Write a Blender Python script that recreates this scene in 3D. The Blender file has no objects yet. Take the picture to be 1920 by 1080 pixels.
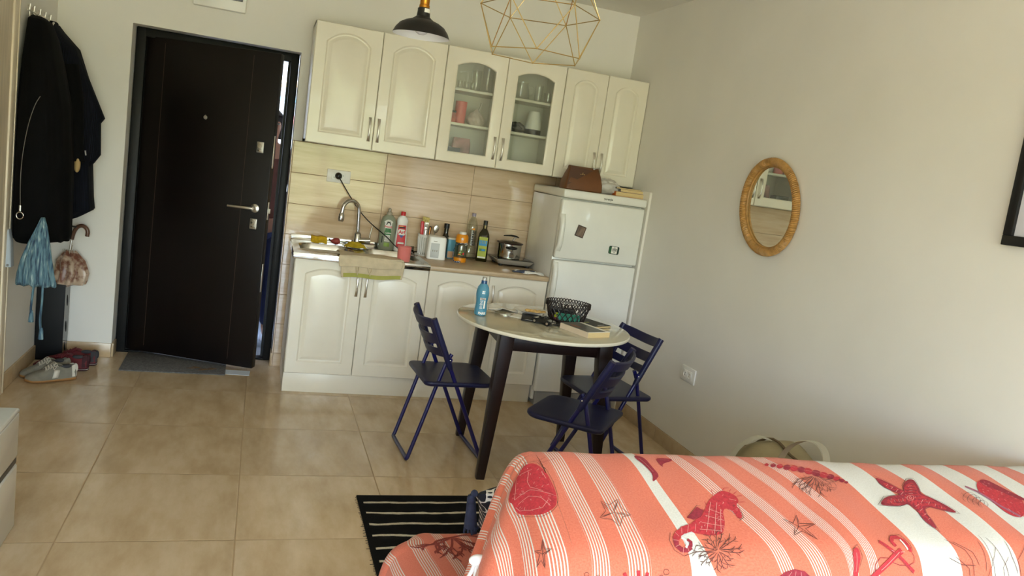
import bpy, bmesh, math, random
from math import sin, cos, pi, radians, sqrt, atan2
from mathutils import Vector, Matrix, geometry
import numpy as np
random.seed(7)
SC = bpy.context.scene
COL = SC.collection

# ------------------------------------------------------------------ materials
def lin(c):
    def f(v):
        v /= 255.0
        return v / 12.92 if v <= 0.04045 else ((v + 0.055) / 1.055) ** 2.4
    return (f(c[0]), f(c[1]), f(c[2]), 1.0)

class NT:
    """tiny node-tree helper"""
    def __init__(s, m):
        s.m = m; s.t = m.node_tree; s.n = s.t.nodes; s.l = s.t.links
    def new(s, t, **k):
        o = s.n.new(t)
        for a, b in k.items():
            if a.startswith('i_'):
                o.inputs[a[2:].replace('_', ' ')].default_value = b
            else:
                setattr(o, a, b)
        return o
    def link(s, a, b): s.l.new(a, b)
    def math(s, op, a, b=None):
        o = s.n.new('ShaderNodeMath'); o.operation = op
        for i, v in enumerate((a, b)):
            if v is None: continue
            if isinstance(v, (int, float)): o.inputs[i].default_value = v
            else: s.l.new(v, o.inputs[i])
        return o.outputs[0]
    def mix(s, fac, a, b):
        o = s.n.new('ShaderNodeMix'); o.data_type = 'RGBA'
        for i, v in ((0, fac), (6, a), (7, b)):
            if isinstance(v, (int, float, tuple)): o.inputs[i].default_value = v
            else: s.l.new(v, o.inputs[i])
        return o.outputs[2]
    def ramp(s, fac, stops):
        o = s.n.new('ShaderNodeValToRGB')
        e = o.color_ramp.elements
        while len(e) < len(stops): e.new(0.5)
        for i, (p, c) in enumerate(stops):
            e[i].position = p; e[i].color = c
        s.l.new(fac, o.inputs[0]); return o.outputs[0]

def mat(name, c, rough=0.5, metal=0.0, spec=0.5, noise=0.0, nscale=8.0, bump=0.0, bscale=60.0, coat=0.0, trans=0.0, sheen=0.0, stretch=None):
    m = bpy.data.materials.new(name); m.use_nodes = True
    t = NT(m); b = t.n['Principled BSDF']
    b.inputs['Base Color'].default_value = lin(c)
    b.inputs['Roughness'].default_value = rough
    b.inputs['Metallic'].default_value = metal
    b.inputs['Specular IOR Level'].default_value = spec
    b.inputs['Coat Weight'].default_value = coat
    b.inputs['Transmission Weight'].default_value = trans
    if sheen: b.inputs['Sheen Weight'].default_value = sheen
    tc = t.new('ShaderNodeTexCoord'); co = tc.outputs['Object']
    if stretch:
        mp = t.new('ShaderNodeMapping'); mp.inputs['Scale'].default_value = stretch
        t.link(co, mp.inputs['Vector']); co = mp.outputs[0]
    nz = t.new('ShaderNodeTexNoise', i_Scale=nscale, i_Detail=5.0); t.link(co, nz.inputs['Vector'])
    L = lin(c); k = max(noise, 0.02)
    lo = tuple(x * (1 - k) for x in L[:3]) + (1,); hi = tuple(min(1, x * (1 + k)) for x in L[:3]) + (1,)
    t.link(t.ramp(nz.outputs[0], [(0.3, lo), (0.7, hi)]), b.inputs['Base Color'])
    if bump:
        n2 = t.new('ShaderNodeTexNoise', i_Scale=bscale, i_Detail=3.0); t.link(co, n2.inputs['Vector'])
        bp = t.new('ShaderNodeBump', i_Strength=bump, i_Distance=0.002)
        t.link(n2.outputs[0], bp.inputs['Height']); t.link(bp.outputs[0], b.inputs['Normal'])
    return m

def glassmat(name, tint=(255, 255, 255), refl=0.06, rough=0.02):
    """thin clear pane: see-through plus fresnel reflection"""
    m = bpy.data.materials.new(name); m.use_nodes = True
    t = NT(m); t.n.remove(t.n['Principled BSDF'])
    out = t.n['Material Output']
    tr = t.new('ShaderNodeBsdfTransparent'); tr.inputs[0].default_value = lin(tint)
    gl = t.new('ShaderNodeBsdfGlossy'); gl.inputs['Roughness'].default_value = rough
    lw = t.new('ShaderNodeLayerWeight', i_Blend=0.25)
    f = t.math('ADD', t.math('MULTIPLY', lw.outputs['Facing'], 0.35), refl)
    mx = t.new('ShaderNodeMixShader'); t.link(f, mx.inputs[0]); t.link(tr.outputs[0], mx.inputs[1]); t.link(gl.outputs[0], mx.inputs[2])
    t.link(mx.outputs[0], out.inputs['Surface'])
    return m

# ------------------------------------------------------------------ mesh builder
class MB:
    def __init__(s): s.v = []; s.f = []; s.mi = []; s.sm = []; s.mats = []; s.uv = None
    def idx(s, m):
        if m not in s.mats: s.mats.append(m)
        return s.mats.index(m)
    def add(s, V, F, m, smooth=False, M=None):
        o = len(s.v); k = s.idx(m)
        s.v += [tuple(M @ Vector(p)) if M is not None else tuple(p) for p in V]
        for f in F:
            s.f.append([i + o for i in f]); s.mi.append(k); s.sm.append(smooth)
        return s
    def box(s, x0, x1, y0, y1, z0, z1, m, bev=0.0, seg=2, M=None):
        if bev <= 0:
            V = [(x, y, z) for z in (z0, z1) for y in (y0, y1) for x in (x0, x1)]
            F = [(0, 2, 3, 1), (4, 5, 7, 6), (0, 1, 5, 4), (2, 6, 7, 3), (0, 4, 6, 2), (1, 3, 7, 5)]
            return s.add(V, F, m, False, M)
        bm = bmesh.new(); bmesh.ops.create_cube(bm, size=1.0)
        for v in bm.verts:
            v.co = Vector(((x0 + x1) / 2 + v.co.x * (x1 - x0), (y0 + y1) / 2 + v.co.y * (y1 - y0), (z0 + z1) / 2 + v.co.z * (z1 - z0)))
        bmesh.ops.bevel(bm, geom=bm.edges[:], offset=min(bev, 0.49 * min(abs(x1 - x0), abs(y1 - y0), abs(z1 - z0))), segments=seg, profile=0.5, affect='EDGES')
        return s.bm(bm, m, True, M)
    def bm(s, bm, m, smooth=True, M=None):
        bm.verts.index_update()
        s.add([v.co[:] for v in bm.verts], [[v.index for v in f.verts] for f in bm.faces], m, smooth, M); bm.free(); return s
    def tube(s, path, r, m, seg=8, closed=False, M=None, caps=True, flat=None):
        P = [Vector(p) for p in path]; n = len(P)
        R = r if isinstance(r, (list, tuple)) else [r] * n
        T = []
        for i in range(n):
            a = P[(i - 1) % n] if closed or i else P[i]; b = P[(i + 1) % n] if closed or i < n - 1 else P[i]
            d = (b - a); T.append(d.normalized() if d.length > 1e-9 else Vector((0, 0, 1)))
        up = Vector((0, 0, 1)) if abs(T[0].z) < 0.9 else Vector((1, 0, 0))
        N = [(up - T[0] * up.dot(T[0])).normalized()]
        for i in range(1, n):
            q = N[-1] - T[i] * N[-1].dot(T[i]); N.append(q.normalized() if q.length > 1e-6 else N[-1])
        V = []
        for i in range(n):
            B = T[i].cross(N[i]); fx, fy = flat if flat else (1, 1)
            for k in range(seg):
                a = 2 * pi * k / seg; V.append(P[i] + (N[i] * cos(a) * fx + B * sin(a) * fy) * R[i])
        F = []
        for i in range(n if closed else n - 1):
            j = (i + 1) % n
            for k in range(seg):
                l = (k + 1) % seg; F.append((i * seg + k, i * seg + l, j * seg + l, j * seg + k))
        if caps and not closed:
            F.append(tuple(range(seg))[::-1]); F.append(tuple((n - 1) * seg + k for k in range(seg)))
        return s.add(V, F, m, True, M)
    def lathe(s, prof, m, seg=24, o=(0, 0, 0), M=None, sq=1.0, cap=True):
        V = []; F = []; n = len(prof)
        for (r, z) in prof:
            for k in range(seg):
                a = 2 * pi * k / seg; c, d = cos(a), sin(a)
                if sq != 1.0:
                    e = 1.0 / ((abs(c) ** sq + abs(d) ** sq) ** (1 / sq)); c *= e; d *= e
                V.append((o[0] + r * c, o[1] + r * d, o[2] + z))
        for i in range(n - 1):
            for k in range(seg):
                l = (k + 1) % seg; F.append((i * seg + k, i * seg + l, (i + 1) * seg + l, (i + 1) * seg + k))
        if cap and prof[0][0] > 1e-6: F.append(tuple(range(seg))[::-1])
        if cap and prof[-1][0] > 1e-6: F.append(tuple((n - 1) * seg + k for k in range(seg)))
        return s.add(V, F, m, True, M)
    def ell(s, c, r, m, M=None, u=20, w=12):
        return s.lathe([(max(1e-5, sin(pi * i / w)), -cos(pi * i / w)) for i in range(w + 1)], m, u, M=(M or Matrix()) @ Matrix.Translation(c) @ Matrix.Diagonal((r[0], r[1], r[2], 1)))
    def prism(s, poly, d0, d1, m, ax='y', M=None, smooth=False):
        """extrude 2-D polygon (a,b) along axis; ax='y': (x,z) pts; 'z': (x,y); 'x': (y,z)"""
        def P(a, b, d): return {'y': (a, d, b), 'z': (a, b, d), 'x': (d, a, b)}[ax]
        n = len(poly); V = [P(a, b, d0) for a, b in poly] + [P(a, b, d1) for a, b in poly]
        F = [tuple(range(n))[::-1], tuple(range(n, 2 * n))] + [(i, (i + 1) % n, (i + 1) % n + n, i + n) for i in range(n)]
        return s.add(V, F, m, smooth, M)
    def loft(s, rings, m, cap=True, closed=True, M=None, smooth=True):
        n = len(rings[0]); V = [p for r in rings for p in r]; F = []
        for i in range(len(rings) - 1):
            for k in range(n if closed else n - 1):
                l = (k + 1) % n; F.append((i * n + k, i * n + l, (i + 1) * n + l, (i + 1) * n + k))
        if cap and closed:
            F.append(tuple(range(n))[::-1]); F.append(tuple((len(rings) - 1) * n + k for k in range(n)))
        return s.add(V, F, m, smooth, M)
    def grid(s, fn, nu, nv, m, M=None, thick=0.0):
        V = [fn(i / nu, j / nv) for j in range(nv + 1) for i in range(nu + 1)]
        w = nu + 1
        F = [(j * w + i, j * w + i + 1, (j + 1) * w + i + 1, (j + 1) * w + i) for j in range(nv) for i in range(nu)]
        return s.add(V, F, m, True, M)
    def build(s, name, parent=None, loc=None, rotz=None, sharp=38, recalc=True, fix=True):
        me = bpy.data.meshes.new(name); me.from_pydata(s.v, [], s.f)
        for m in s.mats: me.materials.append(m)
        me.polygons.foreach_set('material_index', s.mi); me.polygons.foreach_set('use_smooth', s.sm)
        if recalc:
            bm = bmesh.new(); bm.from_mesh(me); bmesh.ops.recalc_face_normals(bm, faces=bm.faces[:]); bm.to_mesh(me); bm.free()
        me.set_sharp_from_angle(angle=radians(sharp)); me.update()
        o = bpy.data.objects.new(name, me); COL.objects.link(o)
        if parent: o.parent = parent
        if loc: o.location = loc
        if rotz is not None: o.rotation_euler = (0, 0, rotz)
        return o

def tag(o, label, cat, group=None, kind=None):
    o['label'] = label; o['category'] = cat
    if group: o['group'] = group
    if kind: o['kind'] = kind
    return o
def thing(name, label, cat, loc=(0, 0, 0), rotz=0.0, group=None):
    o = bpy.data.objects.new(name, None); COL.objects.link(o); o.empty_display_size = 0.1
    o.location = loc; o.rotation_euler = (0, 0, rotz)
    return tag(o, label, cat, group)
def struct(mb, name, label=None, cat=None, **k):
    o = mb.build(name, **k); o['kind'] = 'structure'
    if label: o['label'] = label; o['category'] = cat
    return o
def dup(root, loc, rotz, label, group=None):
    r = root.copy(); COL.objects.link(r); r.location = loc; r.rotation_euler = (0, 0, rotz); r['label'] = label
    if group: r['group'] = group
    for ch in list(root.children):
        c = ch.copy(); COL.objects.link(c); c.parent = r
        for g in list(ch.children):
            d = g.copy(); COL.objects.link(d); d.parent = c
    return r
def text2d(txt, size, bold=0.0):
    """outline text as 2-D vertices and faces, centred"""
    cu = bpy.data.curves.new('txt', 'FONT'); cu.body = txt; cu.size = size; cu.offset = bold
    cu.align_x = 'CENTER'; cu.align_y = 'CENTER'; cu.resolution_u = 3
    ob = bpy.data.objects.new('txt', cu); COL.objects.link(ob)
    dg = bpy.context.evaluated_depsgraph_get()
    me = bpy.data.meshes.new_from_object(ob.evaluated_get(dg))
    V = [(v.co.x, v.co.y) for v in me.vertices]; F = [tuple(p.vertices) for p in me.polygons]
    bpy.data.objects.remove(ob); bpy.data.curves.remove(cu); bpy.data.meshes.remove(me)
    return V, F
def wrap(V, r, z0, a0=-pi / 2, cx=0.0, cy=0.0):
    """2-D (x along circumference, y up) onto a cylinder facing angle a0"""
    return [(cx + r * cos(a0 + x / r), cy + r * sin(a0 + x / r), z0 + y) for x, y in V]
def patch(mb, w, h, r, zc, m, a0=-pi / 2, n=14, cx=0, cy=0, shape=None):
    """curved label patch on a cylinder; shape(u in -1..1)->(lo,hi) fractions"""
    V = []; F = []
    for i in range(n + 1):
        u = -1 + 2 * i / n; lo, hi = shape(u) if shape else (-1, 1)
        for k in (lo, hi): V.append((u * w / 2, k * h / 2))
    for i in range(n): F.append((2 * i, 2 * i + 2, 2 * i + 3, 2 * i + 1))
    mb.add(wrap(V, r, zc, a0, cx, cy), F, m, True)
def lab(mb, txt, size, r, zc, m, a0=-pi / 2, x=0, bold=0.0, cx=0, cy=0):
    V, F = text2d(txt, size, bold); mb.add(wrap([(a + x, b) for a, b in V], r, zc, a0, cx, cy), F, m)
def flat_text(mb, txt, size, m, M, bold=0.0):
    V, F = text2d(txt, size, bold); mb.add([(a, b, 0) for a, b in V], F, m, False, M)
def chaikin(p, n=3, closed=False):
    p = [tuple(q) for q in p]
    for _ in range(n):
        q = [] if closed else [p[0]]
        m = len(p)
        for i in range(m if closed else m - 1):
            a, b = p[i], p[(i + 1) % m]
            q.append(tuple(a[k] * .75 + b[k] * .25 for k in range(len(a)))); q.append(tuple(a[k] * .25 + b[k] * .75 for k in range(len(a))))
        if not closed: q.append(p[-1])
        p = q
    return p
def rrect(x0, x1, y0, y1, r, n=5):
    P = []
    for cx, cy, a in ((x1 - r, y1 - r, 0), (x0 + r, y1 - r, 90), (x0 + r, y0 + r, 180), (x1 - r, y0 + r, 270)):
        for i in range(n + 1):
            t = radians(a + 90 * i / n); P.append((cx + r * cos(t), cy + r * sin(t)))
    return P
def interp(t, xs, ys): return float(np.interp(t, xs, ys))
RX = lambda a: Matrix.Rotation(a, 4, 'X')
RY = lambda a: Matrix.Rotation(a, 4, 'Y')
RZ = lambda a: Matrix.Rotation(a, 4, 'Z')
TR = lambda x, y, z: Matrix.Translation((x, y, z))
# ------------------------------------------------------------------ shared materials
M = {}
M['wall'] = mat('wall_paint', (231, 227, 219), 0.65, noise=0.03, nscale=2.0, bump=0.06, bscale=180)
M['ceil'] = mat('ceiling_paint', (227, 224, 217), 0.8, noise=0.02)
M['white_gloss'] = mat('white_foil_front', (232, 225, 208), 0.3, noise=0.015, coat=0.15)
M['white'] = mat('white_melamine', (230, 225, 214), 0.4, noise=0.015)
M['fridge'] = mat('white_enamel', (228, 226, 218), 0.22, noise=0.01, coat=0.3)
M['plastic_white'] = mat('white_plastic', (236, 234, 228), 0.35)
M['steel'] = mat('brushed_steel', (190, 186, 178), 0.28, 1.0, noise=0.05, stretch=(1, 1, 12), nscale=20)
M['chrome'] = mat('chrome', (205, 205, 203), 0.1, 1.0)
M['satin'] = mat('satin_nickel', (212, 208, 200), 0.36, 1.0)
M['sinksteel'] = mat('sink_steel', (196, 193, 185), 0.22, 1.0, noise=0.05, nscale=30)
M['black'] = mat('black_plastic', (16, 16, 17), 0.4)
M['rubber'] = mat('black_rubber', (10, 10, 10), 0.6)
M['door'] = mat('dark_brown_door_foil', (13, 7, 6), 0.40, spec=0.3, noise=0.15, nscale=3, stretch=(6, 6, 1))
M['doorframe'] = mat('dark_metal_frame', (11, 11, 11), 0.5, spec=0.3, noise=0.1)
M['wenge'] = mat('dark_stained_wood', (30, 16, 13), 0.38, spec=0.35, noise=0.25, nscale=6, stretch=(8, 8, 1))
M['navy'] = mat('navy_lacquer', (15, 16, 84), 0.3, noise=0.06, coat=0.2)
M['navy_plastic'] = mat('navy_plastic', (23, 25, 62), 0.45, spec=0.4, noise=0.05, bump=0.05, bscale=300)
M['gold'] = mat('brass_wire', (222, 192, 128), 0.22, 1.0, noise=0.08)
M['paper'] = mat('white_paper', (236, 232, 222), 0.8, noise=0.02)
M['ink'] = mat('black_ink', (24, 22, 22), 0.6)
M['glass'] = glassmat('clear_glass')
M['pane'] = glassmat('cabinet_glass', (247, 249, 246), 0.04)
M['winglass'] = glassmat('window_glass', (250, 252, 250), 0.03)
M['grout'] = mat('grout', (150, 128, 98), 0.8)

def tile_mat(name, base, dark, light, grout, tw, th, ox, oy, plane, streak, rough, gw=0.0021, rs=0.03):
    """rectangular stacked tiles with per-tile tone, streaky stone veining and grout lines"""
    m = bpy.data.materials.new(name); m.use_nodes = True
    t = NT(m); b = t.n['Principled BSDF']; b.inputs['Roughness'].default_value = rough
    g = t.new('ShaderNodeNewGeometry'); sp = t.new('ShaderNodeSeparateXYZ'); t.link(g.outputs['Position'], sp.inputs[0])
    U = sp.outputs[0]; V = sp.outputs['XYZ'.index(plane[1])]
    if plane[0] != 'X': U = sp.outputs['XYZ'.index(plane[0])]
    u = t.math('DIVIDE', t.math('SUBTRACT', U, ox), tw); v = t.math('DIVIDE', t.math('SUBTRACT', V, oy), th)
    fu = t.math('FRACT', u); fv = t.math('FRACT', v)
    du = t.math('MULTIPLY', t.math('MINIMUM', fu, t.math('SUBTRACT', 1.0, fu)), tw)
    dv = t.math('MULTIPLY', t.math('MINIMUM', fv, t.math('SUBTRACT', 1.0, fv)), th)
    d = t.math('MINIMUM', du, dv)
    line = t.math('LESS_THAN', d, gw)
    cid = t.new('ShaderNodeCombineXYZ'); t.link(t.math('FLOOR', u), cid.inputs[0]); t.link(t.math('FLOOR', v), cid.inputs[1])
    wn = t.new('ShaderNodeTexWhiteNoise'); wn.noise_dimensions = '3D'; t.link(cid.outputs[0], wn.inputs['Vector'])
    off = t.new('ShaderNodeVectorMath'); off.operation = 'SCALE'; off.inputs['Scale'].default_value = 7.0; t.link(wn.outputs['Color'], off.inputs[0])
    ad = t.new('ShaderNodeVectorMath'); ad.operation = 'ADD'; t.link(g.outputs['Position'], ad.inputs[0]); t.link(off.outputs[0], ad.inputs[1])
    mp = t.new('ShaderNodeMapping'); mp.inputs['Scale'].default_value = streak; t.link(ad.outputs[0], mp.inputs['Vector'])
    nz = t.new('ShaderNodeTexNoise', i_Scale=1.0, i_Detail=6.0, i_Roughness=0.62); t.link(mp.outputs[0], nz.inputs['Vector'])
    c = t.ramp(nz.outputs[0], [(0.28, lin(dark)), (0.5, lin(base)), (0.75, lin(light))])
    tone = t.math('ADD', 0.95, t.math('MULTIPLY', wn.outputs['Value'], 0.08))
    hs = t.new('ShaderNodeHueSaturation'); t.link(tone, hs.inputs['Value']); t.link(c, hs.inputs['Color'])
    t.link(t.mix(line, hs.outputs[0], lin(grout)), b.inputs['Base Color'])
    n2 = t.new('ShaderNodeTexNoise', i_Scale=9.0, i_Detail=2.0); t.link(g.outputs['Position'], n2.inputs['Vector'])
    rr = t.math('ADD', rough, t.math('MULTIPLY', t.math('SUBTRACT', n2.outputs[0], 0.5), rs)); t.link(t.math('ADD', rr, t.math('MULTIPLY', line, 0.4)), b.inputs['Roughness'])
    bp = t.new('ShaderNodeBump', i_Strength=0.5, i_Distance=0.002)
    sm = t.math('MINIMUM', t.math('DIVIDE', d, gw * 2.0), 1.0); t.link(sm, bp.inputs['Height']); t.link(bp.outputs[0], b.inputs['Normal'])
    return m
M['floor'] = tile_mat('floor_tiles', (204, 180, 146), (188, 162, 126), (220, 198, 168), (170, 143, 106), 0.6, 0.6, -3.0044, -1.1897, 'XY', (9.0, 3.0, 3.0), 0.16)
M['floor_skirt'] = tile_mat('skirting_tiles', (192, 167, 132), (180, 154, 118), (206, 183, 150), (150, 126, 94), 0.6, 5.0, -3.0044, -2.0, 'XZ', (6, 6, 6), 0.25)
M['skirt_y'] = tile_mat('skirting_tiles_side', (192, 167, 132), (180, 154, 118), (206, 183, 150), (150, 126, 94), 0.6, 5.0, -1.1897, -2.0, 'YZ', (6, 6, 6), 0.25)
M['splash'] = tile_mat('travertine_wall_tiles', (208, 182, 150), (192, 163, 130), (222, 200, 172), (140, 114, 86), 0.6, 0.2, -1.65, 0.09, 'XZ', (2.2, 2.2, 26.0), 0.075, gw=0.0015)

# ------------------------------------------------------------------ room shell
XL, YR, ZC = -3.614, -8.40, 2.6845
DX0, DX1, DZ = -3.2205, -2.257, 2.035       # entrance opening
WT = 0.21
mb = MB(); mb.box(XL - .2, .2, YR - .2, WT, -0.1, 0.0, M['floor']); struct(mb, 'floor', 'beige polished stone tile floor laid in a square grid', 'floor')
mb = MB(); mb.box(XL - .2, .2, YR - .2, WT, ZC, ZC + .1, M['ceil']); struct(mb, 'ceiling', 'plain off-white painted ceiling', 'ceiling')
LY0, LY1, LZ0_, LZ1_ = -8.1, -6.6, .45, 2.30   # unseen second window, left wall, added to brighten the right wall
mb = MB(); mb.box(XL - .15, XL, LY1, WT, 0, ZC, M['wall']); mb.box(XL - .15, XL, YR, LY0, 0, ZC, M['wall']); mb.box(XL - .15, XL, LY0, LY1, 0, LZ0_, M['wall']); mb.box(XL - .15, XL, LY0, LY1, LZ1_, ZC, M['wall']); struct(mb, 'wall_left', 'off-white painted left wall behind the coats', 'wall')
mb = MB(); mb.box(0, .15, YR, WT, 0, ZC, M['wall']); struct(mb, 'wall_right', 'long off-white painted right wall with oval mirror', 'wall')
mb = MB()
mb.box(XL, DX0, 0, WT, 0, ZC, M['wall']); mb.box(DX1, 0, 0, WT, 0, ZC, M['wall']); mb.box(DX0, DX1, 0, WT, DZ, ZC, M['wall'])
struct(mb, 'wall_back', 'off-white painted back wall around the entrance and kitchen', 'wall')
# balcony window wall behind the viewer
WX0, WX1, WZ1 = -3.25, -0.35, 2.28
mb = MB()
mb.box(XL, WX0, YR - .2, YR, 0, ZC, M['wall']); mb.box(WX1, 0, YR - .2, YR, 0, ZC, M['wall']); mb.box(WX0, WX1, YR - .2, YR, WZ1, ZC, M['wall'])
struct(mb, 'wall_rear', 'off-white painted rear wall around the balcony window', 'wall')
wn = MB()
for x in (WX0 + .03, -2.0, -1.45, WX1 - .03): wn.box(x - .03, x + .03, YR - .14, YR - .07, 0.0, WZ1, M['plastic_white'], .004)
for z in (.03, WZ1 - .03): wn.box(WX0, WX1, YR - .13, YR - .08, z - .03, z + .03, M['plastic_white'], .004)
w1 = struct(wn, 'window_1', 'white framed balcony window behind the viewer', 'window')
g = MB(); g.box(WX0 + .06, WX1 - .06, YR - .107, YR - .101, .06, WZ1 - .06, M['winglass']); g.build('glass_pane', w1)
wn = MB()
for y in (LY0 + .03, (LY0 + LY1) / 2, LY1 - .03): wn.box(XL - .10, XL - .04, y - .03, y + .03, LZ0_, LZ1_, M['plastic_white'], .004)
for z in (LZ0_ + .03, LZ1_ - .03): wn.box(XL - .095, XL - .045, LY0, LY1, z - .03, z + .03, M['plastic_white'], .004)
w2 = struct(wn, 'added_window_2', 'white framed unseen side window added to light the right wall', 'window')
g = MB(); g.box(XL - .073, XL - .067, LY0 + .06, LY1 - .06, LZ0_ + .06, LZ1_ - .06, M['winglass']); g.build('glass_pane', w2)
# skirting
mb = MB(); mb.box(XL, DX0, -.012, 0, 0, .088, M['floor_skirt'], .002); mb.box(DX0 - .012 + .012, DX0 + .012, 0, .12, 0, .088, M['skirt_y'], .002)
struct(mb, 'baseboard_back', 'beige tile skirting under the back wall beside the entrance', 'skirting')
mb = MB(); mb.box(XL, XL + .012, -.79, 0, 0, .088, M['skirt_y'], .002); struct(mb, 'baseboard_left', 'beige tile skirting along the left wall', 'skirting')
mb = MB(); mb.box(-.012, 0, YR, -.62, 0, .085, M['skirt_y'], .002); struct(mb, 'baseboard_right', 'beige tile skirting along the right wall', 'skirting')
# tile splashback, down to the floor left of the units
mb = MB(); mb.box(DX1, 0, -.011, 0, 0, 1.492, M['splash'])
struct(mb, 'trim_1', 'glossy beige travertine-look wall tiles behind the kitchen counter', 'wall tiles')
# end of tile cladding at the reveal
mb = MB(); mb.box(DX1 - .010, DX1, -.011, .12, 0, .09, M['skirt_y'], .002); struct(mb, 'trim_2', 'short tile skirting on the right side of the entrance', 'skirting')

# interior door (light oak) on the left wall
M['oak'] = mat('pale_oak_veneer', (228, 214, 190), 0.45, noise=0.13, nscale=4.0, stretch=(14, 14, 0.9), bump=0.05)
M['oak_edge'] = mat('pale_oak_edge', (226, 212, 188), 0.45, noise=0.05)
mb = MB()
mb.box(XL, XL + .018, -.87, -.80, 0, 2.16, M['oak'], .003); mb.box(XL, XL + .018, -1.78, -1.71, 0, 2.16, M['oak'], .003); mb.box(XL, XL + .018, -1.71, -.87, 2.09, 2.16, M['oak'], .003)
mb.box(XL, XL + .021, -.80, -.788, 0, 2.16, M['oak_edge'], .002)
d2 = struct(mb, 'door_2', 'pale oak interior door and casing on the left wall', 'door')
mb = MB(); mb.box(XL, XL + .010, -1.71, -.87, .01, 2.09, M['oak'], .002); mb.build('door_leaf', d2)
mb = MB(); mb.tube([(XL + .01, -1.62, 1.03), (XL + .05, -1.62, 1.03), (XL + .05, -1.50, 1.03)], .008, M['satin']); mb.build('door_handle', d2)

# entrance door: steel frame in the reveal and dark leaf swung inward
mb = MB()
fd = M['doorframe']
mb.box(DX0 + .004, DX0 + .06, .125, .20, 0, DZ - .002, fd, .006); mb.box(DX1 - .055, DX1 - .004, .125, .20, 0, DZ - .002, fd, .006)
mb.box(DX0 + .05, DX1 - .05, .125, .20, DZ - .055, DZ - .002, fd, .006); mb.box(DX0 + .05, DX1 - .05, .13, .20, 0, .014, fd, .003)
mb.box(DX0 + .06, DX0 + .075, .165, .20, .014, DZ - .05, fd); mb.box(DX1 - .07, DX1 - .055, .165, .20, .014, DZ - .05, fd)
d1 = struct(mb, 'door_1', 'dark brown entrance door standing ajar in a black steel frame', 'door')
ang = atan2(-.315, .77)
leaf = MB()
LW, LT, LZ0, LZ1 = .842, .055, .022, DZ - .045
leaf.box(0, LW, 0, LT, LZ0, LZ1, M['door'], .004)
leaf.box(-.004, 0.03, LT * .6, LT + .012, LZ0, LZ1, M['doorframe'], .003)
M['groove'] = mat('door_groove', (58, 42, 32), 0.4)
for gx in (.118, .676): leaf.box(gx - .0015, gx + .0015, -.0012, .002, LZ0 + .04, LZ1 - .03, M['groove'])
lf = leaf.build('door_leaf', d1, (-3.158, .145, 0), ang)
# lever handle, lock plates, peephole, edge strike plates
hb = MB(); hx = .768
hb.lathe([(.0, 0), (.027, 0), (.027, .006), (.02, .010), (.011, .012), (.011, .045), (0, .046)], M['satin'], 24, M=TR(hx, 0, 1.043) @ RX(pi / 2))
hb.tube([(hx, -.043, 1.043), (hx - .02, -.05, 1.043), (hx - .07, -.052, 1.042), (hx - .155, -.05, 1.040)], [.010, .010, .009, .008], M['satin'], 10); hb.build('door_handle', lf)
for zz in (1.419, .946):
    k = MB(); k.box(hx - .022, hx + .022, -.010, 0, zz - .033, zz + .033, M['satin'], .003)
    k.lathe([(0, 0), (.014, 0), (.014, .005), (0, .006)], M['chrome'], 16, M=TR(hx, -.010, zz + .008) @ RX(pi / 2)); k.box(hx - .012, hx + .012, -.014, -.01, zz - .024, zz - .014, M['chrome'], .001); k.build('lock_plate', lf)
k = MB(); k.lathe([(.012, 0), (.012, .004), (.006, .006), (.005, .003), (0, .003)], M['satin'], 18, M=TR(.405, 0, 1.552) @ RX(pi / 2)); k.tube([(.405, -.006, 1.566), (.414, -.007, 1.56), (.416, -.007, 1.548), (.411, -.007, 1.538)], .0022, M['satin'], 6); k.build('peephole', lf)
k = MB()
for z0, z1 in ((1.30, 1.50), (.98, 1.09), (.52, .70)): k.box(LW - .001, LW + .0025, .016, .034, z0, z1, M['satin'], .001)
k.box(LW - .001, LW + .014, .018, .032, 1.02, 1.05, M['satin'], .002); k.build('strike_plate', lf)
k = MB()
for z in (.48, 1.70): k.tube([(-.006, LT + .004, z), (-.006, LT + .004, z + .12)], .009, M['doorframe'], 10); k.ell((-.006, LT + .004, z + .122), (.006, .006, .006), M['chrome'])
k.build('hinge', lf)

# switch sockets
def socket(name, label, loc, rot, w, h, plug=False):
    t = thing(name, label, 'socket', loc, rot)      # local: +x right, -y out of the wall, z up
    b = MB(); b.box(-w / 2, w / 2, -.010, 0, -h / 2, h / 2, M['plastic_white'], .004); b.build('cover_plate', t)
    for sx in (-.024, .024):
        s = MB(); s.box(sx - .022, sx + .022, -.0125, -.009, -.024, .024, M['plastic_white'], .002)
        s.lathe([(.0, .0), (.018, 0), (.0185, .003), (.016, .003), (.016, .0005), (0, .0005)], M['plastic_white'], 20, M=TR(sx, -.0118, 0) @ RX(pi / 2))
        for q in (-.0075, .0075): s.lathe([(0, 0), (.0025, 0), (.0025, .001), (0, .001)], M['ink'], 8, M=TR(sx + q * .7, -.0124, q) @ RX(pi / 2))
        s.build('socket_insert', t)
    return t
socket('wall_socket', 'white double socket on the splashback above the sink', (-1.951, -.011, 1.300), 0, .150, .082)
socket('wall_socket', 'white double socket low on the bare right wall', (-.0005, -1.432, .490), -pi / 2, .150, .088)

# meter / fuse box above the entrance
t = thing('fuse_box', 'white flush fuse box with dark window above the entrance', 'fuse box', (-2.755, 0, 2.20))
b = MB(); b.box(-.147, .150, -.045, 0, 0, .26, M['plastic_white'], .006); b.build('cover', t)
M['smoke'] = mat('smoked_plastic', (62, 60, 60), .2)
b = MB(); b.box(-.10, .13, -.052, -.044, .062, .20, M['smoke'], .003); b.build('window_flap', t)
b = MB()
for i in range(7): b.box(-.085 + i * .03, -.062 + i * .03, -.0535, -.0515, .10, .16, M['plastic_white'], .001)
b.build('breaker', t)

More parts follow.
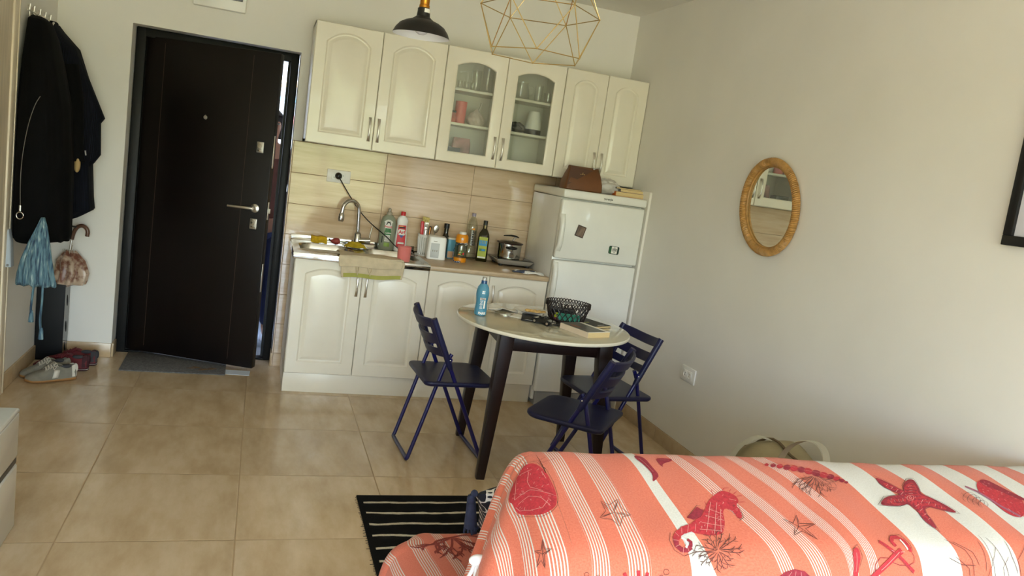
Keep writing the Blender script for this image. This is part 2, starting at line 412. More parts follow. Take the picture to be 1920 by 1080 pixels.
# doormat and pale floor patch
M['matgrey'] = mat('grey_doormat_pile', (100, 98, 96), .95, noise=.35, nscale=90, bump=.6, bscale=300)
M['matbrown'] = mat('mat_motif_brown', (122, 92, 62), .95, noise=.5, nscale=60)
mm = MB(); mm.box(-.300, .300, -.215, .215, 0, .007, M['matgrey'], .003)
t = tag(mm.build('doormat', loc=(-2.835, -.07, 0)), 'grey pile doormat lying under the half open entrance door', 'doormat')
t.rotation_euler = (0, 0, radians(1.0))
for k, (x, y, a, l) in enumerate([(.10, -.11, .2, .07), (.13, -.09, -.5, .08), (.19, -.12, .1, .09), (.22, -.10, -.2, .07), (.16, -.14, .4, .06)]):
    lfm = MB(); lfm.loft([[(x + cos(a) * l * (u - .5) - sin(a) * w, y + sin(a) * l * (u - .5) + cos(a) * w, .0078) for w in (-.012 * sin(pi * u), .012 * sin(pi * u))] for u in np.linspace(.02, .98, 8)], M['matbrown'], cap=False, closed=False); lfm.build('leaf_motif', t)
M['bluewhite'] = mat('bluish_white_patch', (225, 234, 246), .5)
pp = MB(); pp.box(-.075, .075, -.05, .05, 0, .0015, M['bluewhite'])
tag(pp.build('pale_floor_patch', loc=(-2.462, -.205, 0)), 'small flat bluish white patch on the floor under the open door corner', 'paper').rotation_euler = (0, 0, -.05)  # thin flat bluish white patch beside the mat
# ------------------------------------------------------------------ kitchen units
def arch_path(x0, x1, z0, zs, zt, n=20, r=.012):
    """closed outline: rectangle with a segmental arch on top (starts bottom-left, counter-clockwise)"""
    P = []
    for i in range(6): P.append((x0 + (x1 - x0) * i / 6, z0))
    for i in range(8): P.append((x1, z0 + (zs - z0) * i / 8))
    h = zt - zs; w = (x1 - x0) / 2; R = (w * w + h * h) / (2 * h); a = math.asin(w / R)
    for i in range(n + 1):
        t = a - 2 * a * i / n; P.append(((x0 + x1) / 2 + R * sin(t), zt - R + R * cos(t)))
    for i in range(1, 8): P.append((x0, zs - (zs - z0) * i / 8))
    return P
def rect_for(P, X0, X1, Z0, Z1, x0, x1, z0, zs):
    Q = []
    for (x, z) in P:
        if z <= z0 + 1e-6: Q.append((X0 + (X1 - X0) * (x - x0) / (x1 - x0), Z0))
        elif x >= x1 - 1e-6 and z < zs - 1e-6: Q.append((X1, Z0 + (Z1 - Z0) * (z - z0) / (zs - z0)))
        elif x <= x0 + 1e-6 and z < zs - 1e-6: Q.append((X0, Z0 + (Z1 - Z0) * (z - z0) / (zs - z0)))
        else: Q.append((X0 + (X1 - X0) * (x - x0) / (x1 - x0), Z1))
    return Q
def arch_inset(x0, x1, z0, zs, zt, d):
    """the same outline inset by d, with a concentric arch"""
    h = zt - zs; w = (x1 - x0) / 2; R = (w * w + h * h) / (2 * h); zc = zt - R; w2 = w - d; R2 = R - d
    return arch_path(x0 + d, x1 - d, z0 + d, zc + sqrt(max(1e-6, R2 * R2 - w2 * w2)), zt - d)
def make_door(W, H, mx, zb, sh, pk, m, glass=None):
    """door leaf in local coords: x 0..W, front at y=0 (facing -y), z 0..H"""
    b = MB(); T = .018
    x0, x1, z0, zs, zt = mx, W - mx, zb, H - sh, H - pk
    P = arch_path(x0, x1, z0, zs, zt)
    R0 = rect_for(P, 0, W, 0, H, x0, x1, z0, zs); R1 = rect_for(P, .004, W - .004, .004, H - .004, x0, x1, z0, zs)
    y = lambda Q, d: [(px, d, pz) for px, pz in Q]
    rings = [y(R0, T), y(R0, .004), y(R1, 0.0), y(P, 0.0)]
    if not glass:
        for d, dep in ((.003, .003), (.008, .0075), (.015, .0085), (.022, .0060), (.032, .0015), (.038, 0.0)): rings.append(y(arch_inset(x0, x1, z0, zs, zt, d), dep))
        b.loft(rings, m, cap=True)
    else:
        for d, dep in ((.004, .001), (.010, .004), (.012, T)): rings.append(y(arch_inset(x0, x1, z0, zs, zt, d), dep))
        b.loft(rings, m, cap=False)
        b.loft([y(R0, T), y(arch_inset(x0, x1, z0, zs, zt, .012), T)], m, cap=False)
    return b, (x0, x1, z0, zs, zt)
def make_handle(L=.15):
    """bowed hourglass pull, local z along length, centred; stands out to -y"""
    b = MB(); R = []
    for i in range(17):
        u = -1 + 2 * i / 16; w = .0045 + .0045 * abs(u) ** 1.6; out = -.006 - .020 * (1 - abs(u) ** 2.4); th = .0028
        z = u * L / 2
        R.append([(w * cos(a), out + th * sin(a), z) for a in [2 * pi * k / 10 for k in range(10)]])
    b.loft(R, M['satin'])
    for s in (-1, 1): b.box(-.006, .006, -.008, 0, s * (L / 2 - .006) - .006, s * (L / 2 - .006) + .006, M['satin'], .002)
    return b
def cabinet(name, label, cat, x0, x1, y0, z0, z1, depth, doors, arch, hz, glass=False, body_m=None, group=None, hs=None):
    t = thing(name, label, cat, (x0, y0, z0), 0, group)
    W = x1 - x0; H = z1 - z0; bm_ = body_m or M['white']; b = MB(); T = .016; yb = .0195
    b.box(0, T, yb, depth, 0, H, bm_); b.box(W - T, W, yb, depth, 0, H, bm_); b.box(0, W, yb, depth, 0, T, bm_); b.box(0, W, yb, depth, H - T, H, bm_); b.box(0, W, depth - .006, depth, 0, H, bm_)
    if len(doors) > 1 and not glass: pass
    b.build('body', t)
    n = len(doors); w = W / n
    for i in range(n):
        D, P = make_door(w - .003, H - .003, *arch, M['white_gloss'], glass)
        d = D.build('door', t, (i * w + .0015, 0, .0015), sharp=25)
        if glass:
            g = MB(); g.prism(arch_inset(*P, .006), .010, .013, M['pane']); g.build('glass_pane', d)
        side = doors[i]
        hx = (w - .003) - .026 if side == 'R' else .026
        if side: make_handle(.145 if hs is None else hs).build('handle', d, (hx, 0, hz))
    return t
ZB, ZT = 1.4943, 2.2069
UA = (.066, .066, .108, .045)
YU = -.3285
cabinet('wall_cabinet', 'white arched two-door wall cabinet above the sink, leftmost', 'cabinet', -2.2, -1.402, YU, ZB, ZT, .327, 'RL', UA, .125, group=None)
tg = cabinet('wall_cabinet', 'white wall cabinet with two arched glass doors', 'cabinet', -1.4, -.602, YU, ZB, ZT, .327, 'RL', (.062, .056, .105, .068), .125, glass=True)
M['shelf'] = M['white']
for z in (.245, .462):
    b = MB(); b.box(.017, .781, .05, .32, z - .008, z + .008, M['shelf'], .001); b.build('shelf', tg)
b = MB(); b.box(.392, .406, .05, .32, .017, .695, M['white']); b.build('divider', tg)
cabinet('wall_cabinet', 'white narrow two-door wall cabinet above the fridge', 'cabinet', -.6, -.002, YU, ZB, ZT, .327, 'RL', (.062, .062, .105, .055), .125)
BZ0, BZ1 = .126, .826
YB = -.579
def base_unit(label, x0, x1, doors, name='base_cabinet'):
    t = cabinet(name, label, 'cabinet', x0, x1, YB, BZ0, BZ1, .567, doors, (.064, .072, .088, .05), .568, hs=.145)
    b = MB(); b.box(0, x1 - x0, .045, .567, -BZ0, 0, M['white']); b.box(0.001, x1 - x0 - .001, .040, .058, -BZ0, -.002, M['white_gloss'], .002); b.build('plinth', t)
    return t
ts = base_unit('white two-door base cabinet under the steel sink', -2.2, -1.401, 'RL', 'sink_cabinet')
base_unit('white two-door base cabinet under the wooden worktop behind the table', -1.399, -.616, 'RL')
# worktop
M['worktop'] = mat('beige_laminate_worktop', (188, 164, 132), .38, noise=.12, nscale=9, stretch=(2, 14, 14))
b = MB(); b.box(-1.415, -.616, -.60, -.012, BZ1, .857, M['worktop'], .008)
tag(b.build('worktop'), 'beige laminate worktop between the sink and the fridge', 'worktop')

# sink (drop-on stainless unit, two basins)
SX0, SX1, SY0, SY1, SZ = -2.212, -1.402, -.605, -.012, .857
def sdr(x, y, cx, cy, hx, hy, r):
    qx, qy = abs(x - cx) - hx + r, abs(y - cy) - hy + r
    return min(max(qx, qy), 0) + math.hypot(max(qx, 0), max(qy, 0)) - r
def sink_z(x, y):
    d1_ = sdr(x, y, -2.005, -.305, .165, .185, .085); d2_ = sdr(x, y, -1.605, -.305, .165, .185, .085)
    d = min(d1_, d2_); k = min(1, max(0, -d / .035)); dep = .15 * (k * k * (3 - 2 * k)) ** .8
    rim = .004 * math.exp(-(d / .010) ** 2) if d > -.012 else 0
    edge = min(x - SX0, SX1 - x, y - SY0, SY1 - y); lip = .003 * math.exp(-(edge / .008) ** 2)
    return SZ + rim + lip - dep
t = thing('sink', 'stainless steel drop-on sink with two basins', 'sink', (0, 0, 0))
b = MB(); b.grid(lambda u, v: (SX0 + (SX1 - SX0) * u, SY0 + (SY1 - SY0) * v, sink_z(SX0 + (SX1 - SX0) * u, SY0 + (SY1 - SY0) * v)), 150, 110, M['sinksteel']); b.build('basin_sheet', t, sharp=60, recalc=False)
b = MB(); b.box(SX0, SX1, SY0 - .003, SY0 + .004, SZ - .034, SZ + .003, M['chrome'], .0015); b.box(SX0 - .002, SX0 + .004, SY0, SY1, SZ - .034, SZ + .003, M['chrome'], .0015); b.box(SX1 - .004, SX1 + .002, SY0, SY1, SZ - .02, SZ + .003, M['chrome'], .001); b.build('front_lip', t)
b = MB(); b.box(SX0, SX1, -.020, -.0115, SZ, SZ + .040, M['chrome'], .002); b.build('upstand', t)
for cx in (-2.005, -1.605):
    b = MB(); b.lathe([(0, .004), (.02, .004), (.024, .001), (.036, .002), (.04, 0), (.0, -.002)], M['chrome'], 24, o=(cx, -.315, SZ - .149)); b.build('drain', t)

# tap
t = thing('kitchen_tap', 'chrome swan-neck tap behind the sink', 'tap', (-1.797, -.085, SZ + .003))
b = MB(); b.lathe([(0, 0), (.028, 0), (.028, .008), (.024, .012), (.024, .085), (.017, .098), (.0145, .10)], M['chrome'], 24); b.build('body', t)
b = MB(); pts = [(0, 0, .09), (-.012, -.008, .22)]
R = .066
pts = [(0, 0, .09), (-.004, -.002, .16), (-.008, -.006, .235)]
dx, dy = -.93, -.37
for i in range(1, 15):
    a = pi * i / 14 * .97; q = R * (1 - cos(a)); pts.append((-.008 + dx * q * .9, -.006 + dy * q * .9, .235 + R * sin(a)))
pts.append((pts[-1][0] - .004, pts[-1][1] - .002, pts[-1][2] - .035))
b.tube(pts, .0125, M['chrome'], 14); b.build('spout', t)
b = MB(); e = pts[-1]; b.lathe([(.0125, .012), (.0185, .0), (.020, -.03), (.016, -.043), (0, -.043)], M['chrome'], 20, o=e); b.lathe([(.0165, -.0435), (.0, -.0437)], M['rubber'], 20, o=e); b.build('nozzle', t)
b = MB(); b.tube([(.01, -.0, .045), (.085, -.012, .052)], .0215, M['chrome'], 18); b.tube([(.076, -.012, .06), (.080, -.013, .10), (.089, -.014, .148)], [.0055, .005, .004], M['chrome'], 10); b.build('lever', t)

# fridge
FX0, FX1, FY = -.614, -.030, -.62
t = thing('fridge', 'white fridge freezer with two doors beside the worktop', 'fridge', (0, 0, 0))
b = MB(); b.box(FX0 + .004, FX1, FY + .055, -.03, .03, 1.376, M['fridge'], .006); b.build('body', t)
b = MB(); b.box(FX0, FX1 + .004, FY - .004, -.03, 1.378, 1.431, M['fridge'], .012, 3); b.build('top_panel', t)
M['gasket'] = mat('grey_gasket', (120, 118, 114), .7)
def fdoor(z0, z1, hz0, hz1):
    b = MB(); b.box(FX0, FX1, FY, FY + .048, z0, z1, M['fridge'], .012, 3); d = b.build('door', t)
    b = MB(); b.box(FX0 + .01, FX1 - .01, FY + .046, FY + .058, z0 + .008, z1 - .008, M['gasket']); b.build('gasket', d)
    h = MB(); n = 14; R = []
    for i in range(n + 1):
        u = -1 + 2 * i / n; z = (hz0 + hz1) / 2 + u * (hz1 - hz0) / 2; out = .006 + .040 * (1 - abs(u) ** 3.5); w = .020
        R.append([(FX0 + .013 + w * cos(a) * .9, FY - out * .5 + (out * .5) * sin(a), z) for a in [2 * pi * k / 12 for k in range(12)]])
    h.loft(R, M['fridge']); h.build('handle', d)
    return d
df = fdoor(.990, 1.368, 1.035, 1.275)
dl = fdoor(.098, .978, .705, .965)
b = MB(); b.box(FX0 + .02, FX1 - .02, FY + .03, -.1, .0, .09, mat('grey_kick', (150, 149, 146), .6)); b.build('kick_plate', t)
b = MB(); flat_text(b, 'gorenje', .021, M['ink'], TR(-.306, FY - .0046, 1.402) @ RX(pi / 2), .0004); b.build('brand_lettering', t)
# white end panel between fridge and right wall
b = MB(); b.box(-.018, -.001, -.622, -.012, 0, 1.484, M['white'], .001)
tag(b.build('end_panel'), 'white upright side panel between the fridge and right wall', 'panel')
# magnets
M['sepia'] = mat('sepia_print', (112, 92, 78), .5, noise=.6, nscale=60, stretch=(1, 1, .25)); M['darkbrown'] = mat('dark_brown_edge', (58, 40, 34), .5)
t = thing('fridge_magnet', 'tilted square sepia photo magnet on the freezer door', 'magnet', (-.463, FY, 1.176))
t.rotation_euler = (0, radians(14), 0)
b = MB(); b.box(-.030, .030, -.004, 0, -.037, .037, M['darkbrown'], .001); b.build('backing', t)
b = MB(); b.box(-.024, .024, -.0046, -.0038, -.031, .031, M['sepia']); b.build('picture', t)
t = thing('fridge_magnet', 'small green and white bottle-label magnet on the freezer door', 'magnet', (-.210, FY, 1.080))
t.rotation_euler = (0, radians(2), 0)
M['green'] = mat('bottle_green', (34, 92, 52), .4); M['dgreen'] = mat('dark_green', (20, 48, 34), .4)
b = MB(); b.prism(rrect(-.036, .036, -.026, .026, .01), -.005, 0, M['dgreen']); b.prism(rrect(-.035, -.019, -.020, .020, .005), -.0054, -.004, M['green']); b.build('backing', t)
b = MB(); b.prism(rrect(-.019, .022, -.022, .024, .004), -.006, -.004, M['paper']); b.tube([(-.014, -.0064, -.006), (-.014, -.0064, .010), (.018, -.0064, .010), (.018, -.0064, -.006)], .0012, M['ink'], 6, closed=True)

for dx_, dz_, w_, h_ in ((.002, .0165, .009, .004), (-.008, .003, .005, .010), (-.001, .003, .004, .011), (.006, .003, .004, .009), (.013, .003, .004, .011), (.002, -.013, .010, .0025)): b.box(dx_ - w_ / 2, dx_ + w_ / 2, -.0066, -.0062, dz_ - h_ / 2, dz_ + h_ / 2, M['ink'])
b.build('white_label', t)
# ------------------------------------------------------------------ things on the counter and sink
CZ = .857; LZ = .861
M['clearplastic'] = glassmat('clear_plastic', (240, 243, 238), .08, .06)
M['soap'] = mat('grey_green_soap_bottle', (138, 143, 122), .25, noise=.06)
M['soapcap'] = mat('clear_grey_cap', (150, 142, 124), .3)
M['label'] = mat('label_white', (222, 220, 208), .45)
M['lgreen'] = mat('label_green', (44, 112, 52), .45); M['lime'] = mat('label_lime', (132, 160, 62), .45)
M['red'] = mat('glossy_red', (196, 34, 40), .35); M['lred'] = mat('label_red', (206, 46, 52), .4); M['orange'] = mat('orange_plastic', (226, 142, 18), .35)
M['lblue'] = mat('label_blue', (44, 66, 140), .4); M['coralpink'] = mat('coral_pink_plastic', (226, 128, 122), .4, noise=.02)
M['yellow'] = mat('yellow_sponge', (196, 156, 22), .95, noise=.2, nscale=60, bump=.5, bscale=160); M['yellowcloth'] = mat('yellow_cloth', (178, 150, 20), .9, noise=.15, nscale=40, bump=.3)
M['bottledark'] = mat('dark_bottle_glass', (24, 20, 14), .12, spec=.6); M['oilglass'] = mat('dark_olive_glass', (36, 30, 8), .1, spec=.6)
M['silver'] = mat('silver_plastic', (178, 174, 164), .35, .4)
M['ceramtop'] = mat('black_glass_top', (20, 19, 18), .08)

def oval(rx, ry, z, n=28, p=2.4):
    P = []
    for k in range(n):
        a = 2 * pi * k / n; c, s_ = cos(a), sin(a)
        P.append((rx * (abs(c) ** (2 / p)) * (1 if c > 0 else -1), ry * (abs(s_) ** (2 / p)) * (1 if s_ > 0 else -1), z))
    return P
def front_patch(mb, w0, w1, z0, z1, ry, m, bulge=.006, n=10, top=None):
    """label on the front (-y) of an oval bottle"""
    V = []; F = []
    for i in range(n + 1):
        u = -1 + 2 * i / n
        zt = z1 if top is None else z1 - top * (1 - sqrt(max(0, 1 - u * u)))
        yy = -ry + bulge * u * u
        V += [(u * w0 / 2, yy, z0), (u * w1 / 2, yy, zt)]
    for i in range(n): F.append((2 * i, 2 * i + 2, 2 * i + 3, 2 * i + 1))
    mb.add(V, F, m, True)
def face_text(mb, txt, size, x, z, y, m, bold=0.0, rot=0.0):
    flat_text(mb, txt, size, m, TR(x, y, z) @ RX(pi / 2) @ RZ(rot), bold)

# green dish soap
t = thing('dish_soap_bottle', 'grey-green dish soap bottle with a white and green label', 'bottle', (-1.604, -.078, LZ), radians(-4))
b = MB(); b.loft([oval(.046, .030, 0), oval(.052, .034, .006), oval(.053, .034, .12), oval(.050, .033, .185), oval(.042, .029, .215), oval(.026, .020, .232), oval(.018, .016, .236)], M['soap']); b.build('bottle_body', t)
b = MB(); b.lathe([(.019, .234), (.019, .252), (.012, .256), (.010, .275), (.004, .280), (0, .280)], M['soapcap'], 18); b.build('cap', t)
b = MB(); front_patch(b, .080, .076, .060, .205, .0352, M['label'], .012, 12, .045); front_patch(b, .078, .078, .026, .052, .0354, M['lime'], .012)
front_patch(b, .078, .078, .103, .128, .0358, M['lgreen'], .012); front_patch(b, .050, .050, .128, .148, .0358, M['lgreen'], .006)
b.tube([(-.013, -.0362, .170), (-.010, -.0364, .182), (0, -.0366, .186), (.010, -.0364, .182), (.013, -.0362, .170)], .003, M['ink'], 6); b.ell((-.006, -.0366, .189), (.004, .001, .004), M['ink']); b.ell((.006, -.0366, .189), (.004, .001, .004), M['ink'])
face_text(b, 'Frosch', .018, 0, .158, -.0366, M['lred'], .0006); face_text(b, 'Lotion', .014, .004, .117, -.0368, M['label'], .0003)
for k in range(5): b.box(-.024, .020 - .006 * (k % 3), -.0362, -.0352, .066 + k * .007, .0685 + k * .007, M['soapcap'])
b.box(-.036, -.030, -.0352, -.0335, .05, .094, M['ink']); b.build('label', t)
# red and white cleaner
t = thing('cleaner_bottle', 'white cleaner bottle with red label and red cap', 'bottle', (-1.512, -.078, LZ), radians(-3))
b = MB(); b.loft([oval(.036, .024, 0), oval(.041, .028, .005), oval(.040, .028, .09), oval(.034, .024, .180), oval(.037, .026, .200), oval(.037, .026, .212), oval(.028, .021, .228), oval(.016, .015, .238), oval(.014, .014, .242)], M['plastic_white']); b.build('bottle_body', t)
b = MB(); b.lathe([(.016, .240), (.016, .262), (.014, .266), (0, .266)], M['red'], 18); b.build('cap', t)
b = MB(); front_patch(b, .060, .050, .030, .178, .0292, M['lred'], .004); front_patch(b, .054, .052, .052, .064, .0296, M['label'], .004)
b.prism([(-.020, .118), (.022, .118), (.0, .092)], -.0302, -.0296, M['lblue']); b.prism(rrect(-.024, .024, .112, .150, .01), -.0303, -.0296, M['label'])
face_text(b, 'Arf', .032, 0, .131, -.0310, M['lred'], .0012); b.box(-.02, .02, -.0300, -.0294, .158, .166, M['ink']); b.box(-.022, .006, -.0300, -.0294, .168, .173, M['orange']); b.build('label', t)
# pink cup on the sink rim
t = thing('plastic_cup', 'coral pink plastic cup standing on the sink rim', 'cup', (-1.562, -.546, .8615))
b = MB(); b.lathe([(0, .0), (.037, 0), (.039, .003), (.0415, .088), (.0425, .090), (.0395, .0895), (.036, .004), (0, .003)], M['coralpink'], 32); tag(t, 'coral pink plastic cup standing on the sink rim', 'cup'); b.build('cup_body', t)
# yellow sponge, red pear sponge, yellow cloth
b = MB(); bm_ = bmesh.new(); bmesh.ops.create_cube(bm_, size=1); bmesh.ops.subdivide_edges(bm_, edges=bm_.edges[:], cuts=6, use_grid_fill=True)
for v in bm_.verts:
    n = Vector(v.co); f = 1 - .10 * (n.x * n.x + n.y * n.y + n.z * n.z); v.co = Vector((n.x * .105 * f + random.uniform(-.0015, .0015), n.y * .062 * f, n.z * .044 * f + .003 * sin(n.x * 9)))
b.bm(bm_, M['yellow']); tag(b.build('sponge', loc=(-2.037, -.062, LZ + .022)), 'yellow sponge block on the left end of the sink ledge', 'sponge')
t = thing('scrubber', 'small dark red pear-shaped scrubber on the sink ledge', 'scrubber', (-1.935, -.072, LZ))
M['brickred'] = mat('brick_red_rubber', (142, 52, 44), .6, noise=.15, nscale=50)
b = MB(); b.lathe([(0, -.028), (.014, -.025), (.022, -.010), (.022, .006), (.013, .024), (.006, .034), (0, .036)], M['brickred'], 18, M=TR(.006, 0, .022) @ RY(-pi / 2)); b.build('scrubber_head', t)
b = MB(); b.tube([(-.028, 0, .022), (-.036, .002, .028), (-.040, .004, .034)], [.005, .007, .004], M['black'], 8); b.build('stem', t)
b = MB()
def crump(u, v):
    x = (u - .5) * .125; y = (v - .5) * .085; e = max(abs(u - .5), abs(v - .5)) * 2
    return (x + .008 * sin(9 * v), y + .006 * sin(8 * u), .005 + .030 * (1 - e ** 2.2) + .007 * sin(17 * u + 5 * v) * (1 - e) + .004 * sin(23 * v))
b.grid(crump, 24, 18, M['yellowcloth'])
o = tag(b.build('dish_cloth', loc=(-1.812, -.150, LZ + .002), recalc=False), 'crumpled yellow cleaning cloth in front of the tap', 'cloth'); sm = o.modifiers.new('s', 'SOLIDIFY'); sm.thickness = .003
# tea towel over the sink front
M['linen'] = mat('beige_linen', (200, 184, 154), .95, noise=.10, nscale=25, bump=.25, bscale=400); M['hem'] = mat('lime_hem', (166, 164, 84), .95, noise=.1)
t = thing('tea_towel', 'beige tea towel with lime hem draped over the sink front', 'towel', (0, 0, 0))
def towel(zlow, x0, x1, lift, ripple):
    prof = [(-.36, .850), (-.42, .868), (-.50, .872), (-.575, .868), (-.604, .866), (-.613, .858), (-.6155, .845)]
    prof = chaikin(prof, 2); L = [0]
    zz = np.linspace(.845, zlow, 14)[1:]
    prof += [(-.6165, z) for z in zz]
    n = len(prof) - 1
    def f(u, v):
        k = v * n; i = min(int(k), n - 1); q = k - i
        y = prof[i][0] * (1 - q) + prof[i + 1][0] * q; z = prof[i][1] * (1 - q) + prof[i + 1][1] * q
        x = x0 + (x1 - x0) * u + .006 * sin(v * 7 + u * 3); top = 1 if v < .45 else 0
        hang = max(0, v - .5) * 2
        y2 = y - lift - ripple * hang * (.5 + .5 * sin(u * 11 + 1)) - lift * .5
        back = .10 * u * (1 - v * 2) if v < .5 else 0
        return (x, y2 - max(0, back), z + lift * .7 + (.003 * sin(u * 9 + v * 12) if top else 0) + hang * .012 * (u - .5) + hang * .004 * sin(u * 8))
    return f
b = MB(); b.grid(towel(.745, -1.935, -1.568, .002, .008), 60, 50, M['linen'])
o = b.build('lower_layer', t, recalc=False); o.modifiers.new('s', 'SOLIDIFY').thickness = .002
b = MB(); b.grid(towel(.805, -1.952, -1.580, .008, .006), 60, 44, M['linen']); o = b.build('upper_fold', t, recalc=False); o.modifiers.new('s', 'SOLIDIFY').thickness = .002
b = MB()
fl = towel(.745, -1.935, -1.568, .0045, .008)
b.grid(lambda u, v: fl(.03 + u * .94, .925 + .075 * v), 50, 4, M['hem']); b.build('hem', t, recalc=False)
for cx, w in ((-1.842, .008), (-1.768, .014)):
    b = MB(); b.tube([(cx - w, -.640, .812), (cx - w * .6, -.644, .790), (cx, -.646, .778), (cx + w * .6, -.644, .790), (cx + w, -.640, .812)], .0028, M['linen'], 6); b.tube([(cx, -.646, .778), (cx + .001, -.645, .764)], .003, M['linen'], 6); b.build('hanging_loop', t)
# plug and cord
t = thing('power_cord', 'black power cord running from the socket down behind the pink cup', 'cord', (0, 0, 0))
b = MB(); b.lathe([(0, 0), (.021, 0), (.022, .004), (.022, .020), (.015, .030), (.007, .040), (.0, .041)], M['black'], 22, M=TR(-1.954, -.0245, 1.304) @ RX(pi / 2)); b.build('plug', t)
cp = chaikin([(-1.953, -.062, 1.303), (-1.945, -.075, 1.285), (-1.868, -.075, 1.180), (-1.80, -.07, 1.095), (-1.715, -.085, 1.020), (-1.62, -.16, .960), (-1.565, -.30, .905), (-1.515, -.44, .892), (-1.47, -.40, .8675), (-1.437, -.25, .8675), (-1.432, -.05, .8655), (-1.38, -.020, .862), (-1.2, -.022, .861), (-.95, -.022, .861), (-.9, -.03, .866)], 3)
b = MB(); b.tube(cp, .0034, M['black'], 8); b.build('cable', t)
# cutlery holder
t = thing('cutlery_holder', 'white slotted plastic cutlery holder on the counter', 'holder', (-1.352, -.115, CZ))
b = MB(); N_ = 18
b.lathe([(.0, .0), (.060, 0), (.064, .006), (.060, .008), (.040, .008), (.0, .008)], M['plastic_white'], 36)
b.lathe([(.048, .122), (.0505, .122), (.052, .134), (.054, .140), (.050, .140), (.047, .124), (.048, .122)], M['plastic_white'], 36, cap=False)
for k in range(N_):
    a = 2 * pi * k / N_; b.tube([(.040 * cos(a), .040 * sin(a), .006), (.0485 * cos(a), .0485 * sin(a), .126)], .0042, M['plastic_white'], 6)
b.lathe([(.0385, .02), (.044, .124), (.043, .124), (.0375, .02), (.0385, .02)], mat('inner_white', (205, 200, 190), .6), 30, cap=False); b.build('basket_body', t)
def utensil(name, label, cat, dx, dy, tx, ty, parts):
    u = thing(name, label, cat, (-1.352 + dx, -.115 + dy, CZ + .012)); u.rotation_euler = (ty, tx, 0)
    for pn, mb_ in parts: mb_.build(pn, u)
    return u
b = MB(); b.box(-.011, .011, -.007, .007, .05, .215, M['red'], .005); b2 = MB(); b2.box(-.008, .008, -.001, .001, 0, .06, M['steel'])
utensil('knife', 'red-handled knife standing in the cutlery holder', 'knife', -.026, -.008, -.04, .02, (('handle', b), ('blade', b2)))
b = MB(); b.box(-.004, .004, -.0012, .0012, 0, .165, M['steel'], .001); b.box(-.011, .011, -.0012, .0012, .160, .178, M['steel'], .001)
for k in range(4): b.box(-.011 + k * .0062, -.0076 + k * .0062, -.0010, .0010, .176, .212, M['steel'], .0005)
utensil('fork', 'steel fork standing tines up in the cutlery holder', 'fork', -.012, -.024, .02, .03, (('fork_body', b),))
b = MB(); b.box(-.009, .009, -.006, .006, .05, .188, M['black'], .005); b2 = MB(); b2.box(-.0035, .0035, -.0068, -.005, .09, .180, M['orange'], .001); b3 = MB(); b3.box(-.007, .007, -.001, .001, 0, .06, M['steel'])
utensil('knife', 'black and yellow handled knife in the cutlery holder', 'knife', .010, -.016, .05, .02, (('handle', b), ('inlay', b2), ('blade', b3)))
b = MB(); b.tube([(0, 0, 0), (0, 0, .12), (.002, -.002, .150)], [.003, .003, .0035], M['steel'], 8); b.ell((.003, -.003, .178), (.020, .005, .028), M['steel'])
utensil('spoon', 'steel spoon leaning right in the cutlery holder', 'spoon', .028, -.012, .16, .05, (('spoon_body', b),))
b = MB(); b.lathe([(0, 0), (.014, 0), (.016, .12), (.020, .17), (.022, .195), (.014, .205), (0, .205)], M['plastic_white'], 16); b2 = MB()
M['straw'] = mat('cream_bristles', (206, 190, 118), .95, noise=.3, nscale=60)
for k in range(26):
    a = random.uniform(0, 2 * pi); q = random.uniform(.1, 1); b2.ell((.024 * q * cos(a), .024 * q * sin(a), .222 + .012 * random.uniform(-1, 1)), (.009, .009, .012), M['straw'], u=8, w=6)
utensil('dish_brush', 'white-handled dish brush with cream bristles up in the holder', 'brush', -.004, .012, -.03, -.02, (('handle', b), ('bristles', b2)))
# white appliance-like box
t = thing('storage_canister', 'white plastic canister with grey front panel on the counter', 'canister', (-1.300, -.235, CZ), radians(-6))
M['lgrey'] = mat('light_grey_panel', (196, 198, 196), .5)
b = MB(); b.loft([[(x, y, z) for x, y in rrect(-.062 + k, .062 - k, -.065 + k, .065 - k, .018)] for z, k in ((0, .004), (.004, .0), (.135, .003), (.146, .006), (.150, .012))], M['plastic_white']); b.build('canister_body', t)
b = MB(); b.box(-.040, .016, -.0672, -.060, .012, .108, M['lgrey'], .002)
for k in range(3): b.box(-.028 + k * .013, -.023 + k * .013, -.0680, -.067, .052, .064, M['soapcap'])
b.box(-.026, -.002, -.0655, -.062, .1185, .1215, M['soapcap'], .0005, M=None); b.build('front_panel', t)
# dark vinegar bottle, blue tube
t = thing('sauce_bottle', 'dark brown glass bottle with black cap behind the white canister', 'bottle', (-1.212, -.095, CZ))
b = MB(); b.lathe([(0, 0), (.034, 0), (.036, .004), (.036, .105), (.030, .130), (.0175, .150), (.015, .165), (.015, .195), (.017, .197), (.017, .201)], M['bottledark'], 24); b.build('bottle_body', t)
b = MB(); b.lathe([(.0185, .196), (.0185, .224), (.016, .227), (0, .227)], M['black'], 20); b.build('cap', t)
M['skyblue'] = mat('sky_blue_carton', (92, 158, 182), .5, noise=.1); 
t = thing('carton', 'blue cardboard carton with white top behind the baby bottle', 'carton', (-1.168, -.140, CZ), radians(4))
b = MB(); b.box(-.036, .036, -.02, .02, 0, .128, M['skyblue'], .002); b.build('carton_body', t)
b = MB(); b.box(-.036, .036, -.02, .02, .128, .140, M['label'], .002); b.build('white_top', t)
b = MB(); b.box(-.034, .01, -.0206, -.02, .006, .05, mat('peach_label', (214, 168, 128), .5)); b.build('peach_label', t)
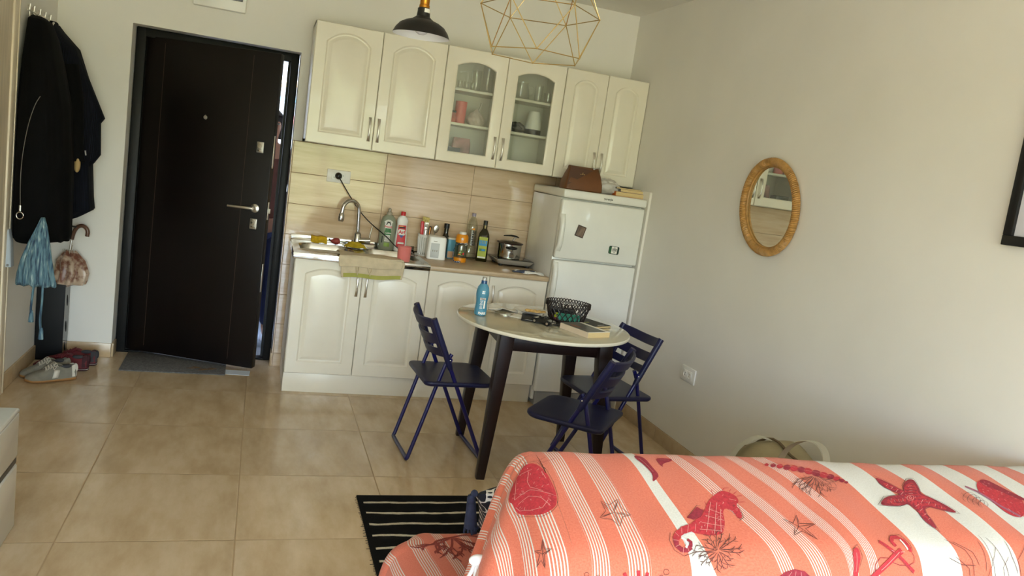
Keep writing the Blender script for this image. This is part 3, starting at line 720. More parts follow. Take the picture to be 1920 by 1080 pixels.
# toddler bottle with orange lid and strap
t = thing('baby_bottle', 'clear toddler bottle with orange lid and base', 'bottle', (-1.138, -.262, CZ))
M['bodyclear'] = glassmat('grey_clear_plastic', (222, 222, 212), .08, .05)
b = MB(); b.lathe([(.040, .022), (.0415, .030), (.0415, .105), (.038, .125), (.034, .130), (.032, .128), (.0385, .10), (.0385, .03), (0, .024)], M['bodyclear'], 28); b.build('bottle_body', t)
b = MB(); b.lathe([(0, 0), (.040, 0), (.0425, .004), (.0425, .026), (.040, .030), (0, .030)], M['orange'], 28); b.build('base_ring', t)
b = MB(); b.lathe([(.036, .126), (.041, .128), (.0415, .150), (.039, .172), (.032, .182), (0, .182)], M['orange'], 28)
st = []
for k in range(10):
    a = pi / 2 + pi * k / 5; q = .0115 if k % 2 == 0 else .0052; st.append((q * cos(a), q * sin(a)))
V, F = wrap([(x - .008, y) for x, y in st], .0422, .154), [tuple(range(10))]
b.add(V, F, M['plastic_white']); b.build('lid', t)
b = MB(); b.lathe([(.024, .178), (.024, .194), (.021, .198), (0, .198)], M['plastic_white'], 22); b.build('spout_cap', t)
b = MB()
M['leaf'] = mat('print_green', (96, 128, 48), .5)
for q, (x, y, w, h, mm_) in enumerate([(-.012, .062, .012, .004, 'lime'), (.004, .068, .010, .004, 'leaf'), (-.004, .078, .012, .003, 'leaf'), (.010, .058, .006, .009, 'lred'), (-.016, .052, .010, .004, 'orange'), (.002, .048, .014, .003, 'leaf')]):
    V = [(x + w * cos(2 * pi * k / 10), y + h * sin(2 * pi * k / 10)) for k in range(10)]; b.add(wrap(V, .0419, 0), [tuple(range(10))], M[mm_])
b.build('printed_fruit', t)
M['bluestrap'] = mat('blue_dotted_strap', (36, 82, 130), .8)
b = MB(); sp_ = chaikin([(.018, -.046, .125), (-.02, -.044, .124), (-.042, -.030, .112), (-.056, -.030, .085), (-.058, -.036, .045), (-.056, -.042, .018), (-.050, -.054, .004), (-.036, -.066, .003), (-.024, -.066, .007), (-.012, -.064, .003)], 3)
b.tube(sp_, .0085, M['bluestrap'], 8, flat=(.25, 1)); b.tube([(.010, -.046, .128), (.022, -.048, .132), (.026, -.048, .122), (.014, -.047, .116)], .0025, M['plastic_white'], 6, closed=True)
for k in range(4, len(sp_), 7): b.ell((sp_[k][0] - .001, sp_[k][1] - .004, sp_[k][2] + .002), (.003, .002, .003), M['plastic_white'], u=8, w=6)
b.build('strap', t)
# clear plastic bottle
t = thing('water_bottle', 'empty clear plastic bottle with lilac cap beside the oil', 'bottle', (-1.030, -.082, CZ))
b = MB(); pr_ = [(0, .002), (.034, 0), (.0375, .006), (.0375, .08)]
for k in range(6): pr_ += [(.0375, .085 + k * .022), (.0350, .091 + k * .022), (.0375, .098 + k * .022)]
pr_ += [(.037, .225), (.030, .255), (.018, .285), (.0125, .292), (.0125, .300)]
b.lathe(pr_, M['clearplastic'], 26); b.build('bottle_body', t)
M['lilac'] = mat('lilac_cap', (150, 140, 158), .4)
b = MB(); b.lathe([(.0145, .296), (.015, .315), (.013, .318), (0, .318)], M['lilac'], 18); b.build('cap', t)
b = MB(); patch(b, .050, .105, .0379, .150, glassmat('label_film', (200, 196, 190), .12, .3)); lab(b, 'AQUA', .024, .0384, .150, M['ink'], x=0) if False else None
for k in range(6): patch(b, .013 - .003 * (k % 2), .007, .0384, .108 + k * .017, M['ink'])
patch(b, .02, .012, .0384, .212, M['orange']); b.build('label', t)
# olive oil bottle
t = thing('oil_bottle', 'dark square olive oil bottle with lime and blue label', 'bottle', (-.948, -.108, CZ), radians(-16))
b = MB(); b.lathe([(0, 0), (.037, 0), (.039, .004), (.039, .165), (.034, .190), (.022, .212), (.0145, .224), (.0135, .262), (.015, .264), (.015, .27)], M['oilglass'], 32, sq=5.0); b.build('bottle_body', t)
b = MB(); b.lathe([(.0155, .248), (.0155, .276), (.013, .279), (0, .279)], M['black'], 18); patch(b, .03, .022, .0152, .236, mat('gold_foil', (150, 130, 70), .4)); b.build('cap', t)
b = MB(); z = -.0396; M['olivelime'] = mat('label_olive_lime', (164, 172, 32), .45); M['cyan'] = mat('label_cyan', (28, 134, 190), .45)
b.box(-.029, .029, z, z + .001, .022, .168, M['olivelime']); b.box(-.027, .027, z - .0006, z, .108, .145, M['cyan']); b.box(-.020, .022, z - .0006, z, .072, .088, M['lgreen']); b.box(-.004, .018, z - .001, z - .0004, .074, .086, M['cyan']); b.box(-.027, .027, z - .0006, z, .024, .034, M['label'])
for k in range(4): b.box(-.018 + k * .011, -.015 + k * .011, z - .001, z - .0004, .124, .143, M['olivelime'])
b.build('label', t)
# hotplate with pot
t = thing('hot_plate', 'portable silver hot plate with black glass top on the worktop', 'hot plate', (-.752, -.165, CZ), radians(-1))
b = MB(); b.loft([[(x, y, z) for x, y in rrect(-.134 - k, .134 + k, -.125 - k, .125 + k, .02)] for z, k in ((.012, -.028), (.016, -.02), (.040, -.002), (.044, 0), (.046, -.003))], M['silver']); b.build('housing', t)
b = MB(); b.box(-.128, .128, -.118, .118, .0455, .0485, M['ceramtop'], .001); b.build('glass_top', t)
for sx in (-1, 1):
    for sy in (-1, 1):
        b = MB(); b.lathe([(0, 0), (.012, 0), (.014, .014), (0, .014)], M['rubber'], 14, o=(sx * .095, sy * .085, 0)); b.build('foot', t)
PZ = CZ + .0485
t = thing('cooking_pot', 'steel cooking pot with dark rim and handles on the hot plate', 'pot', (-.775, -.170, PZ), radians(12))
M['brownrim'] = mat('dark_brown_rim', (52, 34, 28), .35)
b = MB(); b.lathe([(0, .0), (.076, 0), (.080, .004), (.0805, .026), (.081, .028), (.0815, .100), (.078, .1005), (.076, .01), (0, .004)], M['chrome'], 40); b.build('pot_body', t)
b = MB(); b.lathe([(.080, .098), (.089, .100), (.092, .104), (.089, .108), (.082, .110), (.078, .106), (.080, .098)], M['brownrim'], 40, cap=False); b.build('rim', t)
b = MB(); b.lathe([(.080, .108), (.070, .114), (.040, .120), (0, .122)], M['ceramtop'], 36); b.build('lid', t)
b = MB(); b.tube([(.02, .0, .121), (.030, .0, .135), (.044, 0, .147)], [.006, .006, .007], M['steel'], 8); b.tube([(-.055, -.0, .150), (0, 0, .154), (.04, 0, .151), (.062, 0, .144)], [.006, .011, .012, .007], M['black'], 10, flat=(.55, 1)); b.build('lid_handle', t)
for a in (-1.9, 1.24):
    b = MB(); p_ = [(.080 * cos(a + q * .42) + (.030 * (1 - abs(q) ** 3)) * cos(a), .080 * sin(a + q * .42) + (.030 * (1 - abs(q) ** 3)) * sin(a), .076) for q in np.linspace(-1, 1, 13)]
    b.tube(p_, .0085, M['black'], 10); b.build('side_handle', t)
# oven cloth
M['potholder'] = mat('blue_white_cloth', (150, 152, 162), .95, noise=.95, nscale=16)
pm = M['potholder']; tt = NT(pm); rp = [n for n in tt.n if n.type == 'VALTORGB'][0]; rp.color_ramp.elements[0].color = lin((70, 78, 100)); rp.color_ramp.elements[1].color = lin((226, 224, 218)); rp.color_ramp.elements[0].position = .45; rp.color_ramp.elements[1].position = .52
b = MB()
b.grid(lambda u, v: ((u - .5) * .21, (v - .5) * .085 * (1 - .5 * abs(u - .5)), .004 + .012 * (1 - (2 * u - 1) ** 4) * (1 - (2 * v - 1) ** 4) + .004 * sin(u * 12) * sin(v * 9 + 1)), 30, 14, pm)
o = tag(b.build('pot_holder', loc=(-.735, -.505, CZ), rotz=radians(-4), recalc=False), 'blue and white pot holder lying on the worktop edge', 'pot holder'); o.modifiers.new('s', 'SOLIDIFY').thickness = .003

# ------------------------------------------------------------------ on top of the fridge
FZ = 1.431
M['leather'] = mat('brown_leather', (104, 62, 28), .45, noise=.12, nscale=12, bump=.15, bscale=220); M['leather2'] = mat('brown_leather_dark', (78, 45, 22), .5, noise=.1)
t = thing('handbag', 'brown leather handbag with flap standing on the fridge', 'handbag', (-.462, -.505, FZ + .001), radians(2))
rg = []
for z, hw0, hw1, d in ((0, -.128, .132, .058), (.004, -.131, .135, .062), (.05, -.126, .131, .058), (.10, -.114, .122, .044), (.135, -.104, .110, .028), (.150, -.104, .106, .016), (.154, -.102, .104, .008)):
    rg.append([(x, y, z + (.006 * (1 - (x / .12) ** 2) * -1 if z > .12 else 0)) for x, y in rrect(hw0, hw1, -d, d, min(.02, d * .6))])
b = MB(); b.loft(rg, M['leather']); b.build('bag_body', t)
b = MB(); b.add([(-.122, -.0600, .030), (-.102, -.030, .148), (.055, -.034, .136), (-.118, -.0625, .028), (-.098, -.0325, .149), (.058, -.0365, .137)], [(0, 1, 2), (3, 5, 4), (0, 3, 4, 1), (1, 4, 5, 2), (2, 5, 3, 0)], M['leather2']); b.build('flap', t)
b = MB(); b.tube([(-.104, -.004, .150), (-.03, -.004, .146), (.04, -.004, .143), (.104, -.004, .150)], .0035, M['leather2'], 6); b.build('zip_edge', t)
b = MB(); b.tube([(.070, -.02, .150), (.095, -.02, .158), (.106, -.016, .156)], .004, M['chrome'], 8); b.ell((.066, -.022, .147), (.006, .004, .006), M['chrome']); b.tube([(.106, -.012, .162), (.106, -.012, .148)], .003, M['chrome'], 6); b.build('buckle', t)
b = MB(); 
for dx_ in (-.012, 0, .012): b.box(-.018 + dx_ - .004, -.018 + dx_ + .004, -.045, -.0405, .102, .1045, M['gold'])
b.box(-.019, -.016, -.044, -.040, .106, .115, M['gold']); b.build('emblem', t)
M['bagfilm'] = mat('frosted_film', (196, 190, 182), .35, noise=.06, nscale=20)
b = MB(); bm_ = bmesh.new(); bmesh.ops.create_icosphere(bm_, subdivisions=4, radius=1)
for v in bm_.verts:
    c = v.co.copy(); w_ = 1 + .10 * sin(9 * c.x + 4 * c.y) * cos(6 * c.z + 3 * c.x) + .06 * sin(15 * c.y + 7 * c.z)
    v.co = Vector((c.x * .088 * w_, c.y * .075 * w_, max(-.046, c.z * .052 * w_) + (.012 * c.x * -1 if c.z > 0 else 0)))
b.bm(bm_, M['bagfilm']); tag(b.build('plastic_bag', loc=(-.238, -.43, FZ + .047)), 'crumpled translucent plastic bag between handbag and books', 'plastic bag')
M['pages'] = mat('book_pages', (216, 190, 138), .8, noise=.12, nscale=120, stretch=(1, 1, 30)); M['orangecover'] = mat('orange_cover', (206, 104, 24), .4); M['redcover'] = mat('dark_red_cover', (122, 34, 26), .4); M['greycover'] = mat('grey_cover', (130, 128, 126), .4)
def book(name, label, loc, rot, w, d, h, cover, cover2=None, group=None):
    t = thing(name, label, 'book', loc, rot, group)
    b = MB(); b.box(-w / 2 + .002, w / 2 - .002, -d / 2 + .001, d / 2 - .002, .0015, h - .0015, M['pages']); b.build('pages', t)
    b = MB(); b.box(-w / 2, w / 2, -d / 2, d / 2, 0, .0015, cover); b.box(-w / 2, w / 2, -d / 2, d / 2, h - .0015, h, cover2 or cover); b.box(-w / 2, -w / 2 + .0018, -d / 2, d / 2, 0, h, cover); b.build('cover', t)
    return t
M['cream'] = mat('cream_cover', (206, 178, 128), .5)
book('book', 'thick paperback with orange spine at the bottom of the fridge stack', (-.112, -.465, FZ), radians(-3), .20, .13, .030, M['orangecover'], M['redcover'])
book('book', 'cream paged paperback second in the fridge stack', (-.100, -.462, FZ + .030), radians(2), .175, .125, .018, M['greycover'], M['cream'])
book('book', 'thin dark book topmost of the fridge stack', (-.118, -.455, FZ + .048), radians(-2), .185, .125, .009, M['ink'], M['ink'])
# ------------------------------------------------------------------ things inside the glass cabinet
S0, S1, S2 = ZB + .0165, ZB + .2535, ZB + .4705
GLS = M['glass']
def tumbler(name, label, x, y, z, r, h, group=None, m=None, foot=.004):
    b = MB(); b.lathe([(0, 0), (r * .86, 0), (r * .9, .003), (r, h), (r - .0018, h), (r * .82, foot + .003), (0, foot)], m or GLS, 22)
    return tag(b.build(name, loc=(x, y, z)), label, 'glass', group)
for k, x in enumerate((-1.318, -1.275, -1.230, -1.187)):
    tumbler('shot_glass', 'small clear shot glass, %s of the four on the top left cabinet shelf' % ('leftmost', 'second from left', 'third from left', 'rightmost')[k], x, -.215 + .004 * k, S2, .0165, .052, 'shot glasses in the glass cabinet', foot=.010)
b = MB(); b.lathe([(0, 0), (.03, 0), (.032, .004), (.034, .13), (.031, .14), (.029, .14), (.031, .128), (.029, .008), (0, .006)], GLS, 24)
tag(b.build('tall_glass', loc=(-1.150, -.13, S2)), 'tall plain clear glass behind the shot glasses', 'glass')
b = MB(); pr_ = [(0, 0), (.036, 0), (.04, .006)]
for k in range(7): pr_ += [(.040, .012 + k * .022), (.0365, .022 + k * .022)]
b.lathe(pr_ + [(.034, .172), (.040, .185), (.038, .185), (.030, .17), (.034, .02), (0, .01)], GLS, 26); tag(b.build('carafe', loc=(-1.085, -.17, S2)), 'ribbed clear glass carafe at right of the top left shelf', 'carafe')
M['salmon'] = mat('salmon_pink_plastic', (222, 104, 96), .4)
b = MB(); b.lathe([(0, 0), (.032, 0), (.034, .003), (.038, .140), (.035, .140), (.031, .006), (0, .005)], M['salmon'], 30); tag(b.build('pink_tumbler', loc=(-1.245, -.20, S1)), 'tall salmon pink tumbler on the middle left cabinet shelf', 'tumbler')
t = thing('tea_box', 'small dark red tea box beside the pink tumbler', 'box', (-1.318, -.215, S1), .3)
b = MB(); b.box(-.032, .032, -.025, .025, 0, .066, mat('rose_box', (186, 96, 90), .5, noise=.35, nscale=30)); b.build('box_body', t)
b = MB(); b.box(-.033, .033, -.026, .026, .062, .074, M['ink']); b.build('box_lid', t)
b = MB(); b.box(-.010, .010, -.003, .003, 0, .135, M['plastic_white'], .002); tag(b.build('white_card', loc=(-1.352, -.25, S1)), 'upright narrow white card at the left cabinet edge', 'card')
b = MB(); bm_ = bmesh.new(); bmesh.ops.create_icosphere(bm_, subdivisions=4, radius=1)
for v in bm_.verts:
    c = v.co.copy(); w_ = 1 + .12 * sin(8 * c.x + 5 * c.z) * cos(7 * c.y); tt_ = max(0, c.z)
    v.co = Vector((c.x * .060 * w_ * (1 - .6 * tt_), c.y * .05 * w_ * (1 - .6 * tt_), max(-.045, c.z * .062)))
b.bm(bm_, mat('pinkish_film', (206, 192, 186), .3, noise=.15, nscale=30)); b.tube([(.01, 0, .05), (.018, 0, .075), (.024, .0, .105)], [.006, .004, .007], M['bagfilm'], 7)
tag(b.build('snack_bag', loc=(-1.135, -.19, S1 + .046)), 'tied clear bag of food on the middle left cabinet shelf', 'bag')
b = MB(); b.box(-.055, .055, -.04, .04, 0, .080, mat('charcoal_box', (66, 66, 66), .5), .004); tag(b.build('dark_box', loc=(-1.285, -.22, S0)), 'charcoal grey box on the bottom left cabinet shelf', 'box')
M['redpack'] = mat('red_clear_packet', (170, 120, 116), .3, noise=.5, nscale=18)
b = MB(); b.loft([[(x, y + .03 * z, z) for x, y in rrect(-.062 + k, .062 - k, -.02 + k * .5, .02 - k * .5, .008)] for z, k in ((0, .002), (.06, 0), (.12, .002), (.15, .008))], M['redpack']); tag(b.build('food_packet', loc=(-1.195, -.12, S0)), 'red and clear food packet standing behind the charcoal box', 'packet')
for k in range(4):
    b = MB(); b.lathe([(0, .002), (.055, 0), (.060, .002), (.092, .012), (.094, .014), (.090, .014), (.058, .005), (0, .005)], mat('grey_plate', (190, 190, 188), .3), 30)
    tag(b.build('plate', loc=(-1.105, -.18, S0 + .0065 * k)), 'grey plate, %s of the stack at the bottom of the glass cabinet' % ('lowest', 'second', 'third', 'topmost')[k], 'plate', 'plates stacked in the glass cabinet')
# right half
b = MB(); b.lathe([(0, 0), (.032, .001), (.03, .004), (.006, .008), (.004, .07), (.012, .085), (.034, .11), (.038, .14), (.034, .175), (.032, .175), (.036, .14), (.031, .112), (.005, .088), (0, .087)], GLS, 26); tag(b.build('wine_glass', loc=(-.952, -.20, S2)), 'clear stemmed wine glass on the top right cabinet shelf', 'wine glass')
t = thing('glass_jug', 'clear round glass jug on the top right cabinet shelf', 'jug', (-.845, -.17, S2))
b = MB(); b.lathe([(0, 0), (.05, 0), (.058, .01), (.052, .06), (.040, .10), (.043, .115), (.040, .115), (.037, .10), (.049, .06), (.054, .012), (0, .006)], GLS, 28); b.build('jug_body', t)
b = MB(); b.tube(chaikin([(.042, 0, .10), (.085, 0, .10), (.085, 0, .045), (.053, 0, .035)], 2), .005, GLS, 8); b.build('jug_handle', t)
tumbler('drinking_glass', 'tall clear drinking glass near the right of the top cabinet shelf', -.735, -.20, S2, .028, .110)
tumbler('drinking_glass', 'short clear glass at the right end of the top cabinet shelf', -.672, -.22, S2, .030, .065)
b = MB(); b.lathe([(0, 0), (.027, 0), (.028, .003), (.032, .095), (.0295, .095), (.026, .006), (0, .005)], mat('pale_mint_cup', (206, 216, 196), .4), 26); tag(b.build('mint_cup', loc=(-.945, -.21, S1)), 'pale mint cup on the middle right cabinet shelf', 'cup')
b = MB(); bm_ = bmesh.new(); bmesh.ops.create_icosphere(bm_, subdivisions=4, radius=1)
for v in bm_.verts:
    c = v.co.copy(); w_ = 1 + .14 * sin(9 * c.x + 6 * c.z) * cos(8 * c.y + 2 * c.z); v.co = Vector((c.x * .062 * w_, c.y * .05 * w_, max(-.028, c.z * .038 * w_)))
b.bm(bm_, mat('dark_translucent_bag', (70, 68, 66), .25, noise=.3, nscale=30)); tag(b.build('dark_bag', loc=(-.858, -.20, S1 + .029)), 'crumpled dark plastic bag on the middle right cabinet shelf', 'bag')
t = thing('coffee_grinder', 'white electric grinder with black base on the middle right cabinet shelf', 'grinder', (-.742, -.20, S1))
b = MB(); b.lathe([(0, 0), (.056, 0), (.058, .004), (.056, .034), (0, .034)], M['black'], 28); b.build('base', t)
b = MB(); b.lathe([(.055, .034), (.053, .05), (.040, .142), (.034, .152), (0, .153)], M['plastic_white'], 28); b.build('housing', t)
t = thing('serving_tray', 'grey tray with dark cutlery at the bottom of the right glass door', 'tray', (-.80, -.20, S0))
b = MB(); b.loft([[(x, y, z) for x, y in rrect(-.11 - k, .11 + k, -.08 - k, .08 + k, .03)] for z, k in ((0, 0), (.004, .003), (.018, .012), (.018, .009), (.006, 0), (.004, -.006))], mat('grey_tray', (150, 148, 144), .4)); b.build('tray_body', t)
for k in range(5):
    b = MB(); a = -.5 + .3 * k; b.tube([(-.05 + .02 * k, -.02 + .012 * k, .014), (.0 + .02 * k, .0 + .01 * k, .024), (.05 + .01 * k, .02 - .01 * k, .018)], [.006, .008, .005], M['ink'], 7); tag(b.build('dark_utensil', loc=(-.80, -.20, S0)), 'dark utensil heaped on the grey cabinet tray', 'utensil', 'dark utensils on the cabinet tray')

# ------------------------------------------------------------------ dining table
TX, TY, TZ, TRAD = -.970, -1.516, .750, .4535
M['tabletop'] = mat('beige_gloss_tabletop', (188, 179, 154), .06, noise=.02, coat=.4); M['tableedge'] = mat('cream_table_edge', (226, 218, 196), .3)
t = thing('dining_table', 'round dining table with glossy beige top and dark wooden legs', 'table', (TX, TY, 0), radians(-4))
b = MB(); b.lathe([(0, -.020), (TRAD - .012, -.020), (TRAD - .003, -.017), (TRAD, -.010), (TRAD - .001, -.004), (TRAD - .004, -.0012)], M['tableedge'], 96, o=(0, 0, TZ)); b.build('table_edge', t)
b = MB(); b.lathe([(TRAD - .004, -.0012), (TRAD - .008, 0), (0, 0)], M['tabletop'], 96, o=(0, 0, TZ)); b.build('tabletop', t)
b = MB()
for s in (-1, 1):
    b.box(-.26, .26, s * .245 - .011, s * .245 + .011, .640, .729, M['wenge'], .003); b.box(s * .245 - .011, s * .245 + .011, -.26, .26, .640, .729, M['wenge'], .003)
b.build('apron', t)
for sx in (-1, 1):
    for sy in (-1, 1):
        R_ = []
        for z, o_, w in ((0, .298, .021), (.02, .297, .022), (.64, .258, .036), (.729, .254, .036)):
            cx, cy = sx * o_ - .006 * 0, sy * o_; R_.append([(cx + x, cy + y, z) for x, y in rrect(-w, w, -w, w, .006, 2)])
        l = MB(); l.loft(R_, M['wenge']); l.build('leg', t)
T0 = TZ + .0006
# blue bottle
M['bottleblue'] = mat('blue_drink_bottle', (80, 142, 168), .18, noise=.10, nscale=14, coat=.3); M['deepblue'] = mat('deep_blue_neck', (30, 78, 130), .25)
t = thing('drink_bottle', 'blue plastic drink bottle with white lettering on the table', 'bottle', (-1.308, -1.480, T0))
b = MB(); b.lathe([(0, .003), (.026, 0), (.0315, .005), (.0320, .030), (.0290, .058), (.0295, .072), (.0335, .105), (.0335, .118), (.0290, .145), (.0190, .160), (.0145, .166)], M['bottleblue'], 32); b.build('bottle_body', t)
b = MB(); b.lathe([(.0155, .162), (.0160, .165), (.0150, .168), (.0145, .180), (.0, .180)], M['deepblue'], 22); b.build('neck_ring', t)
b = MB(); b.lathe([(.0125, .178), (.0125, .194), (.0110, .197), (0, .197)], glassmat('frosted_cap', (225, 225, 222), .3, .4), 20); b.build('cap', t)
b = MB(); A0 = -pi / 2 - .10
lab(b, 'PARK', .0165, .0323, .0145, M['paper'], A0, .004, .0008)
patch(b, .030, .0105, .0325, .089, M['paper'], A0, cx=0); lab(b, 'BEWATER', .007, .0331, .089, M['ink'], A0, .0, .0003) if False else None
for k in range(6): patch(b, .0028, .0075, .0331, .089, M['ink'], A0 + (-.36 + .14 * k), 3)
patch(b, .0085, .040, .0322, .060, M['paper'], A0 + .32, 5)
for k in range(7): patch(b, .016 - .003 * (k % 3), .0022, .0318, .040 + k * .0062, M['paper'], A0 - .20, 6)
for k in range(4): patch(b, .005 + .002 * (k % 2), .006, .0338, .118 + .010 * (k // 2), M['paper'], A0 + (-.15 if k % 2 else .10), 4)
b.build('label', t)
# napkins, plate, snack
b = MB(); b.grid(lambda u, v: ((u - .5) * .16, (v - .5) * .12, .002 + .012 * (1 - v) * max(0, 1 - 2.4 * abs(u - .45)) + .004 * sin(u * 6) * v + .018 * max(0, v - .4) * max(0, 1 - 3 * abs(u - .2))), 24, 16, M['paper'])
o = tag(b.build('napkin', loc=(-1.120, -1.262, T0), rotz=radians(-12), recalc=False), 'creased white paper napkin beside the blue bottle', 'napkin'); o.modifiers.new('s', 'SOLIDIFY').thickness = .0008
b = MB(); b.grid(lambda u, v: ((u - .5) * .13, (v - .5) * .10, .0012 + .003 * sin(u * 3) * v), 14, 10, M['paper']); o = tag(b.build('napkin', loc=(-1.065, -1.455, T0), rotz=radians(-38), recalc=False), 'white paper napkin corner sticking out under the white plate', 'napkin'); o.modifiers.new('s', 'SOLIDIFY').thickness = .0008
t = thing('magazine', 'black magazine lying under the wicker basket and toy car', 'magazine', (-.945, -1.500, T0 + .003), radians(-20))
b = MB(); b.box(-.135, .135, -.095, .095, 0, .004, M['ink'], .001); b.build('cover', t)
b = MB(); b.box(-.133, .133, -.094, .093, .0005, .0035, M['pages']); b.box(-.115, -.075, -.085, -.082, .004, .0044, M['paper']); b.build('pages', t)
t = thing('plate', 'white plate with a biscuit on the dining table', 'plate', (-.985, -1.338, T0 + .0085), 0)
M['porcelain'] = mat('white_porcelain', (246, 244, 238), .25, coat=.2)
b = MB(); b.lathe([(0, .002), (.052, 0), (.056, .002), (.088, .013), (.0905, .0145), (.086, .0155), (.055, .006), (0, .005)], M['porcelain'], 44); b.build('plate_body', t)
M['biscuit'] = mat('baked_biscuit', (206, 166, 98), .8, noise=.25, nscale=70, bump=.4)
b = MB()
for k in range(9): b.ell((-.030 + k * .0105, .004 * sin(k * 2.1) - k * .0035, .013 + .002 * sin(k * 3.3)), (.012 + .003 * sin(k * 1.7), .013, .008), M['biscuit'], u=12, w=8)
tag(b.build('biscuit', loc=(-.980, -1.352, T0 + .0085)), 'crumbly golden biscuit piece lying on the white plate', 'biscuit')
# wicker basket
M['wicker'] = mat('black_brown_wicker', (34, 24, 22), .4, noise=.2)
t = thing('wicker_basket', 'dark open-weave basket holding packets on the table', 'basket', (-.835, -1.490, T0 + .0075), radians(-17))
b = MB(); NA = 72
def brim(a, k, top=0):
    rx, ry = .092 + k * .027, .072 + k * .024; return (rx * cos(a), ry * sin(a), k * .098)
for s in (-1, 1):
    for j in range(22):
        a0 = 2 * pi * j / 22
        b.tube([(lambda p: (p[0], p[1], p[2] + .002))(brim(a0 + s * .62 * q, q)) for q in np.linspace(0, .86, 7)], .0026, M['wicker'], 6)
b.build('weave', t)
b = MB()
for k_, r_ in ((0.02, .0036), (.07, .003)): b.tube([(lambda p: (p[0], p[1], p[2] + .002))(brim(2 * pi * i / NA, k_)) for i in range(NA)], r_, M['wicker'], 6, closed=True)
b.loft([[brim(2 * pi * i / 40, 0, 0)[:2] + (.002,) for i in range(40)], [(brim(2 * pi * i / 40, 0)[0] * .1, brim(2 * pi * i / 40, 0)[1] * .1, .003) for i in range(40)]], M['wicker']); b.build('base', t)
b = MB()
for ph in (0, pi / 22): b.tube([(lambda a, p: (p[0], p[1], p[2] - .014 + .024 * abs(sin(a * 11 + ph * 11))))(2 * pi * i / 176, brim(2 * pi * i / 176, .95)) for i in range(176)], .0028, M['wicker'], 6, closed=True)
b.build('scalloped_rim', t)
M['teal'] = mat('teal_packet', (44, 132, 112), .4, noise=.15); M['crimson'] = mat('crimson_packet', (96, 26, 38), .4, noise=.2); M['darkcloth'] = mat('dark_grey_pouch', (52, 50, 50), .6, noise=.2)
def packet(name, label, loc, rot, w, d, h, m):
    b = MB(); b.loft([[(x, y, z) for x, y in rrect(-w / 2 + k, w / 2 - k, -d / 2 + k, d / 2 - k, .008)] for z, k in ((0, .006), (h * .4, 0), (h * .8, .003), (h, .012))], m); o = b.build(name, loc=loc); o.rotation_euler = rot; return tag(o, label, 'packet')
packet('teal_packet', 'teal packet leaning inside the dark basket', (-.838, -1.527, T0 + .024), (.9, 0, radians(-17)), .12, .055, .016, M['teal'])
packet('crimson_packet', 'dark red packet at the bottom of the basket', (-.838, -1.490, T0 + .012), (0, .05, radians(-10)), .15, .10, .014, M['crimson'])
packet('dark_pouch', 'dark grey pouch propped at the back of the basket', (-.850, -1.448, T0 + .034), (-1.0, 0, radians(-17)), .14, .07, .024, M['darkcloth'])
packet('lime_packet', 'small yellow packet at the left inside the basket', (-.888, -1.500, T0 + .034), (.7, .1, radians(-10)), .045, .035, .008, M['olivelime'])
tumbler('drinking_glass', 'clear drinking glass standing behind the dark basket', -.775, -1.300, T0, .030, .100)
# paperback + flat black book
t = thing('book', 'cream paged paperback with dark cover at the table front', 'book', (-.823, -1.722, T0), radians(20))
b = MB(); b.box(-.074, .074, -.103, .103, .001, .0265, M['pages']); b.build('pages', t)
M['darkcover'] = mat('dark_mottled_cover', (70, 68, 62), .35, noise=.5, nscale=22)
b = MB(); b.box(-.075, .075, -.104, .104, 0, .001, M['cream']); b.box(-.075, .075, -.104, .104, .0265, .028, M['paper']); b.box(-.076, -.074, -.104, .104, 0, .028, mat('cream_spine', (216, 196, 168), .6)); b.box(-.073, .050, -.098, .100, .028, .0283, M['darkcover']); b.ell((-.040, .030, .0281), (.016, .040, .0006), mat('orange_cover_art', (150, 84, 52), .4, noise=.3), u=16); b.build('cover', t)
t = thing('book', 'flat black book with yellow lettering right of the basket', 'book', (-.712, -1.470, T0), radians(24))
b = MB(); b.box(-.074, .074, -.115, .115, .001, .009, M['pages']); b.build('pages', t)
b = MB(); b.box(-.075, .075, -.116, .116, 0, .001, M['ink']); b.box(-.075, .075, -.116, .116, .009, .0105, M['ink']); b.box(-.076, -.0735, -.116, .116, 0, .0105, M['ink'])
for k in range(4): b.box(-.05 + k * .013, -.041 + k * .013, -.03, -.018, .0105, .0108, M['olivelime'])
for k in range(5): b.box(-.01 + k * .011, -.003 + k * .011, -.100, -.094, .0105, .0108, M['paper'])
b.build('cover', t)
# toy car
t = thing('toy_car', 'small black toy pickup car in front of the basket', 'toy car', (-1.000, -1.590, T0 + .0005), radians(-52))
M['carblack'] = mat('car_black_paint', (14, 14, 15), .15, coat=.6)
b = MB(); b.prism(chaikin([(-.060, .010), (.060, .009), (.063, .018), (.060, .024), (.030, .028), (.014, .041), (-.012, .042), (-.020, .029), (-.058, .028), (-.062, .016)], 1, True), -.023, .023, M['carblack']); b.build('car_body', t)
for sx in (-.038, .038):
    for sy in (-1, 1):
        b = MB(); b.lathe([(0, -.005), (.0105, -.005), (.012, -.003), (.012, .003), (.0105, .005), (0, .005)], M['rubber'], 18, M=TR(sx, sy * .0215, .012) @ RX(pi / 2)); b.lathe([(0, 0), (.006, 0), (.0065, .001), (0, .0014)], M['steel'], 14, M=TR(sx, sy * .0265, .012) @ RX(sy * -pi / 2)); b.build('wheel', t)
b = MB()
for y in (-.016, -.006, .005, .016): b.box(.061, .0645, y - .0035, y + .0035, .014, .020, M['chrome'], .001)
b.build('headlights', t)
b = MB(); b.box(-.010, .012, -.0235, .0235, .030, .039, M['ceramtop'], .002); b.build('windows', t)

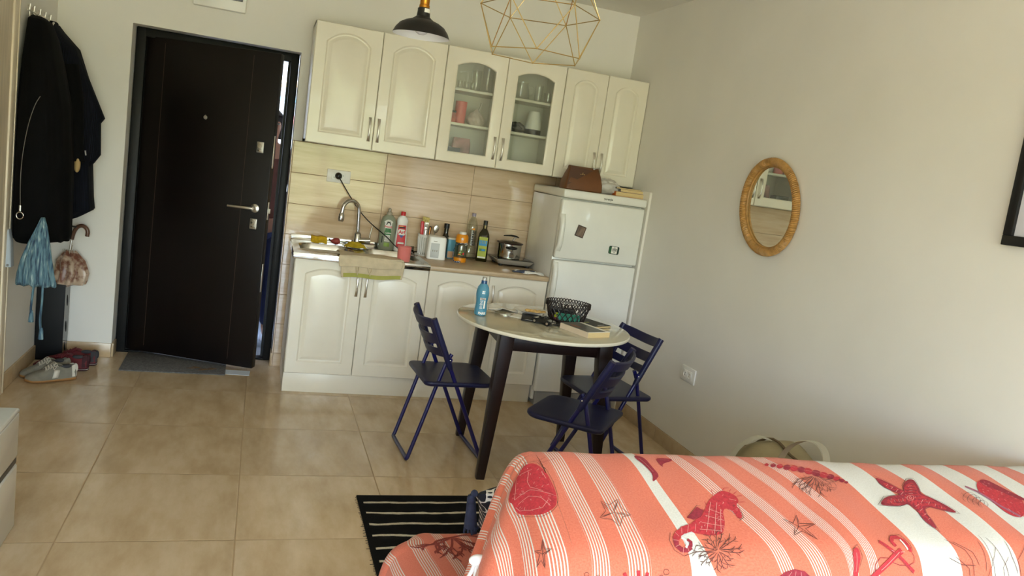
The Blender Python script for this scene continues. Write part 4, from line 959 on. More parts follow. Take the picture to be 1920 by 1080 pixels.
# ------------------------------------------------------------------ folding chairs
def make_chair(label, loc, rz, group):
    """local +x = the way the sitter faces"""
    t = thing('folding_chair', label, 'chair', loc, rz, group)
    W2 = .185
    top, foot = Vector((-.148, 0, .728)), Vector((.190, 0, .011))
    for s in (-1, 1):
        b = MB(); b.tube([(top.x + .02, s * W2, top.z - .04), (foot.x - .006, s * W2, foot.z + .014), (foot.x, s * W2, foot.z + .004), (foot.x + .002, s * (W2 - .01), foot.z)], .0105, M['navy'], 12); b.build('front_leg', t)
        b = MB(); b.tube(chaikin([(-.032, s * (W2 - .022), .560), (-.040, s * (W2 - .022), .545), (-.062, s * (W2 - .022), .50), (-.188, s * (W2 - .022), .03), (-.196, s * (W2 - .022), .010), (-.196, s * (W2 - .04), .010)], 1), .0100, M['navy'], 12); b.build('rear_leg', t)
        b = MB(); b.lathe([(0, -.012), (.010, -.012), (.013, -.008), (.013, .008), (.010, .012), (0, .012)], M['navy'], 14, M=TR(-.045, s * (W2 - .002), .535) @ RX(pi / 2)); b.ell((-.045, s * (W2 + .0105), .535), (.005, .003, .005), M['chrome'], u=10, w=6); b.build('pivot', t)
    b = MB(); b.tube([(foot.x + .002, -W2 + .01, foot.z), (foot.x + .002, W2 - .01, foot.z)], .0105, M['navy'], 12); b.build('front_floor_bar', t)
    b = MB(); b.tube([(-.196, -W2 + .04, .010), (-.196, W2 - .04, .010)], .0100, M['navy'], 12); b.build('rear_floor_bar', t)
    # seat
    out = []
    for cx0, cy0, r_, a0 in ((.215 - .075, .200 - .075, .075, 0), (-.158 + .035, .200 - .035, .035, 90), (-.158 + .035, -.200 + .035, .035, 180), (.215 - .075, -.200 + .075, .075, 270)):
        for i in range(10):
            a = radians(a0 + 90 * i / 9); out.append((cx0 + r_ * cos(a) + .016 * (1 - (cy0 / .2) ** 2 if cx0 > 0 else 0), cy0 + r_ * sin(a)))
    b = MB(); b.loft([[(x * k + .032 * (1 - k), y * k, z) for x, y in out] for z, k in ((.398, .93), (.400, .97), (.408, 1.0), (.418, 1.0), (.4225, .985), (.4235, .95), (.4215, .80), (.4200, .5), (.4195, .05))], M['navy_plastic']); b.build('seat', t, sharp=50)
    # moulded backrest shell with two slots: strips bowed backwards
    ax = (foot - top).normalized(); nrm = Vector((-ax.z, 0, ax.x)); nrm = nrm if nrm.x < 0 else -nrm   # out of the back
    def pt(v, w, q):   # v 0 top..1 bottom along tube, w -1..1 across, q thickness offset
        base = top + ax * (v * .255 - .018); bow = .050 * (1 - w * w); tip = .012 * abs(w) ** 6
        return base + Vector((0, w * (W2 + .012), 0)) + nrm * (bow + q) + ax * (tip if v < .1 else 0)
    b = MB()
    def strip(v0, v1, droop0=0.0, droop1=0.0, w0=-1, w1=1, n=24):
        rings = []
        for i in range(n + 1):
            w = w0 + (w1 - w0) * i / n; a = v0 + droop0 * (1 - w * w); c = v1 + droop1 * (1 - w * w); rr_ = []
            for vv, qq in ((a, .000), (a - .012, .007), (a, .014), (c, .014), (c + .012, .007), (c, .000)): rr_.append(tuple(pt(vv, w, qq - .012)))
            rings.append(rr_)
        b.loft(rings, M['navy_plastic'])
    strip(.02, .20); strip(.37, .56); strip(.68, .84, 0, -.03)
    strip(.10, .82, 0, 0, -1, -.76, 6); strip(.10, .82, 0, 0, .76, 1, 6)
    for s in (-1, 1):
        b.tube([tuple(top + ax * (-.012) + Vector((0, s * W2, 0))), tuple(top + ax * .24 + Vector((0, s * W2, 0))), tuple(top + ax * .265 + Vector((0, s * W2, 0)))], [.0155, .0155, .0125], M['navy_plastic'], 12)
    b.build('backrest', t, sharp=45)
    return t
gch = 'navy folding chairs at the dining table'
make_chair('navy folding chair left of the table, in front of the base cabinets', (-1.430, -1.418, 0), radians(2.8), gch)
root = [o for o in bpy.data.objects if o.name == 'folding_chair'][0]
dup(root, (-.896, -1.998, 0), radians(139.7), 'navy folding chair nearest the sofa, its back turned to the right', gch)
dup(root, (-.538, -1.521, 0), radians(186.4), 'navy folding chair right of the table, beside the bare wall', gch)
# ------------------------------------------------------------------ coat corner
M['blackcloth'] = mat('black_jacket_fabric', (6, 6, 7), .9, spec=.15, noise=.25, nscale=20, bump=.2, bscale=200)
M['navycloth'] = mat('navy_coat_fabric', (8, 9, 16), .9, spec=.15, noise=.2, nscale=20)
def stripes(m, scale, c, thr=.9, axis=0):
    t = NT(m); b = t.n['Principled BSDF']; old = b.inputs['Base Color'].links[0].from_socket
    tc = t.new('ShaderNodeTexCoord'); sp = t.new('ShaderNodeSeparateXYZ'); t.link(tc.outputs['Object'], sp.inputs[0])
    s_ = t.math('ADD', sp.outputs[0], sp.outputs[1]); f = t.math('FRACT', t.math('MULTIPLY', s_, scale))
    t.link(t.mix(t.math('GREATER_THAN', f, thr), old, lin(c)), b.inputs['Base Color'])
stripes(M['navycloth'], 90.0, (34, 38, 52), .80)
M['tan'] = mat('tan_lining', (176, 148, 100), .8, noise=.1)
t = thing('coat_rack', 'wire coat rack with steel hooks on the left wall', 'coat rack', (XL, -.40, 1.945))
b = MB(); b.tube([(.012, -.235, 0), (.012, .22, 0)], .004, M['satin'], 8); b.tube([(.03, -.235, -.018), (.03, .22, -.018)], .0025, M['black'], 6); b.box(0, .012, -.10, -.08, -.012, .012, M['satin'], .002); b.box(0, .012, .08, .10, -.012, .012, M['satin'], .002); b.build('rail', t)
for y in (-.205, -.125, -.01, .095, .20):
    b = MB(); b.tube(chaikin([(.004, y, .026), (.010, y, .022), (.012, y, -.03), (.022, y, -.052), (.042, y, -.048), (.052, y, -.018)], 2), .0032, M['satin'], 8); b.ell((.052, y, -.016), (.006, .006, .006), M['satin'], u=10, w=6); b.tube([(.010, y, .0), (.014, y, .034)], .0045, M['satin'], 8); b.build('hook', t)
def drape(levels, amp, nf, seed, n=64):
    rs = random.Random(seed); ph = [rs.uniform(0, 6.28) for _ in range(4)]; rings = []
    zs = [l[0] for l in levels]
    for k in range(len(levels) * 5 - 4):
        q = k / 5; i = min(int(q), len(levels) - 2); f = q - i
        L = [levels[i][j] * (1 - f) + levels[i + 1][j] * f for j in range(5)]
        z, x0, x1, y0, y1 = L; cx, cy, rx, ry = (x0 + x1) / 2, (y0 + y1) / 2, (x1 - x0) / 2, (y1 - y0) / 2
        a_ = amp * min(1, (levels[0][0] - z) * 3); R_ = []
        for m_ in range(n):
            a = 2 * pi * m_ / n; c, s_ = cos(a), sin(a); e = 2.6
            w = 1 + a_ * (sin(nf * a + ph[0] + 1.1 * z) + .6 * sin((nf + 4) * a + ph[1] - 1.7 * z) + .4 * sin(2 * nf * a + ph[2]))
            X = cx + rx * w * abs(c) ** (2 / e) * (1 if c > 0 else -1); Y = cy + ry * w * abs(s_) ** (2 / e) * (1 if s_ > 0 else -1)
            R_.append((max(X, XL + .004), min(Y, -.004), z + .010 * sin(3 * a + ph[3]) * (1 if k == len(levels) * 5 - 5 else 0)))
        rings.append(R_)
    return rings
JL = [(1.925, -3.60, -3.548, -.62, -.50), (1.905, -3.606, -3.515, -.68, -.46), (1.83, -3.608, -3.485, -.72, -.42), (1.70, -3.609, -3.45, -.78, -.40), (1.5, -3.609, -3.405, -.83, -.39), (1.2, -3.609, -3.375, -.85, -.39), (.95, -3.609, -3.37, -.85, -.39), (.825, -3.607, -3.365, -.84, -.40), (.805, -3.605, -3.37, -.83, -.40)]
t = thing('jacket', 'black zip jacket hanging nearest on the coat rack', 'jacket', (0, 0, 0))
b = MB(); b.loft(drape(JL, .03, 6, 3), M['blackcloth']); b.build('jacket_body', t, sharp=80)
b = MB(); sl = [(-3.47, -.36, 1.72), (-3.435, -.36, 1.55), (-3.42, -.40, 1.38), (-3.405, -.44, 1.26), (-3.395, -.45, 1.205)]
b.tube(chaikin(sl, 2), [.055] * 5 + [.054] * 4 + [.050] * 8 if False else .052, M['blackcloth'], 16); b.build('sleeve', t)
b = MB(); b.ell((-3.375, -.478, 1.198), (.016, .022, .042), M['tan'], M=None); b.tube([(-3.415, -.505, 1.215), (-3.402, -.51, 1.24)], .003, M['satin'], 6); b.build('cuff_lining', t)
def jfront(x, z):
    zs = [l[0] for l in JL][::-1]; g = [interp(z, zs, [l[k] for l in JL][::-1]) for k in range(1, 5)]
    cx, cy, rx, ry = (g[0] + g[1]) / 2, (g[2] + g[3]) / 2, (g[1] - g[0]) / 2, (g[3] - g[2]) / 2
    return cy - ry * 1.06 * max(0, 1 - min(1, abs((x - cx) / rx)) ** 2.6) ** (1 / 2.6)
zp = [(x, jfront(x, z) - .004, z) for x, z in ((-3.482, 1.53), (-3.500, 1.488), (-3.521, 1.40), (-3.535, 1.30), (-3.543, 1.20), (-3.545, 1.10), (-3.539, .985))]
b = MB(); b.tube(chaikin(zp, 2), .0017, mat('zip_teeth', (120, 118, 112), .4, .6), 6); b.build('zip', t)
b = MB(); b.tube([(-3.539, jfront(-3.539, .98) - .006, .990), (-3.538, jfront(-3.539, .98) - .008, .962)], .005, M['satin'], 8); rg = [(-3.537 + .015 * cos(a), jfront(-3.537, .94) - .012, .940 + .017 * sin(a)) for a in np.linspace(0, 2 * pi, 20)[:-1]]; b.tube(rg, .0030, M['chrome'], 8, closed=True); b.build('zip_pull', t)
t = thing('coat', 'navy pinstriped coat hanging nearest the entrance door', 'coat', (0, 0, 0))
b = MB(); b.loft(drape([(1.945, -3.605, -3.57, -.25, -.15), (1.90, -3.609, -3.535, -.30, -.10), (1.82, -3.609, -3.455, -.33, -.07), (1.63, -3.609, -3.39, -.35, -.04), (1.46, -3.609, -3.36, -.35, -.03), (1.20, -3.609, -3.36, -.35, -.03), (1.0, -3.609, -3.345, -.35, -.03), (.93, -3.609, -3.335, -.35, -.03), (.885, -3.609, -3.40, -.35, -.04), (.86, -3.609, -3.46, -.35, -.04), (.74, -3.607, -3.475, -.34, -.05)], .035, 7, 9), M['navycloth']); b.build('coat_body', t, sharp=80)
b = MB(); b.loft(drape([(1.80, -3.50, -3.45, -.26, -.18), (1.62, -3.45, -3.375, -.27, -.14), (1.46, -3.41, -3.305, -.27, -.12), (1.43, -3.41, -3.325, -.27, -.12), (1.25, -3.41, -3.315, -.26, -.12), (1.185, -3.42, -3.355, -.26, -.13)], .05, 6, 4), M['navycloth']); b.build('sleeve', t, sharp=80)
b = MB(); b.tube([(-3.355, -.40, 1.275), (-3.35, -.405, 1.25)], .004, M['satin'], 6); b.tube([(-3.41, -.355, .845), (-3.385, -.355, .842)], .005, M['ink'], 6); b.build('toggle', t)
# blue bag
M['bluecloth'] = mat('blue_streaked_fabric', (96, 132, 146), .9, noise=.1)
bt = NT(M['bluecloth']); bb = bt.n['Principled BSDF']
tc = bt.new('ShaderNodeTexCoord'); mp = bt.new('ShaderNodeMapping'); mp.inputs['Scale'].default_value = (120, 120, 9); mp.inputs['Rotation'].default_value = (0, .18, 0); bt.link(tc.outputs['Object'], mp.inputs[0])
nz = bt.new('ShaderNodeTexNoise', i_Scale=1.0, i_Detail=3.0); bt.link(mp.outputs[0], nz.inputs['Vector'])
bt.link(bt.ramp(nz.outputs[0], [(.36, lin((44, 64, 86))), (.5, lin((84, 116, 132))), (.60, lin((104, 132, 140))), (.70, lin((166, 184, 188)))]), bb.inputs['Base Color'])
t = thing('drawstring_bag', 'blue streaked fabric bag with two tasselled cords under the coats', 'bag', (0, 0, 0))
rings = []
for z, x0, x1, d in ((.925, -3.452, -3.436, .012), (.88, -3.468, -3.424, .022), (.80, -3.50, -3.41, .036), (.72, -3.528, -3.398, .046), (.64, -3.543, -3.385, .052), (.60, -3.546, -3.376, .05), (.588, -3.545, -3.376, .044), (.582, -3.542, -3.380, .03)):
    R_ = []
    for k in range(72):
        a = 2 * pi * k / 72; w = 1 + .07 * sin(13 * a + z * 6) + .04 * sin(7 * a + 2); R_.append((.018 + (x0 + x1) / 2 + (x1 - x0) / 2 * w * cos(a), -.908 + d * w * sin(a), .022 + z + (.005 * sin(9 * a) if z < .6 else 0)))
    rings.append(R_)
b = MB(); b.loft(rings, M['bluecloth']); b.build('bag_body', t, sharp=80)
for pth in ([(-3.458, -.845, .60), (-3.462, -.85, .53), (-3.467, -.846, .47), (-3.463, -.846, .43)], [(-3.420, -.845, .60), (-3.418, -.85, .50), (-3.425, -.848, .42), (-3.416, -.846, .345)]):
    pth = [(x + .018, y - .108, z + .022) for x, y, z in pth]; b = MB(); b.tube(chaikin(pth, 2), .0055, M['bluecloth'], 8); pass; e = pth[-1]; b.lathe([(.006, .035), (.009, .02), (.013, -.022), (.012, -.024), (0, -.024)], M['bluecloth'], 12, o=e); b.build('tassel_cord', t)
M['palecloth'] = mat('pale_grey_cloth', (176, 184, 192), .9, noise=.05)
b = MB(); b.loft([[(x, y, z) for x, y in rrect(-3.604, -3.580 + k, -.84 + .04 * (z - .67), -.78, .008)] for z, k in ((.86, -.012), (.80, 0), (.70, .006), (.672, .008))], M['palecloth']); b.box(-3.592, -3.582, -.8415, -.838, .676, .688, M['gasket'], .001)
tag(b.build('pale_scarf'), 'pale grey scarf end hanging between the wall and blue bag', 'scarf')

# umbrella stand: black sheet-metal box with oval cut-outs on the sides
M['standblack'] = mat('black_sheet_metal', (13, 14, 15), .6, spec=.3, noise=.1); M['standside'] = mat('black_sheet_metal_sheen', (58, 57, 54), .18, noise=.1)  # side panel's grey stands in for reflection on the black metal
t = thing('umbrella_stand', 'tall black metal umbrella stand with oval side cut-outs in the corner', 'umbrella stand', (-3.536, -.085, 0))
b = MB(); w, d, h = .074, .062, .463
b.box(-w, w, -d, -d + .003, 0, h, M['standblack'], .001); b.box(-w, w, d - .003, d, 0, h, M['standblack'], .001); b.box(-w, -w + .003, -d, d, 0, h, M['standblack']); b.box(-w, w, -d, d, 0, .006, M['standblack'])
b.build('box_body', t)
b = MB()      # right side with three ovals cut through
for k, (z0, z1) in enumerate(((0, .12), (.12, .27), (.27, .463))):
    zc = (.065, .20, .36)[k]; R0 = [(y, z) for y, z in [(-d, z0 + (z1 - z0) * i / 8) for i in range(8, 0, -1)] + [(-d + 2 * d * i / 8, z0) for i in range(8)] + [(d, z0 + (z1 - z0) * i / 8) for i in range(8)] + [(d - 2 * d * i / 8, z1) for i in range(8)]]
    R1 = []
    for (y, z) in R0:
        a = atan2(z - (z0 + z1) / 2, y); R1.append((.020 * cos(a) - .3 * .03 * sin(a), zc + .036 * sin(a)))
    b.loft([[(w - .003, y, z) for y, z in R0], [(w - .003, y, z) for y, z in R1], [(w, y, z) for y, z in R1], [(w, y, z) for y, z in R0]], M['standside'], cap=False, smooth=False)
b.build('side_panel', t)
M['umbcloth'] = mat('beige_brown_satin', (168, 138, 116), .32, noise=.45, nscale=26, sheen=.3)
rp = [n for n in NT(M['umbcloth']).n if n.type == 'VALTORGB'][0]
for e_, p_, c_ in zip(rp.color_ramp.elements, (.42, .58), ((118, 70, 50), (190, 166, 144))): e_.position = p_; e_.color = lin(c_)
t = thing('umbrella', 'folded beige and brown umbrella with crook handle in the stand', 'umbrella', (0, 0, 0))
ax0, ax1 = Vector((-3.500, -.085, .02)), Vector((-3.452, -.10, .70))
AX = lambda z: Vector((interp(z, [.02, .44, .50, .70], [-3.535, -3.508, -3.492, -3.452]), interp(z, [.02, .70], [-.085, -.10]), z))
b = MB(); b.tube([tuple(AX(z)) for z in (.02, .3, .44, .5, .55, .70)], .006, M['satin'], 10); b.build('shaft', t)
rings = []
for z, r, am in ((.655, .012, .1), (.645, .030, .25), (.60, .062, .20), (.54, .076, .18), (.49, .079, .16), (.472, .078, .16), (.468, .06, .14), (.470, .040, .08), (.44, .038, .08), (.30, .030, .08), (.10, .014, .05), (.05, .008, 0)):
    c = AX(z); off = .052 * max(0, min(1, (z - .44) / .03)) * max(0, min(1, (.66 - z) / .12)); R_ = []
    for k in range(64):
        a = 2 * pi * k / 64; w = r * (1 + 1.25 * am * sin(8 * a + 2 * z) + .6 * am * sin(5 * a + 9 * z)); zz = z + (.022 * abs(sin(4 * a)) if .59 < z < .65 else 0)
        R_.append((max(XL + .006, c.x + off + w * cos(a)), min(-.012, c.y - off * .5 + w * .72 * sin(a)), zz))
    rings.append(R_)
b = MB(); b.loft(rings, M['umbcloth'], smooth=True); b.build('canopy', t, sharp=60)
M['crook'] = mat('brown_crook_handle', (92, 62, 48), .3, noise=.2)
b = MB(); hp = [(-3.462, -.112, .635), (-3.456, -.113, .69), (-3.452, -.114, .735), (-3.444, -.115, .777), (-3.428, -.117, .810), (-3.404, -.12, .824), (-3.380, -.122, .816), (-3.367, -.124, .793), (-3.370, -.124, .762)]
b.tube(hp[:3], .006, M['satin'], 10); b.tube(chaikin(hp[2:], 2), .0115, M['crook'], 12); b.build('handle', t)
b = MB()
for k in range(8):
    a = 2 * pi * k / 8 + .2; c = AX(.64); b.tube([(c.x + .030 * cos(a), c.y + .024 * sin(a), .635), (c.x + .034 * cos(a), c.y + .026 * sin(a), .672)], .0022, M['satin'], 6)
b.build('rib_tip', t)

# ------------------------------------------------------------------ shoes
M['greysuede'] = mat('grey_suede', (126, 122, 110), .9, noise=.12, nscale=30, bump=.2, bscale=200); M['gum'] = mat('gum_sole', (150, 106, 56), .55, noise=.1); M['offwhite'] = mat('off_white_leather', (205, 200, 188), .5)
M['lace'] = mat('cream_laces', (190, 182, 166), .9); M['maroon'] = mat('maroon_mesh', (98, 24, 32), .75, noise=.2, nscale=50); M['maroon2'] = mat('dark_maroon_suede', (56, 18, 26), .8); M['charcoal'] = mat('charcoal_lining', (52, 52, 56), .85); M['midsole'] = mat('white_midsole', (214, 208, 200), .6)
def make_shoe(name, label, loc, rz, L, um, sm_, lining, heelm, stripe, lace, mid=None, group=None, mirror=1):
    """toe towards local +x, heel at x=0"""
    t = thing(name, label, 'shoe', loc, rz, group)
    def hw(u): return interp(u, [0, .04, .15, .35, .55, .72, .88, .96, 1], [.016, .030, .036, .034, .041, .047, .040, .026, .006])
    def yo(u): return mirror * interp(u, [0, .3, .6, .85, 1], [0, .002, -.004, -.010, -.014])
    us = [0, .015, .04, .09, .15, .22, .3, .4, .5, .6, .7, .8, .88, .94, .98, 1]
    def ring(u, top, z0, k=1.0, n=24):
        R_ = []
        for i in range(n):
            a = 2 * pi * i / n; c, s_ = cos(a), sin(a)
            R_.append((u * L, yo(u) + hw(u) * k * abs(c) ** .75 * (1 if c > 0 else -1), z0 + (top - z0) * (.5 + .5 * abs(s_) ** .8 * (1 if s_ > 0 else -1))))
        return R_
    b = MB(); b.loft([ring(u, interp(u, [0, .1, .5, .9, 1], [.030, .029, .025, .024, .028]), interp(u, [0, .05, .9, 1], [.004, 0, 0, .008]), 1.06) for u in us], sm_); b.build('sole', t)
    if mid: b = MB(); b.loft([ring(u, .018, .010, 1.075) for u in us], mid); b.build('midsole', t)
    tp = lambda u: interp(u, [0, .03, .08, .16, .26, .34, .42, .52, .64, .78, .9, .97, 1], [.070, .088, .090, .078, .076, .086, .092, .084, .068, .055, .046, .036, .026])
    b = MB(); n = 28; rings = []
    for u in us:
        R_ = []
        for i in range(n):
            a = 2 * pi * i / n; c, s_ = cos(a), sin(a); sq = .62 if s_ > 0 else .9
            z = .020 + (tp(u) - .020) * max(0, s_) ** .55
            ww = hw(u) * (1.0 if s_ <= 0 else 1 - .42 * max(0, s_) ** 1.6 * (1 if u < .6 else .7))
            R_.append((u * L, yo(u) + ww * abs(c) ** .7 * (1 if c > 0 else -1), z if s_ > 0 else .018))
        rings.append(R_)
    b.loft(rings, um); b.build('upper', t, sharp=60)
    b = MB(); b.ell((.20 * L, yo(.2), .079), (.118 * L, .0185, .012), lining, u=24, w=10); b.build('collar_lining', t)
    b = MB(); b.loft([[(x * L, yo(x) + w * (hw(x) + .0012), z) for x, w, z in ((u, -1, .026), (u, -.94, .045), (u, -.70, tp(u) - .006), (u, -.58, tp(u) + .001))] for u in (.0, .03, .07, .12)], heelm, cap=False, closed=False); b.loft([[(x * L, yo(x) + w * (hw(x) + .0012), z) for x, w, z in ((u, .58, tp(u) + .001), (u, .70, tp(u) - .006), (u, .94, .045), (u, 1, .026))] for u in (.0, .03, .07, .12)], heelm, cap=False, closed=False)
    b.ell((.012 * L, yo(0), .066), (.012, .020, .026), heelm, u=16, w=10); b.build('heel_counter', t)
    if stripe:
        for s_ in (-1, 1):
            b = MB(); g = []
            for u, q in ((.40, 0), (.52, 1)):
                g.append([((u - .05 * (z_ - .03) / .05) * L, yo(u) + s_ * (hw(u) * k_ + .0022), z_) for z_, k_ in ((.026, 1.03), (.045, 1.0), (.060, .92), (.070, .80))])
            b.loft(g, stripe, cap=False, closed=False); o = b.build('side_stripe', t, recalc=False); o.modifiers.new('s', 'SOLIDIFY').thickness = .0015
    b = MB(); b.loft([[(u * L, yo(u) + w, tp(u) + .003 + .006 * (1 if u < .4 else 0) - abs(w) * .15) for w in (-.016, -.008, 0, .008, .016)] for u in (.30, .36, .42, .5, .58, .63)], lining if lace is None else um, cap=False, closed=False); o = b.build('tongue', t, recalc=False); o.modifiers.new('s', 'SOLIDIFY').thickness = .003
    b = MB(); lm = lace or um
    for k in range(5):
        u = .40 + k * .05
        b.tube([(u * L, yo(u) - .024, tp(u) - .004), ((u + .012) * L, yo(u), tp(u) + .008), ((u + .03) * L, yo(u) + .024, tp(u) - .007)], .0026, lm, 6); b.tube([(u * L, yo(u) + .024, tp(u) - .004), ((u + .012) * L, yo(u), tp(u) + .009), ((u + .03) * L, yo(u) - .024, tp(u) - .007)], .0026, lm, 6)
    for s_ in (-1, 1): b.tube(chaikin([(.40 * L, yo(.4), tp(.4) + .008), (.42 * L, yo(.4) + s_ * .03, tp(.4) + .010), (.50 * L, yo(.4) + s_ * .045, tp(.5) - .012), (.50 * L, yo(.4) + s_ * .030, tp(.5) - .002), (.42 * L, yo(.4), tp(.4) + .009)], 2), .0022, lm, 6)
    b.build('laces', t)
    return t
make_shoe('sneaker', 'grey suede sneaker with white side stripe, nearest of the four shoes', (-3.318, -.488, 0), radians(180 + 29), .252, M['greysuede'], M['gum'], M['charcoal'], M['offwhite'], M['offwhite'], M['lace'], group='grey sneakers', mirror=1)
make_shoe('sneaker', 'grey suede sneaker half hidden behind its mate by the skirting', (-3.375, -.388, 0), radians(180 + 29), .252, M['greysuede'], M['gum'], M['charcoal'], M['greysuede'], M['offwhite'], M['lace'], group='grey sneakers', mirror=-1)
make_shoe('running_shoe', 'maroon running shoe behind the grey sneakers, nearer of the maroon pair', (-3.285, -.314, 0), radians(180 + 4), .285, M['maroon'], M['maroon2'], M['charcoal'], M['maroon2'], None, M['maroon'], M['midsole'], group='maroon running shoes', mirror=1)
make_shoe('running_shoe', 'maroon running shoe against the umbrella stand, farther of the maroon pair', (-3.262, -.198, 0), radians(180 + 3), .285, M['maroon'], M['maroon2'], M['charcoal'], M['charcoal'], None, M['maroon'], M['midsole'], group='maroon running shoes', mirror=-1)

# ------------------------------------------------------------------ low white TV cabinet at the left edge
t = thing('media_cabinet', 'low glossy white media cabinet with dark recessed strip at left edge', 'cabinet', (-3.155, -2.275, 0))
M['gloss'] = mat('white_high_gloss', (228, 226, 220), .12, noise=.01, coat=.5); M['stripdark'] = mat('dark_grey_strip', (36, 37, 39), .3); M['greygloss'] = mat('pale_grey_gloss', (176, 184, 192), .15)
b = MB(); b.box(-.45, 0, -1.6, 0, .430, .448, M['gloss'], .008, 3); b.box(-.45, -.022, -1.6, -.002, .01, .432, M['white']); b.build('body', t)
b = MB(); b.box(-.020, .0, -1.598, -.001, .268, .436, M['gloss'], .012, 3); b.build('upper_drawer', t)
b = MB(); b.box(-.020, -.004, -1.598, -.0015, .245, .267, M['stripdark'], .002); b.build('handle_strip', t)
b = MB(); b.box(-.020, .0, -1.598, -.001, .004, .244, M['gloss'], .008, 3); b.build('lower_drawer', t)
# ------------------------------------------------------------------ wall decor, lamps
M['rattan'] = mat('woven_rattan', (170, 126, 68), .5, noise=.25, nscale=40)
M['mirror'] = mat('mirror_silver', (225, 228, 224), .01, 1.0, noise=.0)
t = thing('wall_mirror', 'oval mirror in a twisted rattan frame on the right wall', 'mirror', (0, -1.9044, 1.501))
d1_, d2_ = Vector((0, .634, .773)), Vector((0, -.773, .634))     # ellipse axes in the wall plane
def ev(a, k=0.0): return d1_ * ((.258 - k) * cos(a)) + d2_ * ((.2264 - k) * sin(a))
b = MB()
for turn in range(2):
    P = []
    for i in range(1800):
        a = 2 * pi * i / 1800; w = a * 75 + pi * turn; c = ev(a, .021); n = (ev(a, 0) - ev(a, .05)).normalized()
        P.append(c + n * (.0155 * cos(w)) + Vector((-.022 - .0155 * sin(w), 0, 0)))
    b.tube(P, .0052, M['rattan'], 5, closed=True)
b.build('rattan_wrap', t)
b = MB(); b.tube([ev(2 * pi * i / 120, .021) + Vector((-.022, 0, 0)) for i in range(120)], .0155, M['rattan'], 10, closed=True); b.tube([ev(2 * pi * i / 120, .043) + Vector((-.016, 0, 0)) for i in range(120)], .006, M['rattan'], 8, closed=True); b.build('frame_core', t)
b = MB(); n = 96; ring = [ev(2 * pi * i / n, .036) + Vector((-.012, 0, 0)) for i in range(n)]; b.add(ring, [tuple(range(n))], M['mirror']); b.build('mirror_glass', t, recalc=False)
b = MB(); ring2 = [ev(2 * pi * i / n, .03) + Vector((-.010, 0, 0)) for i in range(n)]; ring3 = [p + Vector((.0095, 0, 0)) for p in ring2]; b.loft([ring2, ring3], M['darkbrown']); b.build('backing', t)
b = MB(); top = ev(-.55, 0); b.box(-.012, 0, top.y - .014, top.y + .016, top.z - .002, top.z + .010, M['plastic_white'], .002); b.tube([(-.010, top.y - .012, top.z + .006), (-.022, top.y - .012, top.z + .006)], .003, M['satin'], 6); b.build('hanger', t)

t = thing('picture_frame', 'black framed picture with white mat on the right wall, at the right edge', 'picture', (0, -3.228, 1.488)); t.rotation_euler = (radians(-1.0), 0, 0)
M['framewood'] = mat('black_frame', (12, 12, 14), .35)
PW, PH, FW = .52, .72, .034
b = MB()
b.box(-.024, -.002, -PW, 0, 0, FW, M['framewood'], .002); b.box(-.024, -.002, -PW, 0, PH - FW, PH, M['framewood'], .002); b.box(-.024, -.002, -FW, 0, FW, PH - FW, M['framewood'], .002); b.box(-.024, -.002, -PW, -PW + FW, FW, PH - FW, M['framewood'], .002); b.build('frame', t)
b = MB(); b.box(-.012, -.004, -PW + FW, -FW, FW, PH - FW, mat('pale_mat_board', (206, 204, 212), .7)); b.build('mat_board', t)

# black pendant
t = thing('pendant_lamp', 'black dome pendant lamp with brass socket', 'pendant lamp', (-1.861, -1.95, 1.988))
M['lampblack'] = mat('lamp_black', (20, 19, 18), .35); M['lampwhite'] = mat('lamp_inner_white', (232, 232, 236), .5); M['brass'] = mat('brass', (190, 130, 50), .25, 1.0)
pr_ = [(.1175, 0), (.1165, .003), (.108, .022), (.092, .042), (.070, .055), (.045, .064), (.040, .068), (.034, .072), (.0275, .078), (.0255, .100), (.026, .108)]
b = MB(); b.lathe(pr_[:6], M['lampblack'], 48, cap=False); b.lathe([(r, z) for r, z in pr_[5:]] + [(.022, .112), (0, .112)], M['lampblack'], 40, cap=False); b.build('shade', t, recalc=False)
b = MB(); b.lathe([(.1172, .0), (.1150, .003), (.106, .020), (.090, .040), (.068, .053), (.040, .060), (0, .061)], M['lampwhite'], 48, cap=False); b.build('shade_lining', t)
M['bulb'] = mat('milky_bulb', (214, 214, 222), .25)
b = MB(); b.lathe([(0, .004), (.012, .006), (.024, .014), (.030, .028), (.028, .042), (.018, .056), (.013, .062)], M['bulb'], 24); b.build('bulb', t)
b = MB(); patch(b, .030, .030, .0262, .093, M['paper'], radians(-62), 6); b.build('sticker', t)
b = MB(); b.lathe([(.0215, .112), (.0215, .122), (.0195, .124), (.0195, .150), (.0205, .152), (.0205, .190), (.012, .205), (0, .206)], M['brass'], 28); b.build('brass_socket', t)
b = MB(); b.tube([(0, 0, .20), (0, 0, ZC - 1.988 - .02)], .003, M['black'], 8); b.lathe([(.045, -.025), (.05, 0), (0, 0)], M['black'], 24, o=(0, 0, ZC - 1.988)); b.build('cord', t)

